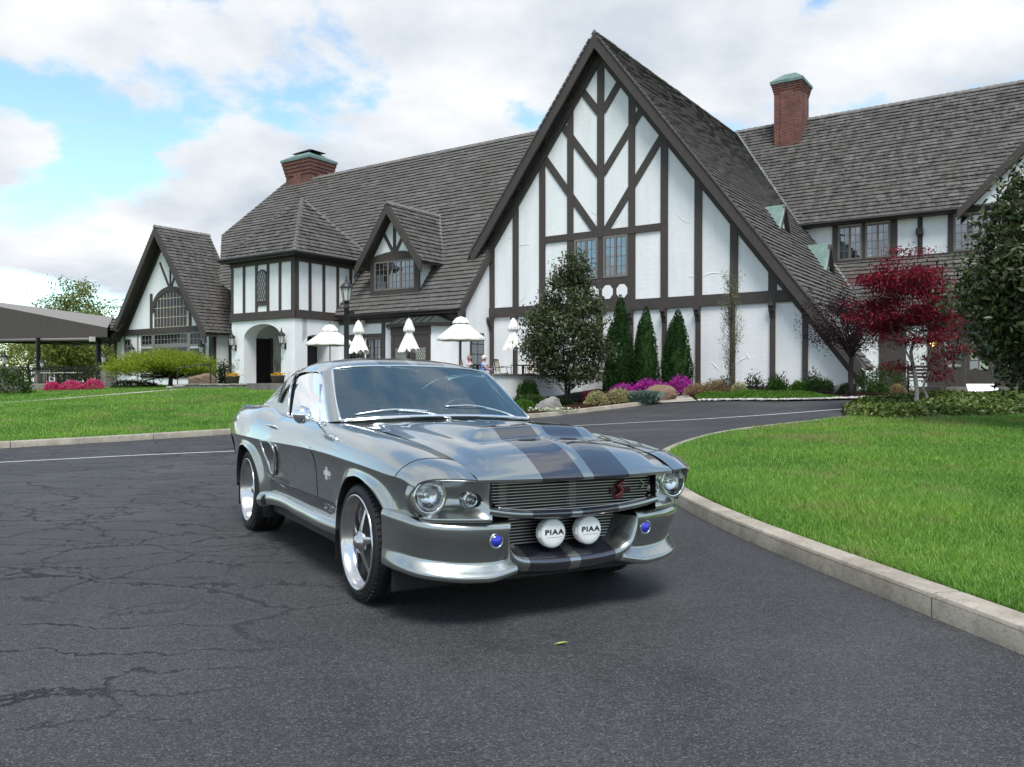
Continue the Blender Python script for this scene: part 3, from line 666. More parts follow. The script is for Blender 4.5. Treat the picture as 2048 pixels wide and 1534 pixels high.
# ---- wipers and interior mirror
def wiper(p0, p1, q):
    b = MB(); b.tube(curve(q, 5), .006, 6); w = b.build("wiper", CHROME, car, True)
    p0, p1 = Vector(p0), Vector(p1); md = (p0 + p1) / 2 + Vector((.012, 0, .022)); b = MB(); b.tube(curve([p0, (p0*.75+p1*.25)+Vector((.008,0,.014)), md, (p0*.25+p1*.75)+Vector((.008,0,.014)), p1], 4), .0055, 6); b.build("blade_arm", CHROME, w, True)
    b = MB(); b.bar(p0 - Vector((.002, 0, .004)), p1 - Vector((.002, 0, .004)), .006, .016); b.build("blade", TRIMBLK, w)
wiper((-.800,-.62,1.012), (-.735,-.13,1.035), [(-.68,.02,.985), (-.70,-.12,1.02), (-.76,-.36,1.045)])
wiper((-.775,.02,1.065), (-.80,.45,1.035), [(-.735,.60,.975), (-.76,.50,1.015), (-.80,.25,1.07)])
b = MB(); b.box(-1.23, -1.20, -.10, .10, 1.245, 1.295); b.build("interior_mirror", TRIMBLK, car)
# ---- interior
MB().box(-3.3, -.6, -.72, .72, .30, .34).build("cabin_floor", DARKIN, car)
DB = np.array([[(-.80,-.70,.955),(-.76,0,.975),(-.80,.70,.955)],[(-1.02,-.70,.955),(-.98,0,.965),(-1.02,.70,.955)],[(-1.10,-.70,.90),(-1.08,0,.90),(-1.10,.70,.90)],[(-1.06,-.70,.62),(-1.04,0,.60),(-1.06,.70,.62)]]); MB().grid(patch(DB, 4, 4)).build("dashboard", LEATHER, car, True)
for sg in (1, -1):
    MB().add([(-.9,sg*.725,.34),(-3.2,sg*.70,.34),(-3.2,sg*.68,1.0),(-2.0,sg*.725,.962),(-.9,sg*.725,.952)], [(0,1,2,3,4)]).build("door_card", DARKIN, car)
    SB = []
    for x, z, w in ((-1.45,.62,.24),(-1.75,.58,.26),(-1.84,.62,.26),(-1.92,.85,.26),(-1.98,1.02,.22),(-2.0,1.06,.16)): SB.append([(x+.05*abs(t)**3, sg*.36 + w*t, z + .03*abs(t)**2) for t in np.linspace(-1, 1, 9)])
    st = MB().grid(hermite(np.array(SB), 4)).build("seat", LEATHER, car, True)
    bk = np.array(SB[2:]) + np.array([-.12, 0, 0]); MB().grid(hermite(bk, 4)).build("seat_shell", LEATHER, st, True)
b = MB(); prof = [(.19 + .012*math.cos(t), .012*math.sin(t)) for t in np.linspace(0, 2*math.pi, 9)]; b.lathe(prof, 36, (0, 0, 0), 'x')
sw = b.build("steering_wheel", LEATHER, car, True); sw.location = (-1.28, .36, .93); sw.rotation_euler = (0, R(20), 0)
b = MB()
for a in (90, 210, 330): b.bar((0, 0, 0), (0, .18*math.cos(R(a)), .18*math.sin(R(a))), .006, .03)
b.build("wheel_spokes", ALLOY, sw)
MB().add([(-2.35,-.70,.34),(-2.35,.70,.34),(-2.6,.66,.95),(-2.6,-.66,.95)], [(0,1,2,3)]).build("rear_bulkhead", DARKIN, car)
MB().add([(-2.6,-.66,.95),(-2.6,.66,.95),(-3.4,.6,1.0),(-3.4,-.6,1.0)], [(0,1,2,3)]).build("parcel_shelf", DARKIN, car)
# ---- underbody and wheel housings
b = MB(); b.box(-3.55, .70, -.58, .58, .20, .36); b.box(-2.2, -.45, -.80, .80, .22, .36); b.build("underbody", TRIMBLK, car)
for sg in (1, -1):
    for A in (FA, RA):
        G = np.array([[(A[0] + (.48 if math.cos(R(a)) > 0 else .44) * math.cos(R(a)), sg*y, A[1] + .40 * math.sin(R(a)) - (.0 if 0 < a < 180 else .1)) for a in np.linspace(-10, 190, 21)] for y in (.50, .87)]); o = MB().grid(G).build("wheel_housing", TRIMBLK, car, True)
        MB().add([(A[0]-.5, sg*.50, .15), (A[0]+.55, sg*.50, .15), (A[0]+.55, sg*.50, .74), (A[0]-.5, sg*.50, .74)], [(0,1,2,3)]).build("housing_wall", TRIMBLK, o)
    MB().add([(.70,sg*.50,.25),(.52,sg*.84,.27),(.52,sg*.84,.55),(.70,sg*.50,.55)], [(0,1,2,3)]).build("splash_guard", TRIMBLK, car)
# ---- wheels
def make_wheel(name, Rt, W, dish):
    w = MB().lathe([(.262,-W*.5+.01),(.285,-W*.5),(Rt-.022,-W*.5+.008),(Rt-.006,-W*.5+.028),(Rt,-W*.3),(Rt,-W*.10),(Rt-.007,-W*.095),(Rt-.007,-W*.07),(Rt,-W*.065),(Rt,W*.065),(Rt-.007,W*.07),(Rt-.007,W*.095),(Rt,W*.10),(Rt,W*.3),(Rt-.006,W*.5-.028),(Rt-.014,W*.5-.012),(Rt-.026,W*.5-.004),(Rt-.034,W*.5-.006),(.29,W*.5),(.270,W*.5-.006),(.258,W*.5-.02)], 72, (0,0,0), 'y').build(name, RUBBER, car, True)
    tr = MB()
    for i in range(60):
        for s_ in (1, -1):
            a = 2*math.pi*(i + (.25 if s_ > 0 else 0))/60; t0 = Vector((math.cos(a), 0, math.sin(a))); a2 = a + .035; t1 = Vector((math.cos(a2), 0, math.sin(a2)))
            tr.bar(t0*(Rt-.0012) + Vector((0, s_*W*.12, 0)), t1*(Rt-.004) + Vector((0, s_*(W*.5-.012), 0)), .004, .004, t0)
    setp(tr.build("tread_grooves", TRIMBLK, w), kind="stuff")
    MB().lathe([(.258,W*.5-.022),(.266,W*.5-.004),(.262,W*.5+.004),(.252,W*.5+.002),(.248,W*.5-.010),(.243,W*.5-.020),(.240,W*.5-dish*.8),(.228,W*.5-dish),(.222,W*.5-dish-.02),(.218,-W*.4)], 72, (0,0,0), 'y').build("rim", ALLOY, w, True)
    MB().lathe([(.16,W*.5-dish-.06),(.0005,W*.5-dish-.06)], 40, (0,0,0), 'y').build("brake_disc", REDDISH, w, True)
    MB().lathe([(.218,W*.5-dish-.10),(.0005,W*.5-dish-.10)], 40, (0,0,0), 'y').build("wheel_back", TRIMBLK, w)
    yo = W*.5 - dish
    for i in range(5):
        a = 2*math.pi*i/5 + R(90+18); ca, sa = math.cos(a), math.sin(a); sp = MB()
        secs = []
        for r, hw, yt, dp in ((.035,.032,.030,.05),(.08,.023,.026,.045),(.14,.015,.012,.036),(.20,.012,-.002,.03),(.226,.015,-.008,.03)):
            secs.append([(r*ca - t*hw*sa, yo + yt - (dp if b_ else 0) - (.004 if abs(t) == 1 else 0), r*sa + t*hw*ca) for t, b_ in ((-1,0),(-.55,0),(0,0),(.55,0),(1,0),(.7,1),(-.7,1),(-1,0))])
        sp.grid(np.array(secs)); auto_smooth(sp.build("spoke", SPOKE, w), 50)
    MB().lathe([(.0005,yo+.058),(.024,yo+.056),(.034,yo+.050),(.040,yo+.036),(.060,yo+.030),(.064,yo+.0),(.05,yo-.03)], 40, (0,0,0), 'y').build("hub_cap", SPOKE, w, True)
    return w
def dup(root, parent=None):
    c = root.copy(); COL.objects.link(c)
    if parent is not None: c.parent = parent
    for ch in list(root.children):
        d = ch.copy(); COL.objects.link(d); d.parent = c; d.matrix_parent_inverse = ch.matrix_parent_inverse
        for g in ch.children: e = g.copy(); COL.objects.link(e); e.parent = d
    return c
wf = make_wheel("wheel", .325, .235, .048); wr = make_wheel("wheel", .335, .275, .095)
w2, w4 = dup(wf), dup(wr)
wf.location = (0, .765, .325); w2.location = (0, -.765, .325); w2.rotation_euler = (0, 0, math.pi)
wr.location = (-2.743, .755, .335); w4.location = (-2.743, -.755, .335); w4.rotation_euler = (0, R(25), math.pi)
w2.rotation_euler = (0, R(12), math.pi)
bpy.context.view_layer.update()
# ================================================================ THE CLUBHOUSE (local axes: x along the facade, y into the building, z up)
BO = Vector((178/1640*35, 35.0, 0)); BANG = math.atan2(-.5676, .8233)
def bw(u, v, z=0.0): return Vector((BO.x + .8233*u + .5676*v, BO.y - .5676*u + .8233*v, z))
def plaster_mat():
    m, nt, b, out = new_mat("white_plaster"); k = NT(nt); c = k.coord()
    n1 = k.noise(c, .55, 5, .6); n2 = k.noise(k.mapping(c, (2.2, 2.2, .35)), 1.0, 4, .6); n3 = k.noise(c, 9, 4, .6)
    col = k.ramp(n1, [(.3, (.74, .765, .775)), (.7, (.83, .845, .85))]); col = k.mix(k.ramp(n2, [(.45, 0.), (.75, .32)]), col, (.56, .565, .55))
    k.l(col, b.inputs['Base Color']); b.inputs['Roughness'].default_value = .85; b.inputs['Specular IOR Level'].default_value = .25
    k.l(k.bump(k.noise(k.mapping(c, (1, 1, 2.2)), 3.5, 6, .65), .35, .03, k.bump(n3, .25, .006)), b.inputs['Normal']); return m
def timber_mat():
    m, nt, b, out = new_mat("brown_timber_paint"); k = NT(nt); c = k.coord(); n = k.noise(k.mapping(c, (6, 6, 1.2)), 3, 5, .6)
    k.l(k.ramp(n, [(.3, (.050, .042, .038)), (.7, (.072, .062, .057))]), b.inputs['Base Color']); b.inputs['Roughness'].default_value = .62; b.inputs['Specular IOR Level'].default_value = .3
    k.l(k.bump(n, .15, .01), b.inputs['Normal']); return m
def shingle_mat(name="weathered_slate_shingle", stain=.45, lift=1.0):
    m, nt, b, out = new_mat(name); k = NT(nt); c = k.coord()
    g = k.n("ShaderNodeNewGeometry"); oi = k.n("ShaderNodeObjectInfo"); r = k.math('FRACT', k.math('ADD', g.outputs['Random Per Island'], oi.outputs['Random']))
    base = k.ramp(r, [(0.0, (.104, .095, .089)), (.25, (.117, .108, .102)), (.55, (.127, .119, .113)), (.85, (.137, .130, .124)), (1.0, (.155, .148, .142))])
    st = k.noise(k.mapping(c, (2.6, 2.6, .35)), 1.2, 6, .68); big = k.noise(c, .22, 4, .6)
    base = k.mix(k.ramp(st, [(.42, 0.0), (.60, stain)]), base, (.050, .046, .044)); base = k.mix(k.ramp(big, [(.40, 0.0), (.62, .5)]), base, (.10, .094, .09))
    lich = k.noise(c, 7, 5, .7); base = k.mix(k.ramp(lich, [(.56, 0.0), (.7, .35)]), base, (.28, .28, .27)); base = k.mix(k.math('MULTIPLY', k.ramp(k.noise(c, .9, 3, .5), [(.5, 0.0), (.7, 1.0)]), .25), base, (.075, .085, .05))
    k.l(base, b.inputs['Base Color']); b.inputs['Roughness'].default_value = .85; b.inputs['Specular IOR Level'].default_value = .25; k.l(k.bump(k.noise(c, 30, 4, .7), .4, .01), b.inputs['Normal']); return m
def brick_mat():
    m, nt, b, out = new_mat("red_brick"); k = NT(nt); c = k.coord(); br = k.n("ShaderNodeTexBrick"); 
    sx = k.n("ShaderNodeSeparateXYZ"); k.l(c, sx.inputs[0]); cb = k.n("ShaderNodeCombineXYZ"); k.l(k.math('ADD', sx.outputs[0], sx.outputs[1]), cb.inputs[0]); k.l(sx.outputs[2], cb.inputs[1])
    k.l(cb.outputs[0], br.inputs['Vector']); br.inputs['Scale'].default_value = 1.0; br.inputs['Brick Width'].default_value = .26; br.inputs['Row Height'].default_value = .09; br.inputs['Mortar Size'].default_value = .010
    br.inputs['Color1'].default_value = (.20, .055, .038, 1); br.inputs['Color2'].default_value = (.095, .03, .024, 1); br.inputs['Mortar'].default_value = (.20, .15, .13, 1)
    k.l(k.mix(k.ramp(k.noise(c, 1.3, 4, .6), [(.4, 0.), (.7, .55)]), br.outputs[0], (.07, .028, .022)), b.inputs['Base Color']); b.inputs['Roughness'].default_value = .9; k.l(k.bump(br.outputs[1], -.6, .01), b.inputs['Normal']); return m
def copper_mat():
    m, nt, b, out = new_mat("verdigris_copper"); k = NT(nt); c = k.coord(); n = k.noise(c, 2.5, 5, .65)
    k.l(k.ramp(n, [(.3, (.09, .15, .135)), (.55, (.145, .225, .20)), (.75, (.20, .295, .26))]), b.inputs['Base Color']); b.inputs['Roughness'].default_value = .6; b.inputs['Metallic'].default_value = .15; return m
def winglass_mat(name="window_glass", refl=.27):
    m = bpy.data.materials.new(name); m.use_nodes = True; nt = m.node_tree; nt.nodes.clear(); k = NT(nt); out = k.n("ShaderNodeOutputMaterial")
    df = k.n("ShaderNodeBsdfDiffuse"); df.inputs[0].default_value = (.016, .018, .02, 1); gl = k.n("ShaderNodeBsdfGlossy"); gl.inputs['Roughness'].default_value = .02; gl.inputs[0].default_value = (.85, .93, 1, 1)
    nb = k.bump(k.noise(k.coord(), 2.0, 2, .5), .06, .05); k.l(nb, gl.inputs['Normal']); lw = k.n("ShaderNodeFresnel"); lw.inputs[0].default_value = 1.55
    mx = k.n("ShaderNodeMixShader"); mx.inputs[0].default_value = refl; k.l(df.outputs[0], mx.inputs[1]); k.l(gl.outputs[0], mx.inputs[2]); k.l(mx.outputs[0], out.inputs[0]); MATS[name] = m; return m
PLASTER, TIMBER, SHINGLE, BRICK, COPPER, WINGLASS = plaster_mat(), timber_mat(), shingle_mat(), brick_mat(), copper_mat(), winglass_mat()
SHINGLE_B = shingle_mat('streaked_slate_shingle', .95)
WINFRAME = plain("taupe_window_frame", (.16, .145, .13), .5, var=.08); GREYFRAME = plain("grey_green_window_frame", (.21, .215, .20), .5, var=.06)
CAPM = plain('pale_ridge_tile', (.17, .16, .152), .85, 0, .2, var=.3, vscale=4)
DARKMETAL = plain("dark_gutter_metal", (.028, .026, .025), .45, .4); BLACKIRON = plain("black_iron", (.012, .012, .013), .45, .3); DARKVOID = plain("dark_doorway", (.012, .009, .008), .6)
FLASH = plain("aged_copper_flashing", (.16, .19, .18), .55, .3, var=.2, vscale=3); LAMPGLASS = plain("frosted_lantern_glass", (.55, .55, .52), .25, 0, .5)

club = empty("clubhouse", (BO.x, BO.y, 0), BANG, "white half-timbered clubhouse with steep dark shingle roofs behind the car", "building")
# ---- generic pieces
def wall_y(name, poly, y0, y1, mat=PLASTER, parent=club): return MB().prism(poly, 'y', y0, y1).build(name, mat, parent)
def wall_x(name, poly, x0, x1, mat=PLASTER, parent=club): return MB().prism(poly, 'x', x0, x1).build(name, mat, parent)
def tim_y(u0, u1, z0, z1, v, t=.06, mat=TIMBER, name="timber", parent=club): return MB().box(u0, u1, v - t, v + .02, z0, z1).build(name, mat, parent)
def tim_x(v0, v1, z0, z1, u, t=.06, mat=TIMBER, name="timber", parent=club): return MB().box(u - .02, u + t, v0, v1, z0, z1).build(name, mat, parent)
def brace_y(p, q, w, v, t=.045, name="timber"): return MB().bar((p[0], v - t/2 + .005, p[1]), (q[0], v - t/2 + .005, q[1]), t + .01, w, (0, 0, 1)).build(name, TIMBER, club)
def clip_poly(P, poly):
    """clip polygon P by convex ccw polygon"""
    out = P
    n = len(poly)
    for i in range(n):
        a, b = poly[i], poly[(i+1) % n]; inp, out = out, []
        if not inp: return []
        def side(p): return (b[0]-a[0])*(p[1]-a[1]) - (b[1]-a[1])*(p[0]-a[0])
        for j in range(len(inp)):
            p, q = inp[j], inp[(j+1) % len(inp)]; sp, sq = side(p), side(q)
            if sp >= 0: out.append(p)
            if sp * sq < 0: t = sp / (sp - sq); out.append((p[0] + (q[0]-p[0])*t, p[1] + (q[1]-p[1])*t))
    return out
rng = random.Random(3); N_SINGLE = [0]
def roof_plane(P0, ex, ey, polys, course=.265, wmin=.30, wmax=.62, single=0, thick=.072, parent=club, mat=None):
    """shingled plane: P0 eave origin, ex along the eave, ey up the slope, polys = convex ccw polygons in (a,b)"""
    P0, ex, ey = Vector(P0), Vector(ex).normalized(), Vector(ey).normalized(); nz = ex.cross(ey).normalized()
    if nz.z < 0: nz = -nz
    MT = mat or SHINGLE
    def W(a, b, h): return P0 + ex*a + ey*b + nz*h
    base = MB()
    for poly in polys:
        n = len(poly); vs = [W(a, b, -.004) for a, b in poly] + [W(a, b, -.12) for a, b in poly]
        base.add(vs, [tuple(range(n)), tuple(range(2*n-1, n-1, -1))] + [(i, i+n, (i+1) % n + n, (i+1) % n) for i in range(n)])
    rf = base.build("roof", MT, parent); rest = MB()
    for poly in polys:
        amin = min(p[0] for p in poly); amax = max(p[0] for p in poly); bmin = min(p[1] for p in poly); bmax = max(p[1] for p in poly)
        b = bmin - .03; row = 0
        while b < bmax:
            a = amin - rng.random() * .6
            while a < amax:
                w = rng.uniform(wmin, wmax); jit = rng.uniform(-.012, .012); q = clip_poly([(a+.003, b+jit), (a+w-.003, b+jit), (a+w-.003, b+course+.05), (a+.003, b+course+.05)], poly)
                a += w
                if len(q) < 3: continue
                th = thick * rng.uniform(.85, 1.2); n = len(q); top = [W(x, y, th * (1.0 - .80*(y-b)/(course+.05)) + .004) for x, y in q]; bot = [W(x, y, max(-.002, th * (1.0 - 1.15*(y-b)/(course+.05)) - .024)) for x, y in q]
                fs = [tuple(range(n)), tuple(range(2*n-1, n-1, -1))] + [(i, (i+1) % n, (i+1) % n + n, i + n)[::-1] for i in range(n)]
                if single > 0 and N_SINGLE[0] < 300 and n == 4:
                    single -= 1; N_SINGLE[0] += 1; MB().add(top + bot, fs).build("shingle", MT, rf)
                else: rest.add(top + bot, fs)
            b += course; row += 1
    if rest.v: setp(rest.build("shingles", MT, rf), kind="stuff")
    return rf
def ridge_caps(p, q, parent, step=.34, w=.15):
    p, q = Vector(p), Vector(q); d = (q - p); L = d.length; d.normalize(); s = d.cross(Vector((0, 0, 1))).normalized(); up = s.cross(d).normalized(); mb = MB(); n = max(1, int(L / step))
    for i in range(n):
        a = p + d * (i * L / n); b = p + d * ((i + 1.12) * L / n); h0, h1 = .085, .05
        vs = [a - s*w - up*.09 + up*.0, a + up*h0, a + s*w - up*.09, b - s*w - up*.10, b + up*h1, b + s*w - up*.10]
        mb.add(vs, [(0, 1, 4, 3), (1, 2, 5, 4), (0, 2, 1), (3, 4, 5), (0, 3, 5, 2)])
    return setp(mb.build("ridge_caps", CAPM, parent), kind="stuff")
PANE = {}
DIMGLASS = winglass_mat('low_reflect_window_glass', .07); PG = [WINGLASS]  # same glass with a weaker mirror share, for the cross gable windows
def pane_obj(w, h, parent, loc, axis, mat=None):
    mat = mat or PG[0]; key = (round(w, 2), round(h, 2), axis, mat.name)
    if key not in PANE:
        PANE[key] = (MB().box(-w/2, w/2, -.004, .004, -h/2, h/2) if axis == 'y' else MB().box(-.004, .004, -w/2, w/2, -h/2, h/2)).mesh("pane")
    o = link_mesh("pane", PANE[key], mat, parent); o.location = loc; o.rotation_euler = (rng.uniform(-.012, .012), rng.uniform(-.004, .004), rng.uniform(-.012, .012)); return o
def window_y(u0, u1, z0, z1, v, cas=2, nx=2, nz=4, fw=.07, mw=.03, mat=WINFRAME, deep=.05, lead=None, backing=True):
    """casement window in a wall facing -y"""
    f = MB(); y0, y1 = v - deep, v + .03
    f.box(u0, u1, y0, y1, z0, z0 + fw); f.box(u0, u1, y0, y1, z1 - fw, z1); f.box(u0, u0 + fw, y0, y1, z0 + fw, z1 - fw); f.box(u1 - fw, u1, y0, y1, z0 + fw, z1 - fw)
    cw = (u1 - u0 - 2*fw) / cas
    for c in range(1, cas): uc = u0 + fw + cw*c; f.box(uc - fw*.55, uc + fw*.55, y0, y1, z0 + fw, z1 - fw)
    lm = MB(); cells = []
    for c in range(cas):
        a0 = u0 + fw + cw*c + (fw*.55 if c else 0); a1 = u0 + fw + cw*(c+1) - (fw*.55 if c < cas-1 else 0); bz0, bz1 = z0 + fw, z1 - fw
        for i in range(1, nx): x = a0 + (a1-a0)*i/nx; lm.box(x - mw/2, x + mw/2, v - deep*.62, v + .01, bz0, bz1)
        for j in range(1, nz): z = bz0 + (bz1-bz0)*j/nz; lm.box(a0, a1, v - deep*.58, v + .008, z - mw/2, z + mw/2)
        for i in range(nx):
            for j in range(nz): cells.append((a0 + (a1-a0)*(i+.5)/nx, bz0 + (bz1-bz0)*(j+.5)/nz, (a1-a0)/nx, (bz1-bz0)/nz))
    w = f.build("window", mat, club)
    if lm.v: lm.build("glazing_bars", lead or mat, w)
    for (x, z, a, h) in cells: pane_obj(a, h, w, (x, v - .010, z), 'y')
    return w

# ================= main gable
G0, GS = 15.93, 1.325
rake = lambda u: G0 - GS * abs(u)
wall_y("gable_wall", [(-5.86, .2), (10.25, .2), (10.25, rake(10.25)-.25), (0, G0-.25), (-5.86, rake(5.86)-.25)], 0, .30)
for u in (-5.74, -4.39, -2.95, 2.92, 4.37, 5.82, 7.30): tim_y(u-.155, u+.155, 4.64, rake(abs(u)-.15)-.35, 0)
for u in (-1.50, 1.46): tim_y(u-.15, u+.15, 7.68, rake(abs(u)-.15)-.35, 0, .055)
tim_y(-.16, .16, 7.68, 15.4, 0, .065)
tim_y(-5.9, 8.75, 4.20, 4.64, 0, .10); tim_y(-2.79, 2.76, 7.38, 7.68, 0, .07)
for (p, q) in (((-1.12,14.08),(-.10,12.72)),((-2.10,12.72),(-.10,10.07)),((-2.98,11.38),(-.22,7.62)),((1.10,14.08),(.10,12.72)),((2.10,12.72),(.10,10.07)),((2.98,11.42),(.22,7.62))): brace_y(p, q, .30, 0)
for sg in (-1, 1):                                              # raking boards and soffit
    ue = 6.55 if sg < 0 else 10.55
    for w0, off, t0, t1, nm in ((.42, .40, -.10, .01, "rake_timber"), (.34, .10, -.62, -.50, "bargeboard")):
        MB().prism([(0, G0-off), (sg*ue, rake(ue)-off), (sg*ue, rake(ue)-off-w0*1.67), (0, G0-off-w0*1.67)], 'y', t0, t1).build(nm, TIMBER, club)
    MB().prism([(0, G0-.14), (sg*ue, rake(ue)-.14), (sg*ue, rake(ue)-.24), (0, G0-.24)], 'y', -.50, .0).build("soffit", TIMBER, club)
# window bay in the gable with the white octagons
tim_y(-1.66, -1.28, 4.64, 7.38, 0, .05); tim_y(1.28, 1.62, 4.64, 7.38, 0, .05); tim_y(-.14, .14, 5.6, 7.38, 0, .05); tim_y(-1.28, 1.28, 4.64, 5.62, 0, .05)
for u0, u1 in ((-1.28, -.14), (.14, 1.28)): window_y(u0, u1, 5.62, 7.38, -.01, 2, 2, 4, .085, .018, deep=.06)
for uc in (-1.02, -.34, .34, 1.02):
    o8 = [(uc + .27*math.cos(R(22.5+45*i)), 5.02 + .31*math.sin(R(22.5+45*i))) for i in range(8)]; MB().prism(o8, 'y', -.062, -.04).build("octagon_panel", PLASTER, club)
# ground-floor posts with corbels, plinth
for u in (-5.72, -4.39, -2.95, .0, 1.44, 2.94, 4.37, 5.77, 7.31, 8.50):
    tim_y(u-.095, u+.095, 1.05, 4.20, 0, .09, name="post"); MB().prism([(-.09, 4.20), (-.34, 4.20), (-.34, 4.06), (-.26, 4.0), (-.24, 3.88), (-.14, 3.80), (-.12, 3.66), (-.09, 3.6)], 'x', u-.10, u+.10).build("corbel", TIMBER, club)
tim_y(.1, 10.2, .55, 1.05, 0, .08, name="plinth")
# trowel sweeps in the plaster
sw = MB()
for i in range(46):
    u = rng.uniform(-5.2, 8.2); z = rng.uniform(1.6, 12.5)
    if z > rake(u) - 1.6 or (abs(u) < 1.7 and z < 7.5): continue
    a0 = rng.uniform(0, 6.28); r = rng.uniform(.5, 1.2); L = rng.uniform(.5, .9) / r; pts = []; 
    for t in np.linspace(0, L, 9): pts.append((u + r*math.cos(a0+t) - r*math.cos(a0), -.001, z + r*math.sin(a0+t) - r*math.sin(a0)))
    sw.tube(pts, [.002, .010, .015, .018, .018, .016, .012, .008, .002], 6)
setp(sw.build("trowel_marks", PLASTER, club), kind="stuff")
# roof slopes
SL = math.sqrt(1 + GS*GS)
ex, ey = (0, 1, 0), (-1/SL, 0, GS/SL)                           # right slope: along y, up towards the ridge
ur = 10.75; s_of = lambda u: (ur - u) * SL
VE = 11.29
roof_plane((ur, -.60, rake(ur)), ex, ey, [[(0, 0), (1.1, 0), (1.1, s_of(8.95)), (0, s_of(8.95))], [(0, s_of(8.95)), (10.2, s_of(8.95)), (12.4, s_of(6.72)), (12.4, s_of(5.25)), (0, s_of(5.25))], [(0, s_of(5.25)), (11.9, s_of(5.25)), (17.3, s_of(0)), (0, s_of(0))]], wmin=.35, wmax=.7)
wall_x("flank_wall", [(.3, .3), (10, .3), (10, 4.2), (.3, 4.2)], 8.4, 8.6)
for v in (2.4, 5.2, 8.0): tim_x(v-.12, v+.12, .6, 4.1, 8.6, .06, name="post")
MB().prism([(0, G0), (-6.75, rake(6.75)), (-6.75, rake(6.75)-.12), (0, G0-.12)], 'y', -.62, 5.2).build("roof", SHINGLE, club)
ridge_caps((0, -.62, G0+.02), (0, 17.2, G0+.02), club)
edge_ = MB()                                                     # shingle butts along the verge
for i in range(60):
    for sg in (1, -1):
        u = .2 + i*.17
        if sg < 0 and u > 6.6: continue
        edge_.bar((sg*u, -.645, rake(u)+.015), (sg*(u+.16), -.645, rake(u+.16)+.05 - .03), .05, .075, (0, 0, 1))
setp(edge_.build("verge_shingles", SHINGLE, club), kind="stuff")
# ================= left wing
LV0, LZ0, LSL = -2.37, 4.49, 1.29; LR = 5.25; lz = lambda v: LZ0 + LSL*(v - LV0); q = math.sqrt(1 + LSL**2); ls = lambda v: (v - LV0) * q
roof_plane((-34.0, LV0, LZ0), (1, 0, 0), (0, 1/q, LSL/q), [[(15.5, 0), (28.22, 0), (28.22, ls(LR)), (7.5, ls(LR)), (4.6, ls(2.49)), (8.2, ls(-.3))], [(28.22, ls(-.02)), (32.73, ls(LR)), (28.22, ls(LR))]], wmin=.4, wmax=.85)
MB().add([(-29.4, 2.49, lz(2.49)), (-26.5, LR, lz(LR)), (-29.4, 8, lz(2.49))], [(0, 1, 2)]).build("roof", SHINGLE, club)
MB().add([(-26.5, LR, lz(LR)), (-1.2, LR, lz(LR)), (-1.2, 13, LZ0), (-34, 13, LZ0)], [(0, 1, 2, 3)]).build("roof", SHINGLE, club)
ridge_caps((-26.5, LR, lz(LR)+.01), (-1.3, LR, lz(LR)+.01), club); ridge_caps((-29.4, 2.49, lz(2.49)), (-26.5, LR, lz(LR)), club)
wall_x("end_wall", [(-2.05, .3), (0.0, .3), (0.0, lz(0)-.15), (-2.05, lz(-2.05)-.15)], -6.05, -5.86)
MB().prism([(-2.5, lz(-2.5)-.02), (0.0, lz(0)-.02), (0.0, lz(0)-.55), (-2.5, lz(-2.5)-.50)], 'x', -5.80, -5.72).build("bargeboard", TIMBER, club)
wall_y("porch_wall", [(-13.8, .3), (-5.87, .3), (-5.87, 4.5), (-13.8, 4.5)], -2.0, -1.8)
tim_y(-13.7, -5.75, 4.05, 4.45, -2.0, .10); MB().box(-13.7, -5.75, -2.40, -2.0, 4.30, 4.42).build("soffit", TIMBER, club)
MB().tube([(-13.4, -2.47, 4.42), (-5.72, -2.47, 4.46)], .07, 8).build("gutter", DARKMETAL, club, True)
for u in (-13.25, -10.72): tim_y(u-.1, u+.1, .9, 4.05, -2.0, .06, name="post")
tim_y(-13.15, -10.82, 3.35, 3.55, -2.0, .05)
window_y(-11.85, -10.85, 1.7, 3.32, -2.0, 2, 2, 4, .06, .022, TIMBER); window_y(-13.05, -12.0, 1.7, 3.32, -2.0, 2, 2, 4, .06, .022, TIMBER)
MB().box(-11.95, -11.85, -2.3, -2.1, 3.9, 4.2).build("floodlight_box", plain("beige_metal", (.45, .40, .32), .5), club)
# bay window under the copper roof
bayp = [(-10.15, -2.0), (-9.4, -2.9), (-7.0, -2.9), (-6.2, -2.0)]
MB().prism(bayp, 'z', .8, 3.85).build("bay_wall", PLASTER, club)
MB().prism([(-10.45, -1.99), (-9.55, -3.1), (-6.85, -3.1), (-5.95, -1.99)], 'z', 3.72, 3.88).build("bay_cornice", DARKMETAL, club)
b = MB(); b.add([(-10.4, -1.98, 3.88), (-9.5, -3.05, 3.88), (-6.9, -3.05, 3.88), (-6.0, -1.98, 3.88), (-9.2, -1.98, 4.42), (-7.2, -1.98, 4.42)], [(0, 1, 4), (1, 2, 5, 4), (2, 3, 5)]); br_ = b.build("bay_roof", plain("dull_copper_roof", (.085, .105, .095), .4, .5, var=.3, vscale=2), club)
for x in np.linspace(-9.3, -7.1, 6):
    MB().bar((x, -3.03, 3.91), (-8.2 + (x+8.2)*.86, -2.0, 4.43), .03, .03).build("roof_seam", DARKMETAL, br_)
for u0, u1 in ((-9.38, -9.22), (-8.32, -7.98), (-7.16, -7.02)): tim_y(u0, u1, .9, 3.72, -2.9, .05, name="post")
tim_y(-9.4, -7.0, 3.35, 3.72, -2.9, .055); tim_y(-9.4, -7.0, .8, 1.5, -2.9, .055)
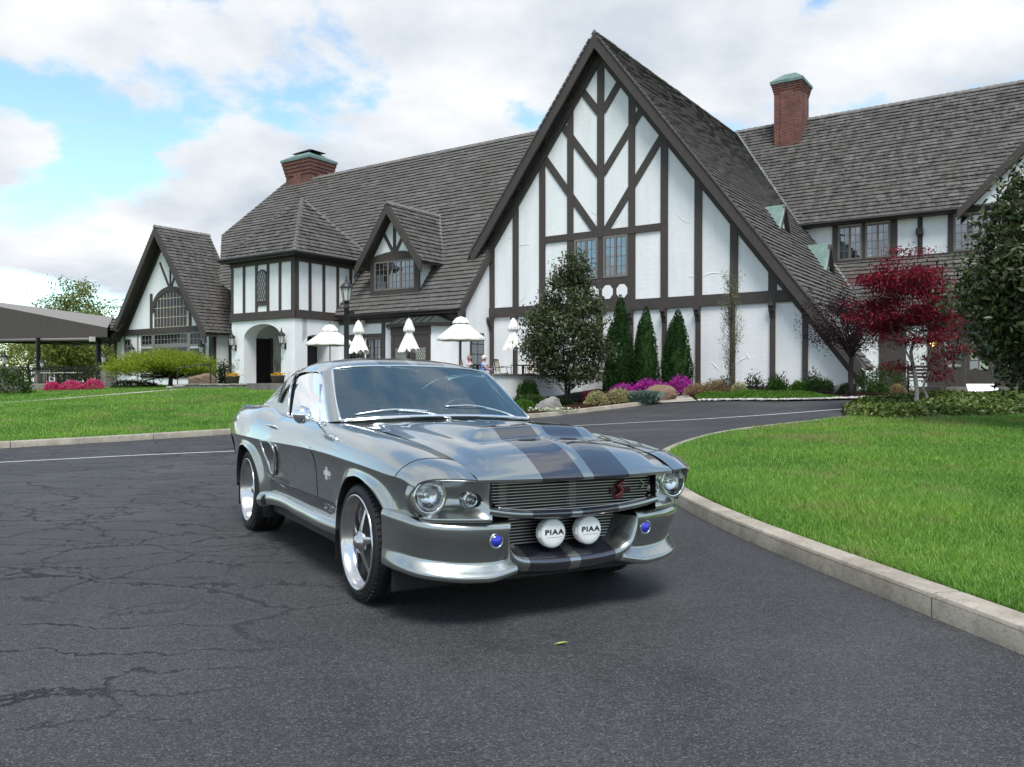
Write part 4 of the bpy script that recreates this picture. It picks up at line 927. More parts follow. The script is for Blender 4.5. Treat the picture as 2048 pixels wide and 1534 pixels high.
for u0, u1 in ((-9.2, -8.34), (-7.96, -7.18)):
    w = MB().box(u0, u1, -2.93, -2.90, 1.5, 3.35).build("window", TIMBER, club); MB().box(u0+.1, u1-.1, -2.945, -2.932, 1.6, 2.75).build("pane", WINGLASS, w); lt = MB()
    for t in np.arange(-2.0, 2.0, .21):
        for sl in (1.7, -1.7):
            pts = []
            for x in np.linspace(u0+.1, u1-.1, 24):
                z = 2.17 + t + sl*(x-(u0+u1)/2)
                if 1.6 <= z <= 2.75: pts.append((x, z))
            if len(pts) > 1: lt.bar((pts[0][0], -2.952, pts[0][1]), (pts[-1][0], -2.952, pts[-1][1]), .012, .018)
    lt.build("lead_lattice", plain("lead_cames", (.22, .20, .17), .5, .5) if "lead_cames" not in MATS else MATS["lead_cames"], w)
w = window_y(-6.05, -5.95, 1.6, 3.3, -2.05, 1, 1, 4, .02, .02, TIMBER)
for v0 in (-1.55,): 
    f = MB(); f.box(-5.87, -5.80, v0, v0+1.0, 1.5, 3.45); w = f.build("window", TIMBER, club)
    for i in range(2):
        for j in range(4): pane_obj(.40, .42, w, (-5.79, v0+.27+.46*i, 1.78+.46*j), 'x')
# ================= dormer on the left wing
dv = -1.65
wall_y("dormer_wall", [(-11.85, 5.5), (-8.80, 5.5), (-8.80, 7.15), (-10.33, 9.35), (-11.85, 7.15)], dv, dv+.15)
for x in (-11.85, -8.95): MB().prism([(dv, 5.5), (dv, 7.2), ((7.2-LZ0)/LSL+LV0, 7.2)], 'x', x, x+.15).build("dormer_cheek", PLASTER, club)
tim_y(-11.9, -8.75, 5.38, 5.66, dv, .07); tim_y(-11.9, -11.62, 5.66, 7.15, dv, .06); tim_y(-9.03, -8.75, 5.66, 7.15, dv, .06)
arcp = [(-11.9, 7.05), (-8.75, 7.05), (-8.75, 7.28)] + [(-8.75 - 3.15*t, 7.28 + .22*math.sin(math.pi*t)) for t in np.linspace(0, 1, 13)[1:-1]] + [(-11.9, 7.28)]; MB().prism(arcp, 'y', dv-.07, dv).build("timber", TIMBER, club)
tim_y(-10.41, -10.25, 7.4, 9.1, dv, .05); brace_y((-10.40, 7.45), (-11.05, 8.45), .16, dv); brace_y((-10.26, 7.45), (-9.61, 8.45), .16, dv)
window_y(-11.62, -9.03, 5.66, 7.05, dv-.02, 3, 3, 4, .07, .022, deep=.05)
ds = 1.38; dq = math.sqrt(1+ds*ds); dvr = (9.75-LZ0)/LSL + LV0
for sg in (1, -1):
    run = 2.15; base_z = 9.75 - ds*run; dvb = (base_z - LZ0)/LSL + LV0
    roof_plane((-10.33 + sg*run, dv-.55, base_z), (0, 1, 0), (-sg/dq, 0, ds/dq), [[(0, 0), (dvb-dv+.55, 0), (dvr-dv+.55, run*dq), (0, run*dq)]] if True else None, single=45 if sg > 0 else 0, mat=SHINGLE_B)
    MB().prism([(-10.33, 9.70), (-10.33+sg*run, base_z-.04), (-10.33+sg*run, base_z-.50), (-10.33, 9.22)], 'y', dv-.60, dv-.50).build("bargeboard", TIMBER, club)
    MB().prism([(-10.33, 9.60), (-10.33+sg*run, base_z-.13), (-10.33+sg*run, base_z-.2), (-10.33, 9.5)], 'y', dv-.50, dv).build("soffit", TIMBER, club)
ridge_caps((-10.33, dv-.6, 9.77), (-10.33, dvr, 9.77), club)
MB().bar((-8.15, (6.75-LZ0)/LSL+LV0, 6.80), (-10.33, dvr, 9.85), .12, .03).build("valley_flashing", FLASH, club)
# ================= tower
tu0, tu1, tv0, tv1 = -18.5, -13.75, -4.85, .3
def arch_pts(c, hw, zs, rise, n=17): return [(c + hw*math.cos(t), zs + rise*math.sin(t)) for t in np.linspace(0, math.pi, n)]
def arch_wall_y(name, u0, u1, z0, z1, c, hw, zs, rise, y0, y1):
    """wall with an arched doorway"""
    mb = MB(); A = arch_pts(c, hw, zs, rise)
    mb.prism([(u0, z0), (c-hw, z0), (c-hw, zs), (c-hw, z1), (u0, z1)], 'y', y0, y1); mb.prism([(c+hw, z0), (u1, z0), (u1, z1), (c+hw, z1), (c+hw, zs)], 'y', y0, y1)
    for p, q in zip(A[:-1], A[1:]): mb.prism([p, (p[0], z1), (q[0], z1), q], 'y', y0, y1)
    return mb.build(name, PLASTER, club)
def arch_wall_x(name, v0, v1, z0, z1, c, hw, zs, rise, x0, x1):
    mb = MB(); A = arch_pts(c, hw, zs, rise)
    mb.prism([(v0, z0), (c-hw, z0), (c-hw, z1), (v0, z1)], 'x', x0, x1); mb.prism([(c+hw, z0), (v1, z0), (v1, z1), (c+hw, z1)], 'x', x0, x1)
    for p, q in zip(A[:-1], A[1:]): mb.prism([p, (p[0], z1), (q[0], z1), q], 'x', x0, x1)
    return mb.build(name, PLASTER, club)
arch_wall_y("porch_front", tu0, tu1-.002, .5, 4.4, -16.14, 1.40, 3.35, .70, tv0, tv0+.75)
arch_wall_x("porch_side", tv0+.76, tv1, .5, 4.4, -3.55, .85, 2.95, .55, tu1-.75, tu1)
MB().box(tu0, tu0+.3, tv0+.76, tv1, .5, 4.4).build("porch_side", PLASTER, club)
MB().box(tu0+.3, tu1-.3, -1.6, -1.4, .5, 4.4).build("porch_back", PLASTER, club)
MB().box(-17.0, -15.9, -1.68, -1.60, .95, 3.5).build("door", DARKVOID, club)
dr = MB().box(-17.0, -16.86, -1.75, -1.60, .95, 3.6).build("door_frame", TIMBER, club); MB().box(-16.04, -15.9, -1.75, -1.60, .95, 3.6).build("door_frame", TIMBER, club)
MB().box(tu0+.3, tu1-.3, tv0, tv1, .72, .95).build("porch_floor", plain("porch_stone", (.30, .28, .26), .8, var=.15), club)
MB().box(tu1-.9, tu1-.86, -4.4, -2.7, .9, 3.6).build("dark_door", DARKVOID, club)
MB().box(tu0+.30, tu0+.36, -3.75, -2.75, .95, 3.45).build("porch_door", DARKVOID, club); MB().box(tu0+.30, tu0+.42, -2.75, -2.60, .95, 3.5).build("door_frame", TIMBER, club); MB().box(tu0+.30, tu0+.42, -3.90, -3.75, .95, 3.5).build("door_frame", TIMBER, club)
MB().box(tu0, tu1, tv0, tv1, 4.4, 7.3).build("tower_wall", PLASTER, club)
tim_y(tu0-.06, tu1+.08, 4.24, 4.64, tv0, .08); tim_x(tv0-.05, tv1, 4.24, 4.64, tu1, .08); tim_y(tu0-.06, tu1+.08, 6.95, 7.35, tv0, .08); tim_x(tv0-.05, tv1, 6.95, 7.35, tu1, .08)
for u in (-18.42, -17.49, -16.53, -15.66, -14.78): tim_y(u-.08, u+.08, 4.64, 6.95, tv0, .05, name="post")
MB().box(tu1-.22, tu1+.055, tv0-.055, tv0+.2, 4.64, 6.95).build("post", TIMBER, club)
for v in (-3.94, -3.06, -2.14, -1.25, -.4): tim_x(v-.08, v+.08, 4.64, 6.95, tu1, .05, name="post")
tim_y(-16.45, -15.74, 4.95, 5.12, tv0, .05)
A = [(-16.46, 5.1), (-15.73, 5.1)] + arch_pts(-16.095, .365, 6.35, .36, 9); w = MB().prism(A, 'y', tv0-.06, tv0).build("window", TIMBER, club)
A = [(-16.38, 5.17), (-15.81, 5.17)] + arch_pts(-16.095, .285, 6.33, .28, 9); MB().prism(A, 'y', tv0-.07, tv0-.06).build("pane", plain("grey_leaded_glass", (.16, .19, .18), .12, 0, .8), w)
lt = MB()
for t in np.arange(-1.4, 1.5, .38):
    for sl in (2.2, -2.2):
        pts = [(x, 5.85 + t + sl*(x+16.095)) for x in np.linspace(-16.37, -15.82, 20)]; pts = [p for p in pts if 5.18 < p[1] < 6.33 + .28*math.sqrt(max(0, 1-((p[0]+16.095)/.285)**2))]
        if len(pts) > 1: lt.bar((pts[0][0], tv0-.075, pts[0][1]), (pts[-1][0], tv0-.075, pts[-1][1]), .012, .022)
lt.build("lead_lattice", BLACKIRON, w)
ax, av, az = -16.15, -2.35, 10.62; oh = .42; ez = 7.32; cs = [(tu0-oh, tv0-oh), (tu1+oh, tv0-oh), (tu1+oh, tv1+oh-.3), (tu0-oh, tv1+oh-.3)]
for i in range(4):
    p, q_ = Vector((*cs[i], ez)), Vector((*cs[(i+1) % 4], ez)); apx = Vector((ax, av, az)); e = (q_-p); L = e.length; e.normalize(); t = (apx-p).dot(e); up = (apx-p) - e*t; H_ = up.length
    roof_plane(p, e, up, [[(0, 0), (L, 0), (t, H_)]], course=.27, wmin=.32, wmax=.6, single=(130 if i < 2 else 0), mat=SHINGLE_B)
    if i < 3: ridge_caps(Vector((*cs[(i+1) % 4], ez+.02)), Vector((ax, av, az+.03)), club, .30, .17)
MB().prism(cs, 'z', ez-.16, ez-.04).build("eaves_board", DARKMETAL, club)
MB().tube([(tu0-oh-.03, tv0-oh-.05, ez-.02), (tu1+oh+.05, tv0-oh-.05, ez-.02), (tu1+oh+.05, tv1, ez-.02)], .07, 8).build("gutter", DARKMETAL, club)
# ================= left cross gable
DC, DZ, DS, DVF = -31.05, 11.0, 1.31, -.5; drake = lambda u: DZ - DS*abs(u-DC)
wall_y("cross_gable_wall", [(-36.9, .3), (-26.2, .3), (-26.2, 4.5), (DC, DZ-.3), (-35.9, 4.65), (-36.9, 4.5)], DVF, DVF+.25)
wall_x("side_wall", [(DVF, .3), (3, .3), (3, 4.6), (DVF, 4.6)], -26.4, -26.2); tim_x(DVF, 3, 4.2, 4.62, -26.2, .05); tim_x(DVF, DVF+.22, .3, 4.2, -26.2, .05); tim_x(.62, .80, .3, 4.2, -26.2, .05)
dq = math.sqrt(1+DS*DS)
for sg in (1, -1):
    run = 5.25; bz = DZ - DS*run; vb = (max(bz, LZ0)-LZ0)/LSL + LV0; vr = (DZ-LZ0)/LSL + LV0
    roof_plane((DC+sg*run, DVF-.75, bz), (0, 1, 0), (-sg/dq, 0, DS/dq), [[(0, 0), (3.4, 0), (vr-DVF+.75, run*dq), (0, run*dq)]], single=80 if sg > 0 else 0, mat=SHINGLE_B)
    MB().prism([(DC, DZ-.03), (DC+sg*run, bz-.03), (DC+sg*run, bz-.62), (DC, DZ-.62)], 'y', DVF-.80, DVF-.68).build("bargeboard", TIMBER, club)
    MB().prism([(DC, DZ-.12), (DC+sg*run, bz-.12), (DC+sg*run, bz-.22), (DC, DZ-.22)], 'y', DVF-.68, DVF).build("soffit", TIMBER, club)
    MB().prism([(DC, DZ-.3), (DC+sg*4.75, drake(DC+4.75)-.3), (DC+sg*4.75, drake(DC+4.75)-.75), (DC, DZ-.85)], 'y', DVF-.05, DVF).build("rake_timber", TIMBER, club)
ridge_caps((DC, DVF-.8, DZ+.02), (DC, 2.7, DZ+.02), club)
tim_y(-36.9, -26.1, 4.28, 4.66, DVF, .08); tim_y(-36.95, -36.7, .4, 4.28, DVF, .06, name="post"); tim_y(-26.5, -26.1, .4, 4.28, DVF, .06, name="post")
MB().tube([(-37.4, DVF-.85, 4.55), (-35.6, DVF-.85, 4.6)], .07, 8).build("gutter", DARKMETAL, club)
roof_plane((-37.6, DVF-.8, 4.55), (1, 0, 0), (0, .6, .8), [[(0, 0), (2.2, 0), (2.2, 1.7), (1.3, 1.5)]])
cw = -30.5
tim_y(-32.72, -32.48, 4.66, 6.9, DVF, .06, name="post"); tim_y(-28.55, -28.30, 4.66, 6.9, DVF, .06, name="post")
ring_ = MB(); Ao, Ai = arch_pts(cw, 2.05, 5.75, 1.50, 21), arch_pts(cw, 1.75, 5.65, 1.25, 21)
for i in range(20): ring_.prism([Ai[i], Ao[i], Ao[i+1], Ai[i+1]], 'y', DVF-.07, DVF)
ring_.build("arch_timber", TIMBER, club)
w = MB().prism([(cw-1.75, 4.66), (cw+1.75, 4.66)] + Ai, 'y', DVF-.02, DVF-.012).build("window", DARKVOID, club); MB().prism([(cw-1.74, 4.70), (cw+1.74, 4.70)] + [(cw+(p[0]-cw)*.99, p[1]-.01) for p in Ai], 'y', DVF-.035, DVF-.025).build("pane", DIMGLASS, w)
gb = MB()
for i in range(11):
    x = cw - 1.75 + 3.5*i/10; zt_ = 5.65 + 1.25*math.sqrt(max(0, 1-((x-cw)/1.75)**2)); gb.box(x-.022, x+.022, DVF-.05, DVF-.03, 4.66, zt_)
for z in (4.68, 5.3, 5.92, 6.5): hw_ = 1.75*math.sqrt(max(0, 1-max(0, (z-5.65)/1.25)**2)); gb.box(cw-hw_, cw+hw_, DVF-.052, DVF-.03, z-.022, z+.022)
gb.build("glazing_bars", plain("pale_glazing_bar", (.42, .36, .28), .5), w)
tim_y(cw-.07, cw+.07, 7.2, 10.2, DVF, .05); brace_y((cw-.12, 7.2), (cw-1.15, 8.85), .15, DVF); brace_y((cw+.10, 7.2), (cw+.95, 8.75), .15, DVF)
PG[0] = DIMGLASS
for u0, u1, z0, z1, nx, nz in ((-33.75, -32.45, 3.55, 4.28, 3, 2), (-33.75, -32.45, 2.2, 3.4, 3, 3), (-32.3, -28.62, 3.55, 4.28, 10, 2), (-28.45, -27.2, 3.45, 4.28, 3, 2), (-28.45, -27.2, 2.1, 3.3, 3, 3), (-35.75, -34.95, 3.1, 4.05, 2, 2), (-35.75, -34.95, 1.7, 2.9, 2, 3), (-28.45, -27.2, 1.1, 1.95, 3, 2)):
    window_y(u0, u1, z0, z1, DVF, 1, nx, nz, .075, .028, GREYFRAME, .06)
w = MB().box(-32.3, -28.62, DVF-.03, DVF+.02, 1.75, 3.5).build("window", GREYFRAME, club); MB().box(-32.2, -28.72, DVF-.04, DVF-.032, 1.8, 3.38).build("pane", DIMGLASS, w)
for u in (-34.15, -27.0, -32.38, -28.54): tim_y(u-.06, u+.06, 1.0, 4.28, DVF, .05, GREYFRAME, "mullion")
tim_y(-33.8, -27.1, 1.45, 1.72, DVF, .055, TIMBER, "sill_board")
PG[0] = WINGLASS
# ================= right wing
RV, RE, RZ0, RSL, RR = 11.79, 11.29, 9.12, 1.30, 16.6; rz = lambda v: RZ0 + RSL*(v-RE); q = math.sqrt(1+RSL**2); rs = lambda v: (v-RE)*q
roof_plane((0, RE, RZ0), (1, 0, 0), (0, 1/q, RSL/q), [[(5.21, 0), (20.5, 0), (20.5, rs(RR)), (.05, rs(RR))]], wmin=.4, wmax=.8, mat=SHINGLE_B)
MB().add([(0, RR, rz(RR)), (20.5, RR, rz(RR)), (20.5, 24, 6), (0, 24, 6)], [(0, 1, 2, 3)]).build("roof", SHINGLE, club); ridge_caps((.1, RR, rz(RR)+.01), (20.5, RR, rz(RR)+.01), club)
wall_y("upper_wall", [(4.5, 6.5), (20.5, 6.5), (20.5, 9.4), (4.5, 9.4)], RV, RV+.2)
tim_y(5.0, 20.5, 8.98, 9.30, RV, .07); tim_y(6.6, 20.5, 6.95, 7.20, RV, .09)
for u, w_ in ((6.80, .24), (8.14, .16), (9.50, .30), (11.90, .22)): tim_y(u-w_/2, u+w_/2, 7.2, 8.98, RV, .06, name="post")
for u0, u1 in ((6.94, 8.06), (8.22, 9.33), (12.03, 12.65), (12.72, 13.4)): window_y(u0, u1, 7.22, 8.88, RV-.02, 2 if u1-u0 > .8 else 1, 2, 4, .08, .016, deep=.06)
MB().tube([(5.25, RE-.06, RZ0-.05), (20.5, RE-.06, RZ0-.05)], .075, 8).build("gutter", DARKMETAL, club); MB().box(5.3, 20.5, RE, RV, RZ0-.16, RZ0-.10).build("soffit", TIMBER, club)
dp = MB(); dp.tube([(10.62, RE+.1, 9.05), (10.62, RV-.1, 8.85), (10.62, RV-.1, 6.6)], .055, 8); dp = dp.build("downpipe", DARKMETAL, club); MB().box(10.47, 10.77, RV-.25, RV-.04, 8.12, 8.42).build("hopper", DARKMETAL, dp); tim_y(10.52, 10.74, 7.2, 8.98, RV, .03, name="post")
for sg in (1,):                                                   # wall gable half hidden by the big magnolia
    wall_y("wall_gable", [(12.6, 9.0), (17.6, 9.0), (15.1, 11.6)], RE-.02, RE+.15)
    for s2 in (1, -1): MB().prism([(15.1, 11.95), (15.1+s2*2.85, 8.95), (15.1+s2*2.85, 8.55), (15.1, 11.45)], 'y', RE-.35, RE-.02).build("bargeboard", TIMBER, club)
    brace_y((13.9, 9.0), (14.6, 10.4), .25, RE-.02)
PV, PZ = 9.6, 4.22; psl = (7.12-PZ)/(RV-PV); q = math.sqrt(1+psl**2)
roof_plane((0, PV, PZ), (1, 0, 0), (0, 1/q, psl/q), [[(8.85, 0), (20.5, 0), (20.5, (RV-PV)*q), (6.75, (RV-PV)*q)]], course=.25, wmin=.35, wmax=.7)
MB().tube([(8.8, PV-.05, PZ-.05), (20.5, PV-.05, PZ-.05)], .07, 8).build("gutter", DARKMETAL, club)
MB().bar((5.2, RE, RZ0+.06), (.1, RR, rz(RR)+.06), .22, .03, (.3, -.6, .7)).build("valley_flashing", FLASH, club); MB().bar((6.75, RV-.02, 7.16), (8.9, PV, PZ+.05), .26, .03, (.3, -.6, .7)).build("valley_flashing", FLASH, club)
GV = 10.0
wall_y("ground_wall", [(7.0, .3), (20.5, .3), (20.5, 4.3), (7.0, 4.3)], GV, GV+.2); tim_y(7, 20.5, 3.75, 4.2, GV, .08)
for u0, u1 in ((8.05, 8.36), (9.17, 10.31), (11.2, 11.66)): tim_y(u0, u1, .6, 3.75, GV, .06, name="post")
tim_y(11.66, 20.5, .6, .8, GV, .05, name="sill_board"); tim_y(11.66, 20.5, 3.15, 3.75, GV, .05)
for i in range(6):
    u0 = 11.70 + i*1.02; d = MB(); d.box(u0, u0+.98, GV-.09, GV-.01, .8, 1.75); d.box(u0, u0+.14, GV-.09, GV-.01, 1.75, 3.0); d.box(u0+.84, u0+.98, GV-.09, GV-.01, 1.75, 3.0); d.box(u0, u0+.98, GV-.09, GV-.01, 3.0, 3.15); d.box(u0+.47, u0+.51, GV-.08, GV-.02, 1.75, 3.0)
    for z in (2.15, 2.57): d.box(u0+.14, u0+.84, GV-.08, GV-.02, z-.02, z+.02)
    d.box(u0+.2, u0+.78, GV-.11, GV-.09, 1.0, 1.55)
    d = d.build("french_door", TIMBER, club)
    for a in (.305, .675):
        for z in (1.95, 2.36, 2.78): pane_obj(.33, .40, d, (u0+a, GV-.045, z), 'y')
# porch lamp that is lit
pl = MB(); pl.lathe([(.0005, .16), (.05, .12), (.09, .05), (.09, .0), (.06, -.10), (.0005, -.12)], 12, (11.42, GV-.22, 2.92)); pl.build("porch_lamp", plain("lit_lamp_glass", (.9, .6, .3), .4, emis=(1.0, .55, .18, 6.0)), club, True)
# little copper-clad dormers on the big right slope
for uf, vc, za in ((6.05, 5.35, 8.95), (7.25, 8.25, 7.55)):
    zb = rake(uf) + .02; hw_ = .58; ub = (G0-za)/GS; fr = MB().add([(uf, vc-hw_, zb), (uf, vc+hw_, zb), (uf, vc, za-.10), (uf-.08, vc-hw_, zb), (uf-.08, vc+hw_, zb), (uf-.08, vc, za-.10)], [(0, 1, 2), (5, 4, 3), (0, 3, 4, 1), (1, 4, 5, 2), (2, 5, 3, 0)]).build("vent_dormer", PLASTER, club)
    for s2 in (1, -1):
        MB().add([(uf+.18, vc, za+.02), (uf+.18, vc+s2*(hw_+.14), zb-.10), ((G0-zb+.1)/GS, vc+s2*(hw_+.14), zb-.04), (ub, vc, za+.02), (uf+.18, vc, za-.03), (uf+.18, vc+s2*(hw_+.14), zb-.15), ((G0-zb+.1)/GS, vc+s2*(hw_+.14), zb-.09), (ub, vc, za-.03)], [(0, 1, 2, 3), (4, 7, 6, 5), (0, 4, 5, 1), (1, 5, 6, 2), (2, 6, 7, 3)]).build("copper_roof", COPPER, fr)
        MB().bar((uf+.14, vc, za-.06), (uf+.14, vc+s2*(hw_+.12), zb-.20), .10, .14, (1, 0, 0)).build("bargeboard", TIMBER, fr)
    MB().bar((uf+.02, vc, zb), (uf+.02, vc, za-.1), .05, .07, (0, 1, 0)).build("timber", TIMBER, fr)
# ================= chimneys
def chimney(u0, u1, v0, v1, z0, z1, corb, cap_h, pipe=False, st=.05):
    b = MB(); b.box(u0, u1, v0, v1, z0, z1)
    for i in range(4): o = st*(i+1); zz = z1 - corb + i*corb/4; b.box(u0-o, u1+o, v0-o, v1+o, zz, zz + corb/4 + (.0 if i < 3 else .001))
    um = (u0+u1)/2; b.box(um-.35, um+.35, v0-.07, v0, z0, z1-corb); b.box(u1, u1+.07, (v0+v1)/2-.3, (v0+v1)/2+.3, z0, z1-corb)
    c = b.build("chimney", BRICK, club); o = st*4+.06; m_ = MB(); m_.box(u0-o, u1+o, v0-o, v1+o, z1, z1+.16); uu, vv = .45*(u1-u0)/2, .45*(v1-v0)/2; vm = (v0+v1)/2
    m_.add([(u0-o, v0-o, z1+.161), (u1+o, v0-o, z1+.161), (u1+o, v1+o, z1+.161), (u0-o, v1+o, z1+.161), (um-uu, vm-vv, z1+cap_h), (um+uu, vm-vv, z1+cap_h), (um+uu, vm+vv, z1+cap_h), (um-uu, vm+vv, z1+cap_h)], [(0,1,5,4),(1,2,6,5),(2,3,7,6),(3,0,4,7),(4,5,6,7)])
    m_.build("copper_cap", COPPER, c)
    if pipe: p = MB(); p.add([(um-1.0, vm-.6, z1+cap_h+.02), (um+1.0, vm-.6, z1+cap_h+.02), (um+1.0, vm+.6, z1+cap_h+.02), (um-1.0, vm+.6, z1+cap_h+.02), (um-.05, vm, z1+cap_h+.35), (um+.05, vm, z1+cap_h+.35)], [(0,1,5,4),(1,2,5),(2,3,4,5),(3,0,4),(3,2,1,0)]); p.build("flue_hood", BLACKIRON, c)
    return c
chimney(2.70, 4.15, 15.3, 17.0, 11.5, 17.85, .5, .65, st=.03)
chimney(-26.1, -23.8, 5.0, 6.9, 11.5, 15.55, .9, .65, True)
# roof vent behind the left ridge
b = MB(); b.lathe([(.75, 0), (.75, 1.6)], 16, (-19.9, 7.0, 14.0), 'y', 0, math.pi); b.build("roof_vent", plain("grey_vent_metal", (.22, .24, .25), .45, .6), club, True)
MB().add([(-19.9 + .75*math.cos(t), 7.0, 14.0 + .75*math.sin(t)) for t in np.linspace(0, math.pi, 15)], [tuple(range(15))]).build("vent_louvre", DARKMETAL, club)
bpy.context.view_layer.update()
# ================================================================ GROUND, ROAD, KERBS, LAWNS
from mathutils.geometry import delaunay_2d_cdt
def in_poly(P, x, y):
    P = np.asarray(P); x = np.asarray(x); y = np.asarray(y); ins = np.zeros(x.shape, bool); n = len(P); j = n-1
    for i in range(n):
        xi, yi, xj, yj = P[i, 0], P[i, 1], P[j, 0], P[j, 1]
        c = ((yi > y) != (yj > y)) & (x < (xj-xi)*(y-yi)/(yj-yi+1e-12) + xi); ins ^= c; j = i
    return ins
def smooth2(pts, n=5): return [tuple(p) for p in curve([(x, y, 0) for x, y in pts], n)[:, :2]]
def drape(name, poly, off, mat, step=.8, kind="structure", far=None):
    poly = np.array(poly, float); xs = np.arange(poly[:, 0].min(), poly[:, 0].max(), step); ys = np.arange(poly[:, 1].min(), poly[:, 1].max(), step)
    gx, gy = np.meshgrid(xs, ys); gx, gy = gx.ravel(), gy.ravel(); k = in_poly(poly, gx, gy)
    # boundary subdivided
    bnd = []
    for a, b in zip(poly, np.roll(poly, -1, axis=0)):
        m = max(1, int(np.linalg.norm(b-a) / step)); bnd += [tuple(a + (b-a)*i/m) for i in range(m)]
    B = np.array(bnd); gx, gy = gx[k], gy[k]
    vs = [Vector(p) for p in bnd] + [Vector(p) for p in zip(gx, gy)]; nb = len(bnd)
    r = delaunay_2d_cdt(vs, [(i, (i+1) % nb) for i in range(nb)], [], 1, 1e-4)
    V = np.array([(v.x, v.y) for v in r[0]]); z = T(V[:, 0], V[:, 1]) + off
    o = mk(name, np.column_stack([V, z]), r[2], mat, None, True)
    if o.data.polygons and o.data.polygons[0].normal.z < 0: o.data.flip_normals()
    return setp(o, kind=kind)
def worn(k, c):
    """dry, trodden turf: blotches everywhere, most of them at the island's far tip"""
    dv = k.n("ShaderNodeVectorMath", operation='DISTANCE'); k.l(k.mapping(c, (1, 1, 0)), dv.inputs[0]); dv.inputs[1].default_value = (5.6, 16.6, 0)
    tip = k.math('MULTIPLY', k.math('SUBTRACT', 1.0, k.math('DIVIDE', dv.outputs['Value'], 4.5), True), .13)
    return k.ramp(k.math('ADD', k.noise(c, .75, 5, .65), tip), [(.55, 0.), (.70, .9)])
def asphalt_mat():
    m, nt, b, out = new_mat("asphalt"); k = NT(nt); c = k.coord()
    big = k.noise(c, .30, 7, .66); mid = k.noise(c, 2.2, 6, .65); fine = k.noise(c, 55, 3, .7); agg = k.voro(c, 130, 'F1', 1); aggd = k.voro(c, 130, 'F1', 0)
    col = k.ramp(big, [(.32, (.031, .0313, .033)), (.5, (.045, .0453, .047)), (.68, (.070, .0703, .072))]); col = k.mix(1.0, col, k.ramp(k.noise(c, 1.1, 6, .7), [(.34, .74), (.5, 1.0), (.66, 1.30)]), 'MULTIPLY'); col = k.mix(k.ramp(mid, [(.45, 0.), (.7, .5)]), col, (.040, .0405, .043))
    col = k.mix(1.0, col, k.ramp(k.noise(c, 34, 4, .75), [(.32, .80), (.5, 1.0), (.68, 1.22)]), 'MULTIPLY'); col = k.mix(k.ramp(agg, [(.62, 0.), (.95, .55)]), col, (.16, .16, .165)); col = k.mix(k.ramp(agg, [(.05, .7), (.34, 0.)]), col, (.012, .012, .013)); col = k.mix(k.ramp(k.voro(c, 30, 'F1', 0), [(.05, .8), (.10, 0.)]), col, (.24, .24, .24))
    # hairline cracks: warped cells
    w = k.n("ShaderNodeVectorMath", operation='ADD'); k.l(c, w.inputs[0]); nz = k.n("ShaderNodeTexNoise"); nz.inputs['Scale'].default_value = 2.2; nz.inputs['Detail'].default_value = 9; nz.inputs['Roughness'].default_value = .68; k.l(c, nz.inputs[0])
    sc = k.n("ShaderNodeVectorMath", operation='SCALE'); k.l(nz.outputs[1], sc.inputs[0]); sc.inputs['Scale'].default_value = .5; k.l(sc.outputs[0], w.inputs[1])
    e1 = k.voro(k.mapping(w.outputs[0], (.30, .95, 1), (0, 0, -.45)), 1.3, 'DISTANCE_TO_EDGE', 0); cr = k.ramp(e1, [(.003, 1.), (.010, 0.)])
    e2 = k.voro(k.mapping(w.outputs[0], (.9, 1.2, 1)), 1.5, 'DISTANCE_TO_EDGE', 0); cr2 = k.math('MULTIPLY', k.ramp(e2, [(.004, 1.), (.012, 0.)]), k.ramp(k.noise(c, .42, 3, .5), [(.44, 0.), (.56, 1.)]))
    leftm = k.ramp(k.math('ADD', k.math('MULTIPLY', k.sepz(c, 0), -.13), k.math('MULTIPLY', k.noise(c, .3, 3, .5), .5)), [(.30, 0.), (.52, 1.)])     # the older, crazed part of the drive
    crack = k.math('MULTIPLY', k.math('MAXIMUM', cr, cr2), leftm)
    sil = k.math('MULTIPLY', k.ramp(e1, [(.012, 0.), (.022, .6), (.06, 0.)]), leftm)
    col = k.mix(k.math('MULTIPLY', sil, .35), col, (.10, .10, .105)); col = k.mix(k.math('MULTIPLY', crack, .9), col, (.008, .008, .009))
    k.l(col, b.inputs['Base Color']); b.inputs['Specular IOR Level'].default_value = .32
    k.l(k.ramp(mid, [(.35, .62), (.7, .82)]), b.inputs['Roughness'])
    h = k.math('SUBTRACT', k.math('MULTIPLY', aggd, -.8), k.math('MULTIPLY', crack, 2.0)); h = k.math('ADD', h, k.math('MULTIPLY', fine, .5))
    k.l(k.bump(h, .9, .008), b.inputs['Normal']); return m
def lawn_mat():
    m, nt, b, out = new_mat("lawn_soil_and_thatch"); k = NT(nt); c = k.coord(); n = k.noise(c, .8, 5, .6); f = k.noise(c, 25, 4, .7)
    col = k.ramp(n, [(.3, (.055, .12, .018)), (.6, (.075, .16, .024)), (.8, (.11, .17, .04))]); col = k.mix(worn(k, c), col, (.30, .25, .13)); col = k.mix(k.math('MULTIPLY', f, .5), col, (.03, .05, .012))
    k.l(col, b.inputs['Base Color']); b.inputs['Roughness'].default_value = .95; b.inputs['Specular IOR Level'].default_value = .1; k.l(k.bump(f, .8, .04), b.inputs['Normal']); return m
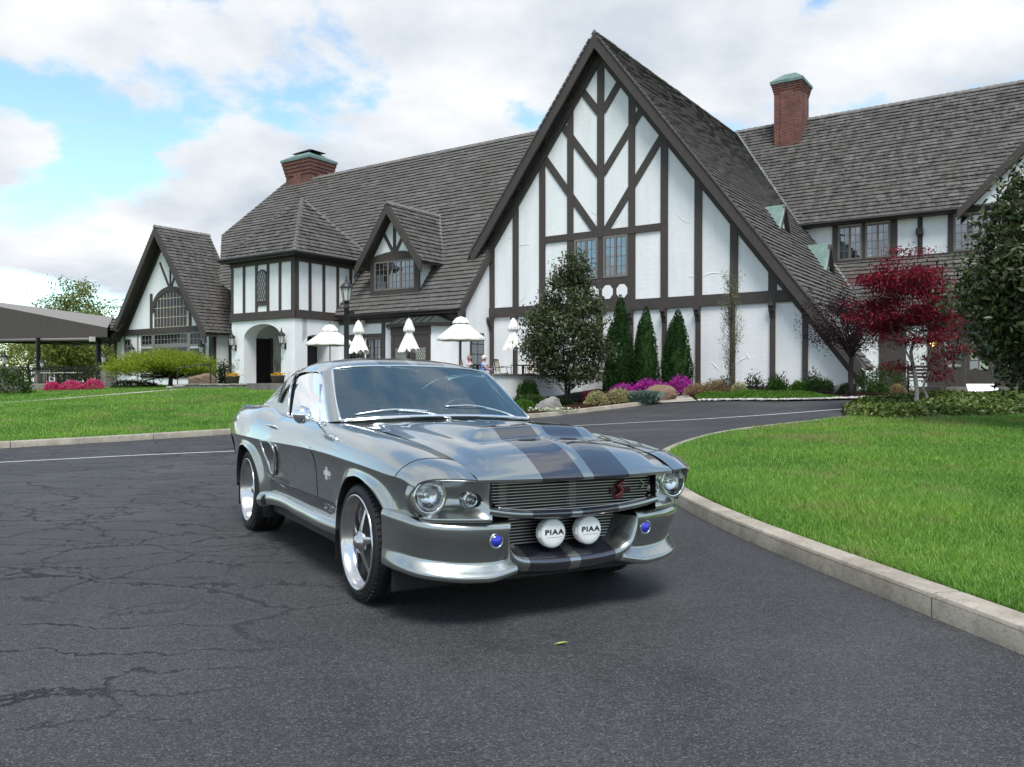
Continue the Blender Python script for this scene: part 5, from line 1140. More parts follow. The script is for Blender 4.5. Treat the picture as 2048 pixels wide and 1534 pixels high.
def mulch_mat():
    m, nt, b, out = new_mat("dark_bark_mulch"); k = NT(nt); c = k.coord(); v = k.voro(k.mapping(c, (1, 2.2, 1), (0, 0, .6)), 28, 'F1', 1); n = k.noise(c, 40, 4, .7)
    k.l(k.mix(k.math('MULTIPLY', n, .6), k.ramp(v, [(0., (.018, .009, .006)), (.6, (.055, .026, .016)), (1., (.09, .05, .032))]), (.02, .011, .008)), b.inputs['Base Color']); b.inputs['Roughness'].default_value = .95; b.inputs['Specular IOR Level'].default_value = .1; k.l(k.bump(v, .9, .04), b.inputs['Normal']); return m
def concrete_mat(name, lo, hi, stain=(.10, .09, .07)):
    m, nt, b, out = new_mat(name); k = NT(nt); c = k.coord(); n = k.noise(c, 3, 6, .65); f = k.noise(c, 60, 3, .7)
    col = k.ramp(n, [(.3, lo), (.7, hi)]); col = k.mix(k.ramp(k.noise(c, 1.6, 6, .72), [(.45, 0.), (.70, .8)]), col, stain); col = k.mix(k.ramp(k.noise(c, 22, 4, .7), [(.52, 0.), (.68, .5)]), col, stain); col = k.mix(k.ramp(k.voro(c, 90, 'F1', 1), [(.75, 0.), (1., .35)]), col, (.12, .11, .10))
    k.l(col, b.inputs['Base Color']); b.inputs['Roughness'].default_value = .9; b.inputs['Specular IOR Level'].default_value = .2; k.l(k.bump(f, .5, .006), b.inputs['Normal']); return m
ASPHALT, LAWN, MULCH = asphalt_mat(), lawn_mat(), mulch_mat(); KERBM = concrete_mat("kerb_concrete", (.30, .265, .215), (.45, .405, .34), (.19, .165, .13)); WALKM = concrete_mat("walk_concrete", (.36, .33, .28), (.46, .43, .37))
LINEM = plain("worn_white_line", (.50, .50, .49), .8, var=.35, vscale=14)

K1 = [(-60,-15),(-40,-5),(-22,6.2),(-14,12.6)] + smooth2([(-10,16),(-8.29,17.5),(-6.58,19.2),(-4,21.6),(-1.3,23.6),(.71,25.1),(2.04,26.3),(3.45,27.35),(4.77,28.2)], 4)
K2 = smooth2([(9.5,-8),(5.2,-3.5),(3.2,0),(2.62,2.2),(2.42,3.0),(2.28,3.85),(2.12,4.78),(1.98,5.63),(1.80,6.95),(1.70,8.28),(1.72,9.6),(1.88,11.0),(2.2,12.5),(2.75,13.9),(3.4,15.1),(4.2,16.3),(5.3,17.35),(6.6,18.35),(7.9,19.35)], 4)
K3 = smooth2([(6.2,27.75),(6.99,26.9),(8.34,25.55),(9.6,25.15),(11.25,25.07),(14,25.3),(30,25.6)], 3)
# the wide ground sheet, out to the horizon
gx = np.concatenate([[-1500,-700,-300,-140], np.linspace(-70, 70, 57), [140,300,700,1500]]); gy = np.concatenate([[-1200,-400,-120], np.linspace(-45, 115, 65), [200,400,900,1800]])
GX, GY = np.meshgrid(gx, gy); GZ = T(GX, GY) - .07; n_ = GX.shape
setp(MB().grid(np.stack([GX, GY, GZ], -1)).build("ground", plain("distant_grass", (.07, .11, .035), .95, var=.3, vscale=.05), None, True), kind="structure")
setp(drape("road", [(-60,-30),(60,-30),(60,26),(30,26),(14,26),(6,29),(4.9,29.4),(2,27.5),(-6.4,20),(-10,16.4),(-14,13),(-22,6.6),(-40,-4.5),(-60,-14.5)], 0.0, ASPHALT, .6), kind="structure")
bedL = [(-1.3,23.75)] + [p for p in K1 if p[0] > -1.25] + [(4.7,30.3),(4.1,32.2),(3.6,34.8),(.5,33.5),(-3.0,29.5)]
drape("lawn", [p for p in K1 if p[0] <= -1.25] + [(-3.0,29.5),(-4.5,32.5),(-7.5,36),(-12,39.8),(-16.5,43.4),(-18.5,50),(-26,55),(-60,60)], .10, LAWN, .9)
drape("planting_bed", bedL, .11, MULCH, .5)
drape("walkway", [(4.75,28.35),(6.25,27.75),(6.5,30),(6.9,32.5),(5.0,33.2),(4.7,30.3)], .03, WALKM, .5)
drape("planting_bed", [(6.3,27.85)] + [p for p in K3 if p[0] > 6.6] + [(30,31),(16,31.5),(12.6,28.2),(8,33),(6.9,33.2),(6.5,30)], .05, MULCH, .6)
ivyP = [(7.9,19.4),(8.95,22.3),(10.4,23.6),(12.8,24.1),(20,24.2),(34,24.5),(34,20),(20,19.4),(11.7,18.75),(10.4,18.4),(8.5,17.9)]
drape("planting_bed", ivyP, .09, MULCH, .6)
lawnR = K2 + [(8.5,17.9),(10.4,18.4),(11.7,18.75),(20,19.4),(34,20),(60,20),(60,-20),(20,-20)]
drape("lawn", lawnR, .105, LAWN, .7)
pathP = [(-30,21.5),(-22,27.5),(-19.2,30.2),(-18.2,33.6),(-16.6,37.8),(-15.9,38.6),(-15.0,38.0),(-15.8,37.2),(-17.4,33.2),(-18.4,29.6),(-21.6,26.6),(-29.5,20.6)]
drape("footpath", pathP, .125, WALKM, .7)
def strip(name, pts, w, off, mat, parent=None):
    pts = np.array(pts, float); d = np.gradient(pts, axis=0); d /= np.linalg.norm(d, axis=1)[:, None]; nrm = np.column_stack([-d[:, 1], d[:, 0]]) * w/2
    G = np.stack([np.column_stack([pts-nrm, T(*(pts-nrm).T)+off]), np.column_stack([pts+nrm, T(*(pts+nrm).T)+off])], 0); return MB().grid(G).build(name, mat, parent)
setp(strip("lane_line", smooth2([(-30,3.5),(-14,10.2),(-8.4,13.4),(-6.5,14.66),(-5.16,15.3),(-2,17.6),(1.62,21.0),(3.6,21.4),(4.9,21.5),(7,21.9),(9.2,22.6)], 8), .10, .006, LINEM), kind="structure")
setp(strip("lane_line", smooth2([(2.02,3.05),(2.05,3.12),(2.1,3.2)], 4), .05, .006, LINEM), kind="structure")
def kerb(name, pts, h=.13, w=.17, seg=2.4, side=1):
    root = MB(); pts = np.array(pts, float); L = np.concatenate([[0], np.cumsum(np.linalg.norm(np.diff(pts, axis=0), axis=1))]); n = int(L[-1] / seg); k0 = None
    def at(s): return np.array([np.interp(s, L, pts[:, 0]), np.interp(s, L, pts[:, 1])])
    prof = [(0, -.04), (.0, h-.03), (.012, h-.008), (.035, h), (w, h), (w, -.04)]
    parent = setp(bpy.data.objects.new(name, None), kind="structure"); COL.objects.link(parent)
    for i in range(n):
        s0, s1 = i*L[-1]/n + .006, (i+1)*L[-1]/n - .006; m = 6; G = []
        for s in np.linspace(s0, s1, m):
            p = at(s); d = at(min(s+.05, L[-1])) - at(max(s-.05, 0)); d /= np.linalg.norm(d); nn = np.array([-d[1], d[0]]) * side; z = T1(*p)
            G.append([(p[0] + nn[0]*a, p[1] + nn[1]*a, z + b) for a, b in prof])
        mb = MB().grid(np.array(G)); kk = len(prof); mb.f += [tuple(range(kk)), tuple(range((m-1)*kk+kk-1, (m-1)*kk-1, -1))]; mb.m += [0, 0]
        auto_smooth(mb.build("kerb_stone", KERBM, parent), 40)
    return parent
kerb("lawn_kerb", K1[3:], .13, .16, 2.6, 1)
kerb("island_kerb", [p for p in K2 if p[1] > -3], .13, .17, 2.35, -1)
# white pebbles along the far edge of the drive
PEB = [plain("pebble_pale", (.50, .48, .45), .8, var=.2), plain("pebble_grey", (.34, .33, .32), .8, var=.2)]
pb = MB(); prs = random.Random(5); kp = np.array(K3[1:-3])
for i in range(520):
    t = prs.random() * 4.3; s = np.linalg.norm(np.diff(kp, axis=0), axis=1).cumsum(); s = np.concatenate([[0], s]); d = t / 4.3 * min(s[-1], 6.2); x = np.interp(d, s, kp[:, 0]) + prs.gauss(0, .08); y = np.interp(d, s, kp[:, 1]) + .12 + abs(prs.gauss(0, .16)); r = prs.uniform(.025, .06); z = T1(x, y) + .05
    a = prs.random()*6.28; rows = []
    for e, rr in ((-.5, .6), (0., 1.), (.5, .72), (.75, .25)): rows.append([(x + rr*r*1.3*math.cos(a+q*1.2566), y + rr*r*math.sin(a+q*1.2566), z + e*r) for q in range(6)])
    pb.mi = i % 2; pb.grid(np.array(rows))
setp(pb.build("pebbles", PEB, None, True), label="white pebbles edging the drive below the right planting bed", cat="pebbles", kind="stuff")

# ---------------------------------------------------------------- grass blades
def leaf_like(name, cols, trans=.35, rough=.55, scale=1.2, spec=.25, dry=None):
    m, nt, b, out = new_mat(name); k = NT(nt); g = k.n("ShaderNodeNewGeometry"); oi = k.n("ShaderNodeObjectInfo"); c = k.coord(); n = k.noise(c, scale, 3, .6)
    r = k.math('FRACT', k.math('ADD', k.math('ADD', g.outputs['Random Per Island'], oi.outputs['Random']), k.math('MULTIPLY', n, .5)))
    col = k.ramp(r, [(i/(len(cols)-1), cc) for i, cc in enumerate(cols)])
    if dry: col = k.mix(1.0, col, k.ramp(k.noise(c, .45, 5, .6), [(.35, (.72, .80, .75)), (.5, (1., 1., 1.)), (.65, (1.28, 1.16, 1.05))]), 'MULTIPLY'); col = k.mix(k.math('MULTIPLY', worn(k, c), k.ramp(r, [(0., .45), (1., 1.)])), col, dry)
    k.l(col, b.inputs['Base Color']); b.inputs['Roughness'].default_value = rough; b.inputs['Specular IOR Level'].default_value = spec
    tr = k.n("ShaderNodeBsdfTranslucent"); k.l(col, tr.inputs[0]); mx = k.n("ShaderNodeMixShader"); mx.inputs[0].default_value = trans
    k.l(b.outputs[0], mx.inputs[1]); k.l(tr.outputs[0], mx.inputs[2]); k.l(mx.outputs[0], out.inputs[0]); return m
def mesh_np(name, V, F, mat, parent=None, kind=None):
    """V: n x 3, F: list of arrays (same corner count) """
    me = bpy.data.meshes.new(name); V = np.asarray(V, np.float32); me.vertices.add(len(V)); me.vertices.foreach_set('co', V.ravel()); F = np.asarray(F, np.int32); nf, kf = F.shape
    me.loops.add(nf*kf); me.loops.foreach_set('vertex_index', F.ravel()); me.polygons.add(nf); me.polygons.foreach_set('loop_start', np.arange(0, nf*kf, kf, dtype=np.int32)); me.polygons.foreach_set('loop_total', np.full(nf, kf, np.int32)); me.update(calc_edges=True)
    o = link_mesh(name, me, mat, parent)
    if kind: o["kind"] = kind
    return o
GRASS = leaf_like("grass_blades", [(.085,.195,.026),(.13,.29,.038),(.17,.355,.05),(.23,.43,.075),(.36,.46,.16)], .4, .6, .9, dry=(.36, .31, .15))
def patchy(x, y, sc, seed):
    r = np.random.RandomState(seed); z = np.zeros_like(x)
    for i in range(7): a = r.uniform(0, 6.28); f = sc * r.uniform(.6, 2.2); z += np.sin((x*math.cos(a)+y*math.sin(a))*f + r.uniform(0, 6.28)) / 7**.5
    return z
def far_from(x, y, line, dist):
    L = np.array(line); d = np.full(len(x), 9.)
    for a, b in zip(L[:-1], L[1:]): ab = b-a; t = np.clip(((x-a[0])*ab[0]+(y-a[1])*ab[1])/(ab@ab+1e-9), 0, 1); d = np.minimum(d, np.hypot(x-a[0]-t*ab[0], y-a[1]-t*ab[1]))
    return d > dist
def grass(name, poly, n, h, w, seed, label, rmin, rmax, off, edge, bare=None):
    r = np.random.RandomState(seed); poly = np.array(poly); out = []
    got = 0; X = []; Y = []; r0, r1 = max(rmin, 2.0) ** .3, rmax ** .3
    while got < n:
        d = (r.uniform(r0, r1, n)) ** (1/.3); th = r.uniform(-.60, .60, n); x = d*np.sin(th); y = d*np.cos(th); k = in_poly(poly, x, y); k[k] = far_from(x[k], y[k], edge, .19)
        if bare is not None: k &= r.rand(len(x)) < 1 - bare(x, y)
        X.append(x[k]); Y.append(y[k]); got += int(k.sum())
    x = np.concatenate(X)[:n]; y = np.concatenate(Y)[:n]; m = len(x); z = T(x, y) + off; d = np.hypot(x, y); a = r.uniform(0, 6.28, m); g = np.maximum(1, d / 7) ** .75
    hh = h * r.uniform(.55, 1.35, m) * (1 + .25*patchy(x, y, 1.3, seed)) ; ww = w * g * r.uniform(.7, 1.3, m); la = r.uniform(0, 6.28, m); ln = hh * r.uniform(.1, .8, m)
    P = np.stack([x, y, z], 1); S = np.stack([np.cos(a)*ww, np.sin(a)*ww, 0*a], 1)/2; Lv = np.stack([np.cos(la)*ln, np.sin(la)*ln, 0*a], 1); U = np.stack([0*hh, 0*hh, hh], 1)
    V = np.stack([P-S, P+S, P+S*.7+U*.6+Lv*.35, P-S*.7+U*.6+Lv*.35, P+U+Lv], 1).reshape(-1, 3); b = np.arange(m)[:, None]*5
    F = np.concatenate([b+np.array([[0, 1, 2]]), b+np.array([[0, 2, 3]]), b+np.array([[3, 2, 4]])], 0)
    return setp(mesh_np(name, V, F, GRASS), label=label, cat="grass", kind="stuff")
bareR = lambda x, y: np.clip((patchy(x, y, .9, 5) - .35) * 1.6 + .9*np.clip(1-np.hypot(x-5.6, y-16.6)/4.5, 0, 1)*(patchy(x, y, 2.1, 9) > -.2), 0, .93) * np.clip((y-6)/6, .30, 1)
gl1 = grass("grass", lawnR, 230000, .068, .0065, 1, "mown green grass of the kerbed island lawn right of the car", 0, 40, .10, K2, bareR)
gl2 = grass("grass", [p for p in K1 if -1.25 >= p[0] > -41] + [(-3.0,29.5),(-4.5,32.5),(-7.5,36),(-12,39.8),(-16.5,43.4),(-18.5,50),(-26,55),(-40,58)], 150000, .06, .007, 2, "smooth green lawn sloping up to the clubhouse on the left", 14, 60, .095, K1, lambda x, y: in_poly(pathP, x, y).astype(float))
# ================================================================ PLANTS
BARK = plain("grey_brown_bark", (.085, .07, .06), .9, 0, .15, var=.35, vscale=14, bump=.6, bscale=35); BARKP = plain("pale_bark", (.26, .24, .22), .9, 0, .15, var=.3, vscale=16, bump=.5, bscale=35)
BARKD = plain("dark_purple_bark", (.045, .035, .035), .9, 0, .1, var=.3, vscale=14, bump=.5, bscale=35)
LM = {
 'magnolia': leaf_like("magnolia_leaf", [(.016,.030,.010),(.024,.045,.013),(.035,.060,.018),(.052,.078,.024),(.085,.10,.035),(.10,.085,.045)], .12, .40, .8, .38),
 'redmaple': leaf_like("crimson_maple_leaf", [(.05,.004,.008),(.095,.006,.013),(.155,.009,.020),(.235,.013,.03),(.36,.026,.048)], .35, .6, .7),
 'purple': leaf_like("purple_leaf", [(.018,.006,.009),(.028,.009,.012),(.04,.014,.018),(.06,.022,.028)], .25, .6),
 'arbor': leaf_like("arborvitae_spray", [(.010,.030,.008),(.017,.048,.011),(.026,.068,.014),(.038,.088,.020)], .15, .7, 1.0, .15),
 'lime': leaf_like("lime_maple_leaf", [(.13,.19,.014),(.20,.27,.020),(.27,.35,.03),(.34,.42,.05)], .45, .6, .6),
 'box': leaf_like("boxwood_leaf", [(.02,.055,.010),(.035,.09,.014),(.05,.12,.018),(.075,.15,.03)], .25, .55, 1.5),
 'green': leaf_like("shrub_leaf", [(.022,.045,.012),(.035,.07,.016),(.055,.10,.022),(.08,.13,.035)], .25, .5, 1.5),
 'dark': leaf_like("dark_shrub_leaf", [(.012,.022,.010),(.020,.036,.014),(.032,.05,.02),(.055,.07,.035)], .2, .5, 1.5),
 'cover': leaf_like("ground_cover_leaf", [(.05,.13,.014),(.075,.18,.018),(.10,.22,.024),(.13,.25,.035)], .35, .6, 1.5),
 'ivy': leaf_like("ivy_leaf", [(.028,.055,.010),(.05,.095,.014),(.08,.13,.018),(.13,.18,.03),(.20,.24,.06)], .25, .45, 1.2, .4),
 'magenta': leaf_like("magenta_azalea_petal", [(.30,.012,.24),(.42,.02,.33),(.52,.035,.42),(.60,.07,.50)], .35, .6, 2),
 'pink': leaf_like("pink_azalea_petal", [(.48,.025,.10),(.62,.04,.16),(.72,.08,.24),(.78,.16,.32)], .35, .6, 2),
 'cream': leaf_like("variegated_leaf", [(.15,.17,.055),(.30,.30,.13),(.46,.43,.22),(.58,.54,.30)], .3, .6, 2),
 'straw': leaf_like("straw_shrub_leaf", [(.16,.11,.05),(.27,.19,.09),(.36,.26,.14),(.42,.33,.19)], .3, .6, 2),
 'fescue': leaf_like("blue_fescue_blade", [(.17,.25,.21),(.23,.32,.27),(.29,.38,.32)], .25, .6, 2),
 'spring': leaf_like("spring_leaf", [(.10,.14,.025),(.15,.19,.035),(.21,.25,.05),(.27,.30,.08)], .45, .7, .3),
 'bud': leaf_like("pale_bud_leaf", [(.12,.14,.07),(.18,.20,.09),(.24,.25,.13)], .4, .6, 2),
 'yellow': leaf_like("yellow_petal", [(.65,.36,.01),(.75,.48,.02),(.6,.25,.01)], .3, .6, 2), 'white': leaf_like("white_petal", [(.7,.72,.55),(.75,.76,.68),(.55,.60,.2)], .3, .6, 2)}
def leaves(name, C, size, mat, parent=None, rs=None, aspect=.5, up=.3, axis=None, kind=None, droop=0.0):
    """one folded leaf (two triangles) at every centre in C"""
    rs = rs or np.random.RandomState(1); C = np.asarray(C, float); n = len(C); D = rs.normal(size=(n, 3)); 
    if axis is not None: D = D*.55 + axis
    D[:, 2] += -droop; D /= np.linalg.norm(D, axis=1)[:, None] + 1e-9; N = rs.normal(size=(n, 3)); N[:, 2] += up*3; N -= D*(N*D).sum(1)[:, None]; N /= np.linalg.norm(N, axis=1)[:, None] + 1e-9; S = np.cross(D, N)
    L = (size * rs.uniform(.6, 1.3, n))[:, None]; W = L*aspect*.5; fold = N*L*.10
    V = np.stack([C - D*L*.5, C + S*W + fold - D*L*.02, C + D*L*.5, C - S*W + fold - D*L*.02], 1).reshape(-1, 3); b = np.arange(n)[:, None]*4
    return mesh_np(name, V, np.concatenate([b+np.array([[0, 1, 2]]), b+np.array([[0, 2, 3]])], 0), mat, parent, kind)
def limb(mb, p, q, r0, r1, rs, wob=.06, n=6, seg=6):
    p, q = np.array(p, float), np.array(q, float); L = np.linalg.norm(q-p); pts = [p + (q-p)*t + rs.normal(size=3)*wob*L*math.sin(math.pi*t) for t in np.linspace(0, 1, seg)]; mb.tube(pts, [r0 + (r1-r0)*t for t in np.linspace(0, 1, seg)], n); return pts
def plant(name, x, y, label, cat, group=None, dz=.05): return empty(name, (x, y, T1(x, y) + dz), 0, label, cat, group)
def clump_points(rs, centres, per, rad, flat=1.0):
    P = np.repeat(centres, per, axis=0) + rs.normal(size=(len(centres)*per, 3)) * np.array([rad, rad, rad*flat]); return P
def env_clumps(rs, n, prof, shell=.55, cx=None):
    """random clump centres inside a rotational envelope: prof = [(z, radius)]"""
    zs = np.array([p[0] for p in prof]); rr = np.array([p[1] for p in prof]); out = []
    zc = np.linspace(zs[0], zs[-1], 200); w = np.interp(zc, zs, rr)**1.6 + 1e-3; cdf = np.cumsum(w)/w.sum()
    z = np.interp(rs.rand(n), cdf, zc); r = np.interp(z, zs, rr) * (shell + (1-shell)*rs.rand(n)) ** .8 * rs.uniform(.72, 1.12, n); a = rs.uniform(0, 6.283, n)
    sx = 0 if cx is None else np.interp(z, [c[0] for c in cx], [c[1] for c in cx]); return np.stack([r*np.cos(a) + sx, r*np.sin(a), z], 1)
def broad_tree(name, x, y, label, prof, trunk_h, nclump, per, crad, leaf, lsize, bark, rtrunk, seed, cx=None, stems=1, flat=.8, aspect=.45, up=.35, shell=.5, twigs=60, cat="tree", group=None, droop=0., inner=True):
    rs = np.random.RandomState(seed); o = plant(name, x, y, label, cat, group); C = env_clumps(rs, nclump, prof, shell, cx)
    tb = MB(); top = prof[-1][0]; heads = []
    for s in range(stems):
        a = 6.28*s/max(stems, 1) + .4; b0 = np.array([.10*math.cos(a)*(stems > 1), .10*math.sin(a)*(stems > 1), -.1]); e = np.array([(.18 if stems > 1 else .0)*math.cos(a) + (0 if cx is None else cx[-1][1]*.6), .18*math.sin(a)*(stems > 1), trunk_h + (top-trunk_h)*.7]); heads.append(limb(tb, b0, e, rtrunk, rtrunk*.3, rs, .03, 9, 9))
    ix = rs.choice(len(C), min(twigs, len(C)), False)
    for i in ix:
        st = heads[rs.randint(stems)]; zz = max(trunk_h*.75, C[i, 2] - .25 - .55*np.hypot(*C[i, :2])); k = int(np.argmin([abs(p[2]-zz) for p in st])); limb(tb, st[k], C[i], rtrunk*.30, .006, rs, .07, 5, 6)
    tb.build("trunk", bark, o, True); P = clump_points(rs, C, per, crad, flat); leaves("crown", P, lsize, LM[leaf], o, rs, aspect, up, droop=droop); return o
# --- magnolia in the mulch bed
broad_tree("magnolia_tree", 1.98, 29.3, "dark glossy-leaved magnolia standing in the mulch bed before the big gable", [(.75,.55),(1.1,1.15),(1.6,1.55),(2.3,1.62),(2.9,1.50),(3.5,1.22),(4.1,.92),(4.7,.66),(5.2,.50),(5.65,.18)], .5, 230, 85, .19, 'magnolia', .135, BARK, .055, 11, cx=[(.7,.1),(2.5,-.1),(4.,.05),(5.6,.33)], stems=3, shell=.45, up=.1)
# --- big magnolia at the right edge
broad_tree("magnolia_tree", 10.42, 15.6, "large dark magnolia cut by the right edge of the photo", [(.85,.55),(1.3,1.15),(1.8,1.55),(2.5,1.70),(3.2,1.62),(3.8,1.35),(4.4,1.0),(4.9,.65),(5.3,.25)], .5, 330, 90, .19, 'magnolia', .140, BARK, .075, 12, stems=2, shell=.5, up=.1)
# --- red maple
def red_maple():
    rs = np.random.RandomState(21); x, y = 10.72, 21.6; o = plant("japanese_maple", x, y, "crimson-leaved maple with pale forked trunk rising from the ivy bed", "tree"); tb = MB(); tw = MB()
    C = []
    prof = [(1.55,.45),(1.9,.95),(2.3,1.25),(2.8,1.32),(3.2,1.18),(3.6,1.0),(3.9,.6),(4.05,.2)]
    L = env_clumps(rs, 100, prof, .25, cx=[(1.5,.0),(2.6,-.35),(4.05,-.45)])
    L = np.concatenate([L, [(.55,.0,1.35),(.8,.1,1.6),(.4,-.1,1.0),(.55,.1,.8),(1.25,0,1.55),(-.75,0,1.1),(-.4,.1,1.05),(.35,0,1.25),(-1.75,0,2.35),(1.35,0,2.35),(-.55,0,4.15),(.05,0,4.1),(-1.45,0,3.35)]])
    a = limb(tb, (-.03,0,-.1), (-.12,.05,1.05), .06, .05, rs, .03, 9, 5); b_ = limb(tb, (-.12,.05,1.0), (-.5,.1,3.6), .05, .012, rs, .05, 7, 8); c_ = limb(tb, (.08,.02,-.1), (.32,.05,1.0), .042, .03, rs, .05, 8, 6); d_ = limb(tb, (.32,.05,1.0), (.25,.1,3.4), .03, .008, rs, .06, 7, 8); e_ = limb(tb, (-.12,.05,.95), (-1.0,-.1,2.6), .03, .008, rs, .06, 7, 7)
    st = a + b_ + c_ + d_ + e_
    for p in L:
        k = int(np.argmin([np.linalg.norm(np.array(s)-p) + (2 if s[2] > p[2] else 0) for s in st])); limb(tw, st[k], p, .011, .004, rs, .06, 4, 5)
    tb.build("trunk", BARKP, o, True)
    setp(tw.build("twigs", BARKD, o, True), kind="stuff")
    P = np.repeat(L, 190, axis=0) + rs.normal(size=(len(L)*190, 3)) * np.array([.23, .23, .075]); leaves("crown", P, .085, LM['redmaple'], o, rs, .42, .8); return o
red_maple()
# --- dark purple vase-shaped tree
def purple_tree():
    rs = np.random.RandomState(31); x, y = 10.75, 26.0; o = plant("plum_tree", x, y, "sparse purple-leaved tree with bare twigs against the white wall", "tree"); tb = MB(); tr = limb(tb, (0,0,-.1), (.02,0,1.5), .085, .065, rs, .01, 9, 5); P = []
    for i in range(46):
        a = rs.uniform(0, 6.28); r = rs.uniform(.4, 1.65); z = rs.uniform(1.45, 3.3) + r*.15; e = np.array([r*math.cos(a), r*math.sin(a), z]); m_ = np.array([r*.35*math.cos(a), r*.35*math.sin(a), 1.45 + (z-1.45)*.45]); limb(tb, (.02, 0, 1.1 + rs.rand()*.45), m_, .028, .016, rs, .05, 5, 4); pts = limb(tb, m_, e, .014, .003, rs, .07, 4, 7)
        for k in range(4): s = pts[2 + k]; q = np.array(s) + rs.normal(size=3)*np.array([.28, .28, .14]); limb(tb, s, q, .005, .002, rs, .05, 3, 4); P += [q, np.array(s)]
    tb.build("trunk", BARKD, o, True); leaves("crown", clump_points(rs, np.array(P), 16, .13), .075, LM['purple'], o, rs, .5, .3)
purple_tree()
# --- columnar tree with upright twigs
def columnar():
    rs = np.random.RandomState(41); x, y = 7.72, 28.9; o = plant("columnar_pear_tree", x, y, "slim columnar young tree with tiny pale leaves before a wall post", "tree"); tb = MB(); limb(tb, (0,0,-.1), (.03,0,4.7), .045, .006, rs, .008, 7, 10); P = []
    for i in range(70):
        z0 = rs.uniform(.35, 3.6); a = rs.uniform(0, 6.28); r = min(.5, .10 + .5*math.sin(min(1, z0/2.2)*1.57)*(1 - max(0, z0-2.2)/2.6)) * rs.uniform(.55, 1.0); L = rs.uniform(.7, 1.3) * (1 - max(0, z0-2.6)*.3); pts = limb(tb, (.01, 0, z0), (r*math.cos(a), r*math.sin(a), z0+L), .008, .002, rs, .04, 4, 7); P += pts[2:]
    tb.build("trunk", BARK, o, True); leaves("crown", clump_points(rs, np.array(P), 9, .06), .05, LM['bud'], o, rs, .55, .3)
columnar()
# --- arborvitae
def arborvitae(x, y, H, r, H2, dx2, seed, label):
    rs = np.random.RandomState(seed); o = plant("arborvitae", x, y, label, "conifer", "arborvitae before the gable wall"); P = []; A = []
    tb = MB(); tb.tube([(0, 0, -.1), (0, 0, H*.5)], [.07, .03], 7); tb.tube([(dx2*.5, .05, 0), (dx2, .1, H2*.6)], [.05, .02], 6); tb.build("trunk", BARK, o)
    core = MB()
    for (cx, cy, h, rr) in ((0, 0, H, r), (dx2, .12, H2, r*.72)):
        n = int(9500*h*rr/(3.9*.6)); z = h*(1 - rs.rand(n)**.62); prof = rr*np.minimum(1, ((h-z)/(h*.66))**.62)*np.where(z < .5, .82+.36*z, 1); a = rs.uniform(0, 6.283, n); bump = 1 + .10*np.sin(a*5+z*4) + .08*np.sin(a*9-z*7) + rs.normal(size=n)*.06
        q = np.stack([cx + prof*bump*np.cos(a), cy + prof*bump*np.sin(a), z], 1); P.append(q); A.append(np.stack([np.cos(a)*.7, np.sin(a)*.7, np.full(n, 1.0)], 1))
        core.lathe([(.01, h*.93)] + [(.84*rr*min(1, ((h-t)/(h*.66))**.62)*(1 if t > .5 else .82+.36*t), t) for t in np.linspace(h*.9, .0, 14)], 14, (cx, cy, 0))
    core.build("inner_foliage", LM['arbor'], o, True); leaves("crown", np.concatenate(P), .085, LM['arbor'], o, rs, .45, .0, np.concatenate(A))
arborvitae(4.38, 33.1, 3.95, .50, 2.85, -.34, 51, "tallest arborvitae, nearest the magnolia, with a shorter twin top")
arborvitae(5.35, 32.7, 3.45, .46, 2.95, -.20, 52, "middle arborvitae of the three standing against the white gable wall")
arborvitae(6.48, 32.0, 3.25, .50, 2.8, -.24, 53, "right-hand arborvitae of the three, above the single magenta azalea")
# --- lime-green mounded maple on the left
def lime_maple():
    rs = np.random.RandomState(61); x, y = -18.55, 43.8; o = plant("dwarf_maple", x, y, "low spreading lime-green maple in front of the cross gable windows", "tree"); tb = MB(); L = []
    for i in range(110):
        a = rs.uniform(0, 6.28); r = 2.6*math.sqrt(rs.rand()); z = .62 + 1.30*math.sqrt(max(0, 1-(r/2.85)**2))*rs.uniform(.35, 1.05); L.append((r*math.cos(a)*1.0 - .1, r*math.sin(a)*.8, z))
    L = np.array(L); t0 = limb(tb, (.35, 0, -.1), (.3, 0, .75), .13, .10, rs, .02, 9, 4)
    for p in L[::2]: limb(tb, (.3, 0, .65), p, .045, .008, rs, .10, 5, 6)
    tb.build("trunk", BARKD, o, True); P = np.repeat(L, 330, axis=0) + rs.normal(size=(len(L)*330, 3))*np.array([.36, .32, .15]); leaves("crown", P, .10, LM['lime'], o, rs, .45, .9)
lime_maple()
# --- shrubs
def shrub(name, x, y, rx, ry, h, leaf, size, n, seed, label, cat="shrub", group=None, dz=.09, shell=.72, aspect=.55, up=.35, stems=True, lumpy=.15, flower=None):
    rs = np.random.RandomState(seed); o = plant(name, x, y, label, cat, group, dz); d = rs.normal(size=(n, 3)); d[:, 2] = np.abs(d[:, 2]); d /= np.linalg.norm(d, axis=1)[:, None]; ph = rs.uniform(0, 6.28, 4); az = np.arctan2(d[:, 1], d[:, 0])
    k = (shell + (1-shell)*rs.rand(n)) * (1 + lumpy*np.sin(az*3+ph[0]) * np.cos(d[:, 2]*5+ph[1]) + lumpy*.7*np.sin(az*7+ph[2])) ; P = d*k[:, None]*np.array([rx, ry, h]); P[:, 2] += .02
    if flower:
        m = rs.rand(n) < .80; leaves("blossom", P[m], size, LM[flower], o, rs, .9, .5); leaves("foliage", P[~m]*.93, size*.9, LM[leaf], o, rs, .5, .3)
    else: leaves("foliage", P, size, LM[leaf], o, rs, aspect, up, d + np.array([0, 0, .4]))
    if stems:
        tb = MB()
        for i in range(7): q = P[rs.randint(n)]*.7; limb(tb, (0, 0, -.05), q, .014, .004, rs, .08, 4, 4)
        tb.build("stems", BARK, o, True)
    return o
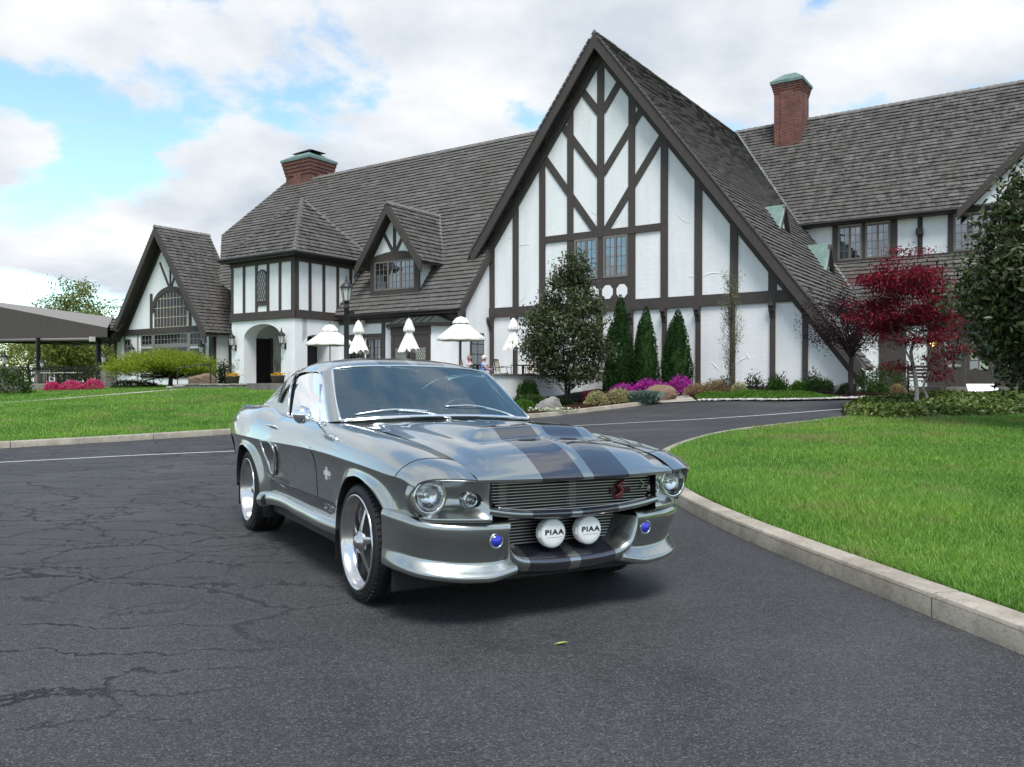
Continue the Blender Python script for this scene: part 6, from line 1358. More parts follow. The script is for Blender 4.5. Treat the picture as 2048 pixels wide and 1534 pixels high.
def gp(px, Y): return ((px-1024)/1640*Y, Y)
shrub("boxwood", *gp(1056, 29.6), .46, .44, .82, 'box', .055, 5200, 71, "round clipped green boxwood against the white patio wall")
shrub("juniper", *gp(1062, 28.0), .75, .55, .42, 'green', .07, 3200, 72, "dark low juniper below the round boxwood"); shrub("juniper", *gp(1112, 28.6), .62, .45, .30, 'dark', .07, 2200, 73, "flat dark juniper behind the grey rock")
shrub("spurge", *gp(1048, 27.0), .42, .36, .34, 'cover', .06, 2600, 74, "bright green fine-leaved plant just left of the grey rock")
shrub("azalea", *gp(1248, 30.3), .62, .45, .50, 'green', .055, 3000, 75, "left magenta azalea beneath the tallest arborvitae", "azalea", "magenta azaleas", flower='magenta'); shrub("azalea", *gp(1298, 30.4), .72, .5, .60, 'green', .055, 3800, 76, "magenta azalea behind the brown boulder", "azalea", "magenta azaleas", flower='magenta'); shrub("azalea", *gp(1360, 30.6), .56, .45, .60, 'green', .055, 3200, 77, "right magenta azalea beneath the right-hand arborvitae", "azalea", "magenta azaleas", flower='magenta')
shrub("variegated_shrub", *gp(1193, 28.0), .40, .36, .46, 'cream', .06, 2300, 78, "left cream variegated shrub beside the bed kerb", "shrub", "cream variegated shrubs"); shrub("variegated_shrub", *gp(1238, 28.4), .52, .40, .50, 'cream', .06, 2900, 79, "right cream variegated shrub beside the blue grass tuft", "shrub", "cream variegated shrubs")
shrub("small_azalea", *gp(1176, 29.6), .30, .25, .34, 'straw', .05, 700, 80, "small fading pink azalea behind the cream shrubs", "azalea", flower='pink')
shrub("straw_shrub", *gp(1395, 29.6), .50, .35, .40, 'straw', .055, 1800, 81, "straw-coloured shrub right of the magenta azaleas", "shrub", "straw shrubs"); shrub("straw_shrub", *gp(1432, 29.4), .55, .40, .48, 'straw', .055, 2300, 82, "larger straw-coloured shrub left of the columnar tree", "shrub", "straw shrubs"); shrub("pale_shrub", *gp(1478, 28.6), .28, .25, .40, 'cream', .05, 1000, 83, "small pale yellow shrub at the foot of the columnar tree")
for i, (px_, Y, rx, h, lf, n, lab) in enumerate([(1452,30.4,.38,.62,'dark',500,"open dark shrub left of the columnar tree's foot"),(1508,30.0,.42,.70,'dark',620,"open dark shrub right of the columnar tree"),(1556,29.6,.48,.62,'dark',800,"dark-leaved shrub below the corbelled wall post"),(1625,28.6,.45,.72,'dark',620,"open dark shrub near the gable's right corner"),(1552,28.8,.36,.42,'box',1700,"rounded bright green shrub below the dark-leaved one"),(1598,28.0,.34,.34,'cover',1500,"low yellow-green shrub in the middle of the right bed"),(1638,27.4,.55,.46,'box',2600,"broad dark green mound at the right bed's end"),(1694,26.9,.30,.30,'green',900,"small shrub left of the purple tree's trunk"),(1725,27.0,.42,.62,'green',900,"pale-tipped andromeda right of the purple tree's trunk"),(1770,28.0,.85,.85,'green',3000,"tall laurel hedge shrub behind the crimson maple"),(1755,26.2,.36,.36,'box',1500,"low spiky green shrub before the laurel"),(1795,26.2,.26,.28,'straw',700,"small olive shrub left of the maple trunk")]):
    shrub("border_shrub", *gp(px_, Y), rx, rx*.8, h, lf, .075 if lf == 'dark' else .06, n, 90+i, lab, group="border shrubs under the gable", shell=.35 if lf == 'dark' else .65)
def tuft(name, x, y, n, h, w, leaf, seed, label):
    rs = np.random.RandomState(seed); o = plant(name, x, y, label, "grass tuft", None, .1); a = rs.uniform(0, 6.28, n); r = rs.rand(n)**.7; C = np.stack([r*w*np.cos(a)*.8, r*w*.6*np.sin(a), h*.4*np.ones(n)], 1); leaves("foliage", C, h, LM[leaf], o, rs, .05, .0, np.stack([np.cos(a)*.9*r, np.sin(a)*.9*r, np.full(n, 1.1)], 1)); return o
tuft("blue_fescue", *gp(1290, 28.2), 2600, .42, .62, 'fescue', 111, "blue-grey fescue grass at the end of the bed kerb"); tuft("blue_fescue_small", *gp(1160, 29.8), 700, .35, .4, 'fescue', 112, "thin blue-grey grass behind the magnolia trunk")
for i, (px_, Y, r, lab) in enumerate(((104, 41.5, .45, "left pink azalea before the terrace railing"), (143, 41.6, .56, "middle pink azalea before the terrace railing"), (186, 41.8, .60, "right pink azalea beside the stone pier"))): shrub("pink_azalea", *gp(px_, Y), r, .4, .44+.05*i, 'green', .06, 1900, 120+i, lab, "azalea", "pink azaleas", flower='pink')
shrub("low_hedge", *gp(262, 45.5), 1.7, .6, .38, 'dark', .09, 2600, 125, "dark low hedge between the pink azaleas and the lime maple", "hedge"); shrub("laurel", *gp(12, 38.5), 1.3, .9, 1.25, 'green', .11, 3000, 126, "green laurel bush cut by the left edge", "shrub"); shrub("laurel", *gp(447, 41.8), .45, .45, 1.35, 'dark', .12, 1100, 127, "loose dark shrub beside the left flower pot", "shrub", shell=.3)
# --- bed of bright ground cover along the walkway, ivy bed on the right
def cover(name, poly, n, size, leaf, hgt, off, seed, label, cat, aspect=.5, lump=.0):
    rs = np.random.RandomState(seed); poly = np.array(poly); lo, hi = poly.min(0), poly.max(0); x = rs.uniform(lo[0], hi[0], n*6); y = rs.uniform(lo[1], hi[1], n*6); k = in_poly(poly, x, y); x, y = x[k][:n], y[k][:n]; m = len(x)
    # lower towards the rim
    d = np.full(m, 9.); 
    for a, b in zip(poly, np.roll(poly, -1, axis=0)): ab = b-a; t = np.clip(((x-a[0])*ab[0]+(y-a[1])*ab[1])/(ab@ab), 0, 1); d = np.minimum(d, np.hypot(x-a[0]-t*ab[0], y-a[1]-t*ab[1]))
    z = T(x, y) + off + hgt*np.minimum(1, .25 + d/.5)*(.55+.45*rs.rand(m))*(1 + lump*patchy(x, y, 2.2, seed)); return setp(leaves(name, np.stack([x, y, z], 1), size, LM[leaf], None, rs, aspect, .6), label=label, cat=cat, kind="stuff")
cover("ground_cover", [(6.35,27.95),(7.1,27.0),(8.4,25.75),(9.4,25.35),(10.2,25.4),(9.9,26.5),(8.6,27.6),(7.4,28.8),(6.5,29.2)], 16000, .07, 'cover', .16, .05, 131, "bright green ground cover edging the drive below the gable", "ground cover", .3, .4)
cover("ivy", [(8.0,19.5),(9.0,22.2),(10.4,23.5),(12.8,24.0),(19,24.0),(19,19.6),(11.7,18.9),(10.4,18.55),(8.6,18.1)], 42000, .10, 'ivy', .22, .08, 132, "glossy ivy bed with yellow-green tips between lawn and doors", "ivy", .8, .35)
# --- far spring trees beyond the canopy
for i, (px_, Y, H, W, lab) in enumerate([(148, 92, 12.2, 9.5, "round yellow-green tree rising above the canopy"), (60, 80, 7.6, 6.0, "thin pale spring tree left of the first canopy post"), (118, 75, 6.6, 5.5, "yellow-green tree seen between the canopy posts"), (170, 78, 6.6, 5.5, "dense spring tree behind the terrace railing"), (215, 82, 7.0, 5.5, "spring tree seen between canopy post and clubhouse corner"), (20, 95, 7.0, 6.0, "pale hazy tree at the far left under the canopy"), (-30, 90, 7.5, 6.0, "far tree just outside the left edge")][:6]):
    broad_tree("spring_tree", *gp(px_, Y), lab, [(.8,W*.25),(2.0,W*.42),(H*.5,W*.5),(H*.75,W*.40),(H*.92,W*.22),(H,.2)], 1.2, (70 if i else 130), (60 if i else 110) if i not in (1, 5) else 26, .62, 'spring', .34, BARK, .16, 140+i, shell=.3, flat=.7, twigs=40, group="spring trees beyond the terrace")
# ================================================================ TERRACES, FURNITURE, LAMPS, PEOPLE, ROCKS
STONEM = concrete_mat("terrace_cap_stone", (.16, .15, .14), (.24, .225, .21)); CANVAS = plain("white_canvas", (.80, .79, .75), .85, 0, .2, var=.05, vscale=5); AWN = plain("taupe_awning_canvas", (.085, .074, .068), .9, 0, .15, var=.08, vscale=2)
POLEM = plain("bronze_pole", (.05, .045, .04), .5, .5); LAMPGREY = plain("slate_lamp_post_paint", (.035, .037, .045), .42, .2); POTM = plain("brown_planter", (.10, .085, .075), .7, var=.15)
SLING = plain("beige_sling_fabric", (.50, .47, .41), .8); ROCKA = concrete_mat("grey_fieldstone", (.20, .19, .18), (.34, .33, .31), (.12, .11, .10)); ROCKB = concrete_mat("brown_fieldstone", (.17, .11, .075), (.30, .21, .15), (.09, .065, .05)); STONEW = concrete_mat("rough_wall_stone", (.22, .20, .18), (.38, .36, .33), (.10, .09, .08))
SKIN = plain("sunburnt_skin", (.56, .25, .19), .6)
# --- patio
b = MB(); pz, cz_ = 1.15, 1.50
patio = empty("patio_terrace", bw(-4, -5, .3), BANG, "raised patio with white retaining wall and dark coping before the gable", "terrace")
def pl_(name, x0, x1, y0, y1, z0, z1, mat): return MB().box(x0+4, x1+4, y0+5, y1+5, z0-.3, z1-.3).build(name, mat, patio)
pl_("floor", -13.6, -.15, -7.7, -.02, .1, pz, STONEM); pl_("retaining_wall", -.15, .10, -7.95, -.02, .0, cz_-.06, PLASTER); pl_("retaining_wall", -9.5, -.16, -7.95, -7.7, .0, cz_-.06, PLASTER)
for i in range(8): pl_("coping_stone", -.20, .16, -8.0+i*.995, -8.0+(i+1)*.995-.012, cz_-.058, cz_, STONEM)
for i in range(9): pl_("coping_stone", -9.5+i*1.03, -9.5+(i+1)*1.03-.012, -8.02, -7.66, cz_-.058, cz_, STONEM)
# --- parasols
def parasol_open(x, y, z0, zr, zt, r, label, rot=0.0):
    o = empty("parasol", (x, y, z0), rot, label, "umbrella", "open white parasols"); MB().tube([(0, 0, 0), (0, 0, zt-z0)], .024, 10).build("pole", POLEM, o, True); MB().lathe([(.24, 0), (.25, .05), (.05, .09), (.04, .25)], 20).build("base", POLEM, o, True)
    n = 48; rows = []
    for t in np.linspace(0.12, 1, 9):
        row = []
        for j in range(n + 1):
            a = 6.2832*j/n; lobe = abs(math.cos(a*4)); rr = r*t*(1 - .05*(1-lobe)*t); z = (zt-z0) - .12 - (zt-zr-.12)*t**1.05 + .05*t*t*(1-lobe) * -1 + .07*t**2*(1-abs(math.cos(a*4))); row.append((rr*math.cos(a), rr*math.sin(a), z))
        rows.append(row)
    G = np.array(rows); skirt = G[-1] + np.array([0, 0, -.09]); skirt[:, :2] *= .985; G = np.concatenate([G, skirt[None]]); MB().grid(G).build("canopy", CANVAS, o, True)
    rows = []
    for t, z in ((.02, .0), (.20, -.06), (.33, -.20), (.345, -.27)):
        rows.append([(r*t*math.cos(6.2832*j/n), r*t*math.sin(6.2832*j/n), (zt-z0) - .02 + z - (.03*(1-abs(math.cos(6.2832*j/n*4))) if t > .3 else 0)) for j in range(n + 1)])
    MB().grid(np.array(rows)).build("vent_cap", CANVAS, o, True); MB().lathe([(.0005, .09), (.03, .06), (.02, 0)], 10, (0, 0, zt-z0-.02)).build("finial", POLEM, o, True)
    for k in range(8): a = 6.2832*(k+.0)/8; MB().bar((0, 0, zt-z0-.15), (r*.95*math.cos(a), r*.95*math.sin(a), zr-z0+.02), .012, .018).build("rib", POLEM, o)
    return o
def parasol_closed(x, y, z0, zb, zt, label, seed):
    rs = random.Random(seed); o = empty("closed_parasol", (x, y, z0), rs.random()*6, label, "umbrella", "closed white parasols"); MB().tube([(0, 0, 0), (0, 0, zt-z0+.03)], .024, 10).build("pole", POLEM, o, True); MB().lathe([(.24, 0), (.25, .05), (.05, .09), (.04, .25)], 20).build("base", POLEM, o, True); H = zt-zb; rows = []; n = 64
    for t, rr, f in ((0, .03, 0), (.08, .11, .1), (.22, .17, .25), (.36, .215, .45), (.40, .20, .45), (.43, .13, .35), (.47, .14, .4), (.7, .24, .6), (.9, .33, .75), (1.0, .37, .85)):
        rows.append([((rr*(1 + .30*f*math.cos(8*a + 1.2*t)))*math.cos(a), (rr*(1 + .30*f*math.cos(8*a + 1.2*t)))*math.sin(a), (zt-z0) - H*t - (.10*f*math.cos(8*a) if t > .95 else .03*f*math.cos(8*a))) for a in np.linspace(0, 6.28319, n + 1)])
    MB().grid(hermite(np.array(rows), 2)).build("canopy", CANVAS, o, True); MB().lathe([(.0005, .10), (.035, .06), (.02, 0)], 10, (0, 0, zt-z0)).build("finial", POLEM, o, True); return o
zpx = lambda py, Y: CAMH + (763-py)*Y/1640
parasol_open(*gp(660, 34.0), pz, zpx(687, 34), zpx(648, 34), 1.0, "open white parasol left of the lamp post"); parasol_open(*gp(922, 33.0), pz, zpx(677, 33), zpx(632, 33), 1.0, "open white parasol above the two seated men")
parasol_closed(*gp(717, 33.5), pz, zpx(704, 33.5), zpx(641, 33.5), "closed white parasol just right of the lamp post", 1); parasol_closed(*gp(818, 33.5), pz, zpx(701, 33.5), zpx(637, 33.5), "closed white parasol in front of the bay window", 2); parasol_closed(*gp(1027, 32.0), pz, zpx(697, 32), zpx(636, 32), "closed white parasol half hidden by the magnolia", 3)
# --- chairs and tables
def chair(x, y, rot, label, group="sling chairs on the patio"):
    o = empty("patio_chair", (x, y, pz), rot, label, "chair", group)
    for sx in (-.26, .26):
        MB().tube([(sx, -.25, 0), (sx, -.22, .42), (sx, -.20, .64)], .014, 6).build("leg", POLEM, o); MB().tube([(sx, .30, 0), (sx, .24, .42), (sx, .34, .95)], .014, 6).build("back_leg", POLEM, o); MB().tube([(sx, -.24, .64), (sx, .0, .66), (sx, .27, .62)], .015, 6).build("armrest", POLEM, o)
    MB().grid(patch(np.array([[(-.25, -.24, .43), (0, -.24, .41), (.25, -.24, .43)], [(-.25, .02, .40), (0, .02, .37), (.25, .02, .40)], [(-.25, .24, .43), (0, .24, .41), (.25, .24, .43)]]), 3, 3)).build("seat", SLING, o, True)
    MB().grid(patch(np.array([[(-.25, .25, .46), (0, .27, .46), (.25, .25, .46)], [(-.25, .30, .70), (0, .33, .70), (.25, .30, .70)], [(-.25, .34, .94), (0, .36, .94), (.25, .34, .94)]]), 3, 3)).build("backrest", SLING, o, True)
    MB().tube([(-.26, .34, .95), (.26, .34, .95)], .014, 6).build("top_rail", POLEM, o); return o
def table(x, y, r, label):
    o = empty("patio_table", (x, y, pz), 0, label, "table", "round patio tables"); MB().lathe([(.0005, .74), (r-.01, .74), (r, .725), (r-.01, .705), (.0005, .70)], 28).build("table_top", POLEM, o, True); MB().tube([(0, 0, .05), (0, 0, .70)], .05, 10).build("pedestal", POLEM, o, True)
    for k in range(4): MB().bar((0, 0, .10), (r*.6*math.cos(1.57*k), r*.6*math.sin(1.57*k), .02), .05, .03).build("foot", POLEM, o)
    return o
table(*gp(1046, 32.6), .50, "dark round table between the empty sling chairs"); table(*gp(955, 32.6), .45, "dark round table between the two seated men")
chair(*gp(1008, 32.2), 1.25, "empty sling chair left of the dark table"); chair(*gp(1068, 32.8), -1.5, "empty sling chair behind the magnolia, right of the dark table"); chair(*gp(1060, 33.6), -.3, "empty sling chair behind the dark table"); chair(*gp(1190, 33.0), -1.2, "sling chair seen between magnolia and arborvitae")
MC = chair(*gp(938, 32.5), 1.45, "sling chair under the man in the patterned shirt"); chair(*gp(972, 32.5), -1.45, "sling chair under the man in the blue shirt")
# --- the two seated men
def person(x, y, rot, shirt, hairc, label, lean=0.0):
    o = empty("person", (x, y, pz), rot, label, "person", "two men seated on the patio"); me = bpy.data.meshes.new("body"); V = []; E_ = []; Rr = []
    def add(p, r, par=None): V.append(p); Rr.append(r); i = len(V)-1; (E_.append((par, i)) if par is not None else None); return i
    pel = add((0, .08, .50), .15); ab = add((0, .06, .68), .145, pel); ch = add((0, .02-lean*.3, .88), .155, ab); nk0 = add((0, -.01-lean*.5, 1.03), .075, ch); nk = add((0, -.02-lean*.6, 1.10), .058, nk0); jaw = add((0, -.045-lean*.7, 1.165), .072, nk); hd = add((0, -.03-lean*.7, 1.24), .092, jaw); tp = add((0, -.02-lean*.7, 1.30), .066, hd)
    for s in (-1, 1):
        sh = add((s*.17, .0-lean*.4, .99), .070, ch); el = add((s*.25, -.10-lean*.4, .78), .048, sh); wr = add((s*.13, -.33, .77), .032, el); pm = add((s*.11, -.40, .77), .034, wr)
        for k in range(4): f1 = add((s*(.085+.018*k), -.455, .775), .0095, pm); add((s*(.083+.018*k), -.485-.006*(1.5-abs(k-1.5)), .762), .008, f1)
        t1 = add((s*.075, -.40, .785), .010, pm); add((s*.058, -.43, .785), .008, t1)
        hp = add((s*.10, .06, .50), .10, pel); kn = add((s*.13, -.38, .50), .068, hp); an = add((s*.13, -.40, .10), .045, kn); add((s*.13, -.54, .045), .04, an)
    me.from_pydata(V, E_, []); bo = bpy.data.objects.new("body", me); COL.objects.link(bo); md = bo.modifiers.new("skin", 'SKIN'); bo.modifiers.new("sub", 'SUBSURF').levels = 1
    for v, r in zip(me.skin_vertices[0].data, Rr): v.radius = (r, r)
    me.skin_vertices[0].data[0].use_root = True; bpy.context.view_layer.update(); m2 = bpy.data.meshes.new_from_object(bo.evaluated_get(bpy.context.evaluated_depsgraph_get())); bpy.data.objects.remove(bo)
    m2.materials.clear(); [m2.materials.append(q) for q in (SKIN, shirt, plain("trousers_tan" + label[-3:], (.22, .19, .15), .8))]
    for p in m2.polygons:
        c = p.center; p.material_index = 0 if (c.z > 1.05 or (c.y < -.30 and c.z > .68) or abs(c.x) > .235) else (1 if c.z > .56 else 2); p.use_smooth = True
    body = link_mesh("body", m2, None, o); f = MB(); hy = -.03-lean*.7
    f.lathe([(.0005, .105), (.04, .098), (.075, .07), (.096, .025), (.100, -.02), (.09, -.06)], 20, (0, hy+.012, 1.245)); hair = MB(); [hair.v.append(v) for v in f.v]; hair.f = [q for q in f.f if not all(f.v[i][1] < hy-.03 and f.v[i][2] < 1.31 for i in q)]; hair.m = [0]*len(hair.f); hair.build("hair", hairc, o, True)
    MB().lathe([(.0005, .03), (.012, .012), (.016, -.012), (.0005, -.02)], 8, (0, hy-.098, 1.215)).build("nose", SKIN, o, True)
    for s in (-1, 1): MB().lathe([(.0005, .02), (.02, .01), (.022, -.015), (.0005, -.03)], 8, (s*.095, hy, 1.225)).build("ear", SKIN, o, True); MB().lathe([(.0005, .008), (.011, 0), (.0005, -.008)], 8, (s*.034, hy-.082, 1.245)).build("eye", INKBLACK, o, True)
    MB().box(-.028, .028, hy-.098, hy-.085, 1.166, 1.174).build("mouth", plain("lip_" + label[:5], (.35, .12, .10), .6) if False else SKIN, o); return o
person(*gp(942, 32.5), -1.7, plain("patterned_grey_shirt", (.45, .46, .46), .8, var=.6, vscale=45), plain("short_grey_hair", (.30, .22, .20), .8), "balding man in a patterned shirt sitting on the left, facing right", .06); person(*gp(967, 32.4), 1.75, plain("light_blue_shirt", (.28, .42, .78), .8), plain("white_hair", (.62, .58, .56), .8), "white-haired man in a light blue shirt sitting on the right")
for o in [o for o in bpy.data.objects if o.name.startswith("person")]: o.location.z = pz - .22
# --- lantern heads, lamp post, wall lanterns
def lantern(o, s, mat, z0=0.0, x=0.0, y=0.0):
    c = (x, y, z0); MB().lathe([(.05*s, 0), (.10*s, .03*s), (.105*s, .06*s)], 6, c).build("lantern_base", mat, o)
    MB().lathe([(.10*s, .06*s), (.175*s, .46*s)], 6, c).build("lantern_glass", LAMPGLASS, o); MB().lathe([(.20*s, .45*s), (.21*s, .48*s), (.17*s, .55*s), (.10*s, .62*s), (.045*s, .66*s), (.06*s, .70*s), (.025*s, .75*s), (.03*s, .80*s), (.0005, .90*s)], 18, c).build("lantern_roof", mat, o, True)
    for k in range(6): a = 6.2832*k/6; MB().bar((x+.103*s*math.cos(a), y+.103*s*math.sin(a), z0+.06*s), (x+.18*s*math.cos(a), y+.18*s*math.sin(a), z0+.47*s), .018*s, .018*s).build("lantern_bar", mat, o)
x, y = gp(693, 30.0); lp = empty("lamp_post", (x, y, T1(x, y)), 0, "tall dark lamp post with frosted lantern rising behind the car roof", "lamp post"); zt_ = zpx(605, 30) - T1(x, y)
MB().lathe([(.20, 0), (.20, .12), (.15, .2), (.13, .5), (.105, .6), (.095, .62), (.09, zt_-.25), (.12, zt_-.22), (.10, zt_-.12), (.075, zt_-.02), (.12, zt_)], 18).build("post", LAMPGREY, lp, True); lantern(lp, 1.15, LAMPGREY, zt_)
MB().box(.10, .28, -.05, .05, zt_-.45, zt_-.33).build("camera_box", BLACKIRON, lp)
def wall_lantern(u, v, z, label):
    p = bw(u, v, z); o = empty("wall_lantern", p, BANG, label, "wall lamp", "black wall lanterns"); MB().box(-.05, .05, -.04, .0, -.28, .02).build("back_plate", BLACKIRON, o); MB().tube(curve([(0, -.03, -.18), (0, -.16, -.24), (0, -.26, -.14), (0, -.26, -.06)], 5), .016, 6).build("bracket", BLACKIRON, o, True); lantern(o, .92, BLACKIRON, -.06, 0, -.26)
wall_lantern(-18.15, tv0, 3.05, "black wall lantern left of the porch arch"); wall_lantern(-14.40, tv0, 3.05, "black wall lantern right of the porch arch"); wall_lantern(-26.95, DVF, 3.0, "black wall lantern on the cross gable's right corner"); wall_lantern(-34.45, DVF, 3.0, "black wall lantern left of the cross gable windows")
# --- planters
def planter(px_, Y, label, seed):
    x, y = gp(px_, Y); z = zpx(777, Y); o = empty("planter", (x, y, z), 0, label, "planter", "planters by the porch"); MB().lathe([(.0005, 0), (.21, 0), (.24, .02), (.31, .56), (.33, .57), (.33, .62), (.29, .62), (.28, .54), (.0005, .53)], 28).build("pot", POTM, o, True); rs = np.random.RandomState(seed)
    leaves("flowers", rs.normal(size=(260, 3))*np.array([.15, .15, .045]) + np.array([0, 0, .66]), .07, LM['yellow'], o, rs, .9, .5, kind='stuff'); tb = MB(); P = []
    for i in range(9): e = np.array([rs.normal()*.13, rs.normal()*.13, rs.uniform(.95, 1.45)]); pts = limb(tb, (0, 0, .55), e, .010, .003, rs, .05, 4, 6); P += pts[3:]
    tb.build("stems", BARK, o, True); leaves("foliage", clump_points(rs, np.array(P), 12, .07), .06, LM['green'], o, rs)
planter(466, 39.8, "brown flower pot with yellow pansies left of the porch arch", 1); planter(556, 38.3, "brown flower pot with yellow pansies right of the porch arch", 2)
# --- rocks
def rock(name, x, y, rx, ry, h, mat, seed, label, dz=.08):
    bm = bmesh.new(); bmesh.ops.create_icosphere(bm, subdivisions=4, radius=1); rs = np.random.RandomState(seed); pl = rs.normal(size=(14, 3)); pl /= np.linalg.norm(pl, axis=1)[:, None]; off = rs.uniform(.62, .92, 14); ph = rs.uniform(0, 6, 9)
    for v in bm.verts:
        p = np.array(v.co)
        for n_, d in zip(pl, off):
            k = p @ n_
            if k > d: p = p - n_*(k-d)*.92
        p = p*(1 + .03*math.sin(7*p[0]+ph[0])*math.sin(6*p[1]+ph[1]) + .025*math.sin(15*p[2]+9*p[0]+ph[2]) + .012*math.sin(31*p[0]+ph[3])*math.sin(29*p[1]+23*p[2]+ph[4])); v.co = (p[0]*rx, p[1]*ry, p[2]*h + (.02 if p[2] > -.3 else 0))
    me = bpy.data.meshes.new(name); bm.to_mesh(me); bm.free(); o = link_mesh(name, me, mat); o.location = (x, y, T1(x, y) + dz + h*.25); setp(o, label, "rock"); return auto_smooth(o, 40)
rock("rock", *gp(1098, 26.6), .52, .40, .38, ROCKA, 1, "angular grey rock in the mulch bed by the kerb"); rock("rock", *gp(1322, 29.3), .62, .42, .38, ROCKB, 3, "brown boulder between the magenta azaleas"); rock("rock", *gp(402, 41.2), .78, .5, .50, ROCKB, 5, "brown boulder under the handrail by the lime maple", .25); rock("rock", *gp(362, 40.0), .36, .3, .22, ROCKA, 7, "small pale rock beside the handrail's foot", .1); rock("rock", *gp(338, 39.9), .25, .2, .14, ROCKA, 8, "smallest pale rock left of the handrail", .08); rock("rock", *gp(1678, 27.2), .26, .2, .2, ROCKA, 9, "pale flat rock at the right end of the gable bed", .1)
# white pansies by the grey rock
rs = np.random.RandomState(5); xx, yy_ = gp(1100, 25.9); po = plant("pansies", xx, yy_, "small white and yellow pansies at the foot of the grey rock", "flowers", None, .12); leaves("blossom", np.stack([rs.normal(size=160)*.38, rs.normal(size=160)*.08, rs.uniform(.03, .14, 160)], 1), .06, LM['white'], po, rs, .9, .6); leaves("foliage", np.stack([rs.normal(size=200)*.38, rs.normal(size=200)*.08, rs.uniform(.0, .09, 200)], 1), .05, LM['cover'], po, rs)
# --- handrail and stone edging by the left steps
hx, hy_ = gp(355, 40.2); h0 = T1(hx, hy_); o = empty("handrail", (hx, hy_, h0), 0, "dark green metal handrail beside the lime maple", "handrail"); ex_, ey_ = gp(421, 41.0); z1 = zpx(729, 41)-h0; z0_ = zpx(737, 40.2)-h0
MB().tube([(-.12, 0, z0_), (0, 0, z0_), (ex_-hx-.5, ey_-hy_, z1), (ex_-hx, ey_-hy_, z1)], .028, 8).build("rail", plain("dark_green_metal", (.015, .03, .025), .4, .4), o, True); MB().tube([(0, 0, -.05), (0, 0, z0_)], .026, 8).build("post", MATS["dark_green_metal"], o); MB().tube([(ex_-hx, ey_-hy_, -.1), (ex_-hx, ey_-hy_, z1)], .026, 8).build("post", MATS["dark_green_metal"], o)
ew = empty("stone_edging", (*gp(370, 40.3), T1(*gp(370, 40.3))), 0, "low pale stone edging along the lawn below the porch", "wall"); a_, c_ = np.array(gp(370, 40.3)), np.array(gp(545, 37.6)); nst = 14
for i in range(nst):
    p, q2 = a_ + (c_-a_)*i/nst - a_, a_ + (c_-a_)*(i+.98)/nst - a_; MB().bar((p[0], p[1], .16+.012*(i % 3)), (q2[0], q2[1], .16+.012*(i % 3)), .30, .22).build("stone", STONEW, ew)
    MB().bar((p[0], p[1], .30+.012*(i % 3)), (q2[0], q2[1], .30+.012*(i % 3)), .40, .055).build("cap_stone", WALKM, ew)
# --- canopy over the left terrace
cn = empty("canopy", bw(-42, 0, 0), BANG, "long taupe fabric canopy on black posts at the far left", "canopy")
def cl(u, v, z): return (u+42, v, z)
A_, B2, C2, D2 = cl(-54, -3, 7.55), cl(-33.4, -3, 4.60), cl(-41.6, 2.0, 5.95), cl(-54, -2.2, 7.65); b = MB(); b.add([A_, B2, cl(-33.4, -3, 4.02), cl(-54, -3, 4.50)], [(0, 1, 2, 3)]); b.build("valance", AWN, cn); MB().add([A_, B2, C2, D2], [(0, 1, 2, 3)]).build("fabric_top", plain("skylit_canvas", (.21, .195, .18), .9, var=.06), cn)  # top coloured paler than the valance, skylight painted into the canvas
MB().add([cl(-33.4, -3, 4.03), cl(-54, -3, 4.5), cl(-54, 5.0, 4.3), cl(-45.0, 5.0, 4.2)], [(0, 1, 2, 3)]).build("underside", AWN, cn); MB().add([cl(-45.0, 5.0, 4.2), cl(-54, 5.0, 4.3), cl(-54, -2.2, 7.64), C2], [(0, 1, 2, 3)]).build("back_valance", AWN, cn)
for i in range(7): u = -35 - i*2.6; MB().bar(cl(u, -2.9, 4.05+.02*i), cl(u-9.0 if u > -45 else u, 4.9 if u > -45 else 2., 4.12+.02*i), .06, .08).build("frame_bar", POLEM, cn)
MB().tube([cl(-34.9, -3.15, 3.92), cl(-49.0, -3.15, 4.25)], .11, 10).build("roll_tube", plain("grey_roll_blind", (.17, .15, .14), .6), cn, True)
for u in (-34.9, -49.0): MB().box(u+42-.09, u+42+.09, -3.3, -3.0, 3.78+(.33 if u < -40 else 0), 4.08+(.33 if u < -40 else 0)).build("roll_bracket", plain("pale_bracket", (.55, .53, .5), .5) if "pale_bracket" not in MATS else MATS["pale_bracket"], cn)
for px_, Y in ((76, 55.5), (197, 54.5)):
    x, y = gp(px_, Y); d = Vector((x, y, 0)) - bw(0, 0); u, v = d.x*.8233 - d.y*.5676, d.x*.5676 + d.y*.8233; MB().box(u+42-.11, u+42+.11, v-.11, v+.11, .4, 4.2).build("post", BLACKIRON, cn)
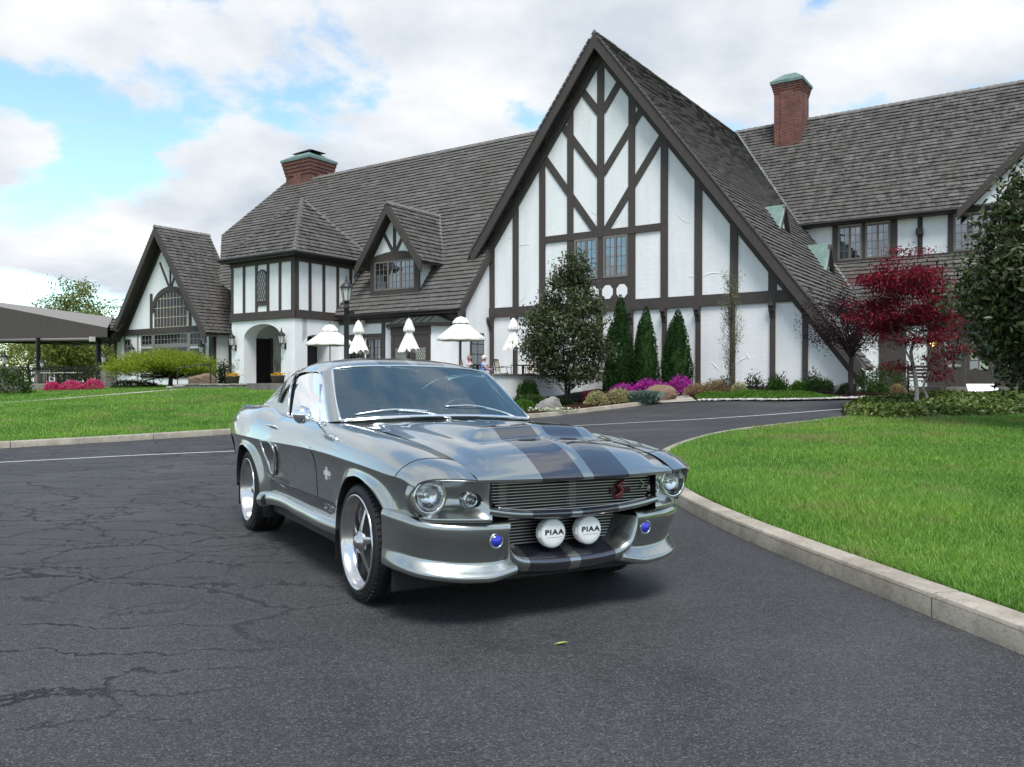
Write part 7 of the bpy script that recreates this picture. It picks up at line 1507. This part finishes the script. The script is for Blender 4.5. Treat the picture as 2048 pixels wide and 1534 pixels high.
# --- terrace railing, stone piers and their lanterns
def railing(p, q2, h, label, n):
    p, q2 = np.array(p), np.array(q2); z = max(T1(*p), T1(*q2)) + .25; o = empty("terrace_railing", (*p, z), 0, label, "railing", "black terrace railings"); d = q2-p
    for zz in (.08, h-.12, h): MB().bar((0, 0, zz), (d[0], d[1], zz), .05, .05).build("rail", BLACKIRON, o)
    for i in range(n + 1): t = i/n; MB().bar((d[0]*t, d[1]*t, 0 if i % 8 == 0 else .08), (d[0]*t, d[1]*t, h), .05 if i % 8 == 0 else .022, .05 if i % 8 == 0 else .022, (1, 0, 0)).build("post" if i % 8 == 0 else "baluster", BLACKIRON, o)
railing(gp(30, 42.0), gp(78, 44.5), 1.0, "black railing running back from the left stone pier", 14); railing(gp(78, 44.5), gp(206, 45.0), 1.0, "long black railing behind the pink azaleas", 40)
tw = MB(); xa, ya = gp(28, 42); xb, yb = gp(92, 43.4); tw.bar((xa, ya, T1(xa, ya)+.05), (xb, yb, T1(xb, yb)+.05), .3, .75); setp(tw.build("terrace_wall", WALKM), "low concrete wall under the left railing beside the azaleas", "wall")
def pier(px_, Y, w, zt, label, seed):
    x, y = gp(px_, Y); z0 = T1(x, y); o = empty("stone_pier", (x, y, z0), BANG, label, "pier", "stone piers"); rs = random.Random(seed); z = -.1; MB().box(-w/2+.03, w/2-.03, -w/2+.03, w/2-.03, -.1, zt-z0-.1).build("core", STONEW, o)
    while z < zt-z0-.16:
        hh = rs.uniform(.10, .17); xs = -w/2
        while xs < w/2 - .05:
            ww = min(rs.uniform(.18, .42), w/2-xs); j = rs.uniform(-.015, .02); MB().box(xs+.006, xs+ww-.006, -w/2-j, -w/2+.06, z+.006, z+hh-.006).build("stone", STONEW, o); MB().box(w/2-.06, w/2+j, xs+.006, xs+ww-.006, z+.006, z+hh-.006).build("stone", STONEW, o); xs += ww
        z += hh
    MB().box(-w/2-.06, w/2+.06, -w/2-.06, w/2+.06, zt-z0-.10, zt-z0).build("cap_stone", STONEM, o); return x, y, zt
for px_, Y, w, py_, lab, lab2, s_ in ((8, 41.5, 1.0, 734, "left stone pier at the photo's edge", "black lantern on the left stone pier", 1), (216, 45.2, .62, 731, "right stone pier beside the clubhouse corner", "black lantern on the right stone pier", 2), (84, 50.5, .6, 741, "far stone pier behind the railing", "black lantern on the far stone pier", 3)):
    x, y, zt = pier(px_, Y, w, zpx(py_, Y), lab, s_); x2 = x + (0 if px_ != 216 else -.25); lo_ = empty("pier_lantern", (x2, y, zt), 0, lab2, "lantern", "lanterns on the stone piers"); MB().lathe([(.08, 0), (.05, .03), (.025, .06), (.025, .14)], 10).build("stem", BLACKIRON, lo_, True); lantern(lo_, .85, BLACKIRON, .12)
for px_, Y, lab in ((105, 48, "left white-topped terrace table behind the railing"), (140, 48, "right white-topped terrace table behind the railing")):
    x, y = gp(px_, Y); o = empty("terrace_table", (x, y, T1(x, y)+.25), 0, lab, "table", "terrace tables"); MB().box(-.55, .55, -.4, .4, .70, .74).build("table_top", CANVAS, o)
    for sx in (-.48, .48):
        for sy in (-.33, .33): MB().box(sx-.025, sx+.025, sy-.025, sy+.025, 0, .70).build("leg", BLACKIRON, o)
# --- right side: bench, low step, white board
o = empty("garden_bench", (*gp(1852, 26.2), T1(*gp(1852, 26.2))+.05), -.6, "dark slatted bench beside the crimson maple's trunk", "bench")
for i in range(4): MB().box(-.6, .6, -.25+i*.13, -.25+i*.13+.10, .42, .45).build("seat_slat", TIMBER, o)
for i in range(4): MB().box(-.6, .6, .28, .31, .52+i*.11, .60+i*.11).build("back_slat", TIMBER, o)
for sx in (-.56, .56):
    for sy in (-.22, .28): MB().box(sx-.03, sx+.03, sy-.03, sy+.03, 0, .42 if sy < 0 else .98).build("leg", TIMBER, o)
sw_ = empty("stone_step", (*gp(1990, 25.2), T1(*gp(1990, 25.2))), BANG, "long low stone step before the french doors", "step"); MB().box(-2.2, 5, -.3, .6, 0, .17).build("tread", STONEM, sw_); MB().box(-2.2, 5, .0, .9, .17, .32).build("tread", STONEM, sw_)
wb = empty("white_board", (*gp(1976, 24.4), T1(*gp(1976, 24.4))+.12), .0, "plain white board leaning behind the ivy", "board"); MB().add([(-.55, 0, 0), (.50, 0, 0), (.42, .42, .34), (-.42, .42, .34), (-.55, .02, -.02), (.50, .02, -.02), (.42, .44, .32), (-.42, .44, .32)], [(0,1,2,3),(7,6,5,4),(0,4,5,1),(1,5,6,2),(2,6,7,3),(3,7,4,0)]).build("panel", plain("white_board_paint", (.78, .78, .77), .5), wb)
MB().bar((-.35, .42, .30), (-.35, .5, -.1), .03, .03).build("prop_leg", TIMBER, wb); MB().bar((.35, .42, .30), (.35, .5, -.1), .03, .03).build("prop_leg", TIMBER, wb)
# --- a fallen leaf on the drive
lx, ly = (1122-1024)/1640*3.79, 3.79; lf = MB(); G = [[(a, .010*math.sin(math.pi*(a+.03)/.06)*s, .004+.006*abs(s)+.004*math.sin(a*60)) for a in np.linspace(-.03, .03, 7)] for s in (-1, 0, 1)]; lf.grid(np.array(G)); lf = lf.build("fallen_leaf", plain("yellow_green_leaf", (.30, .36, .08), .6)); lf.location = (lx, ly, T1(lx, ly)+.002); setp(lf, "small yellow-green leaf lying on the asphalt before the car", "leaf")
bpy.context.view_layer.update()
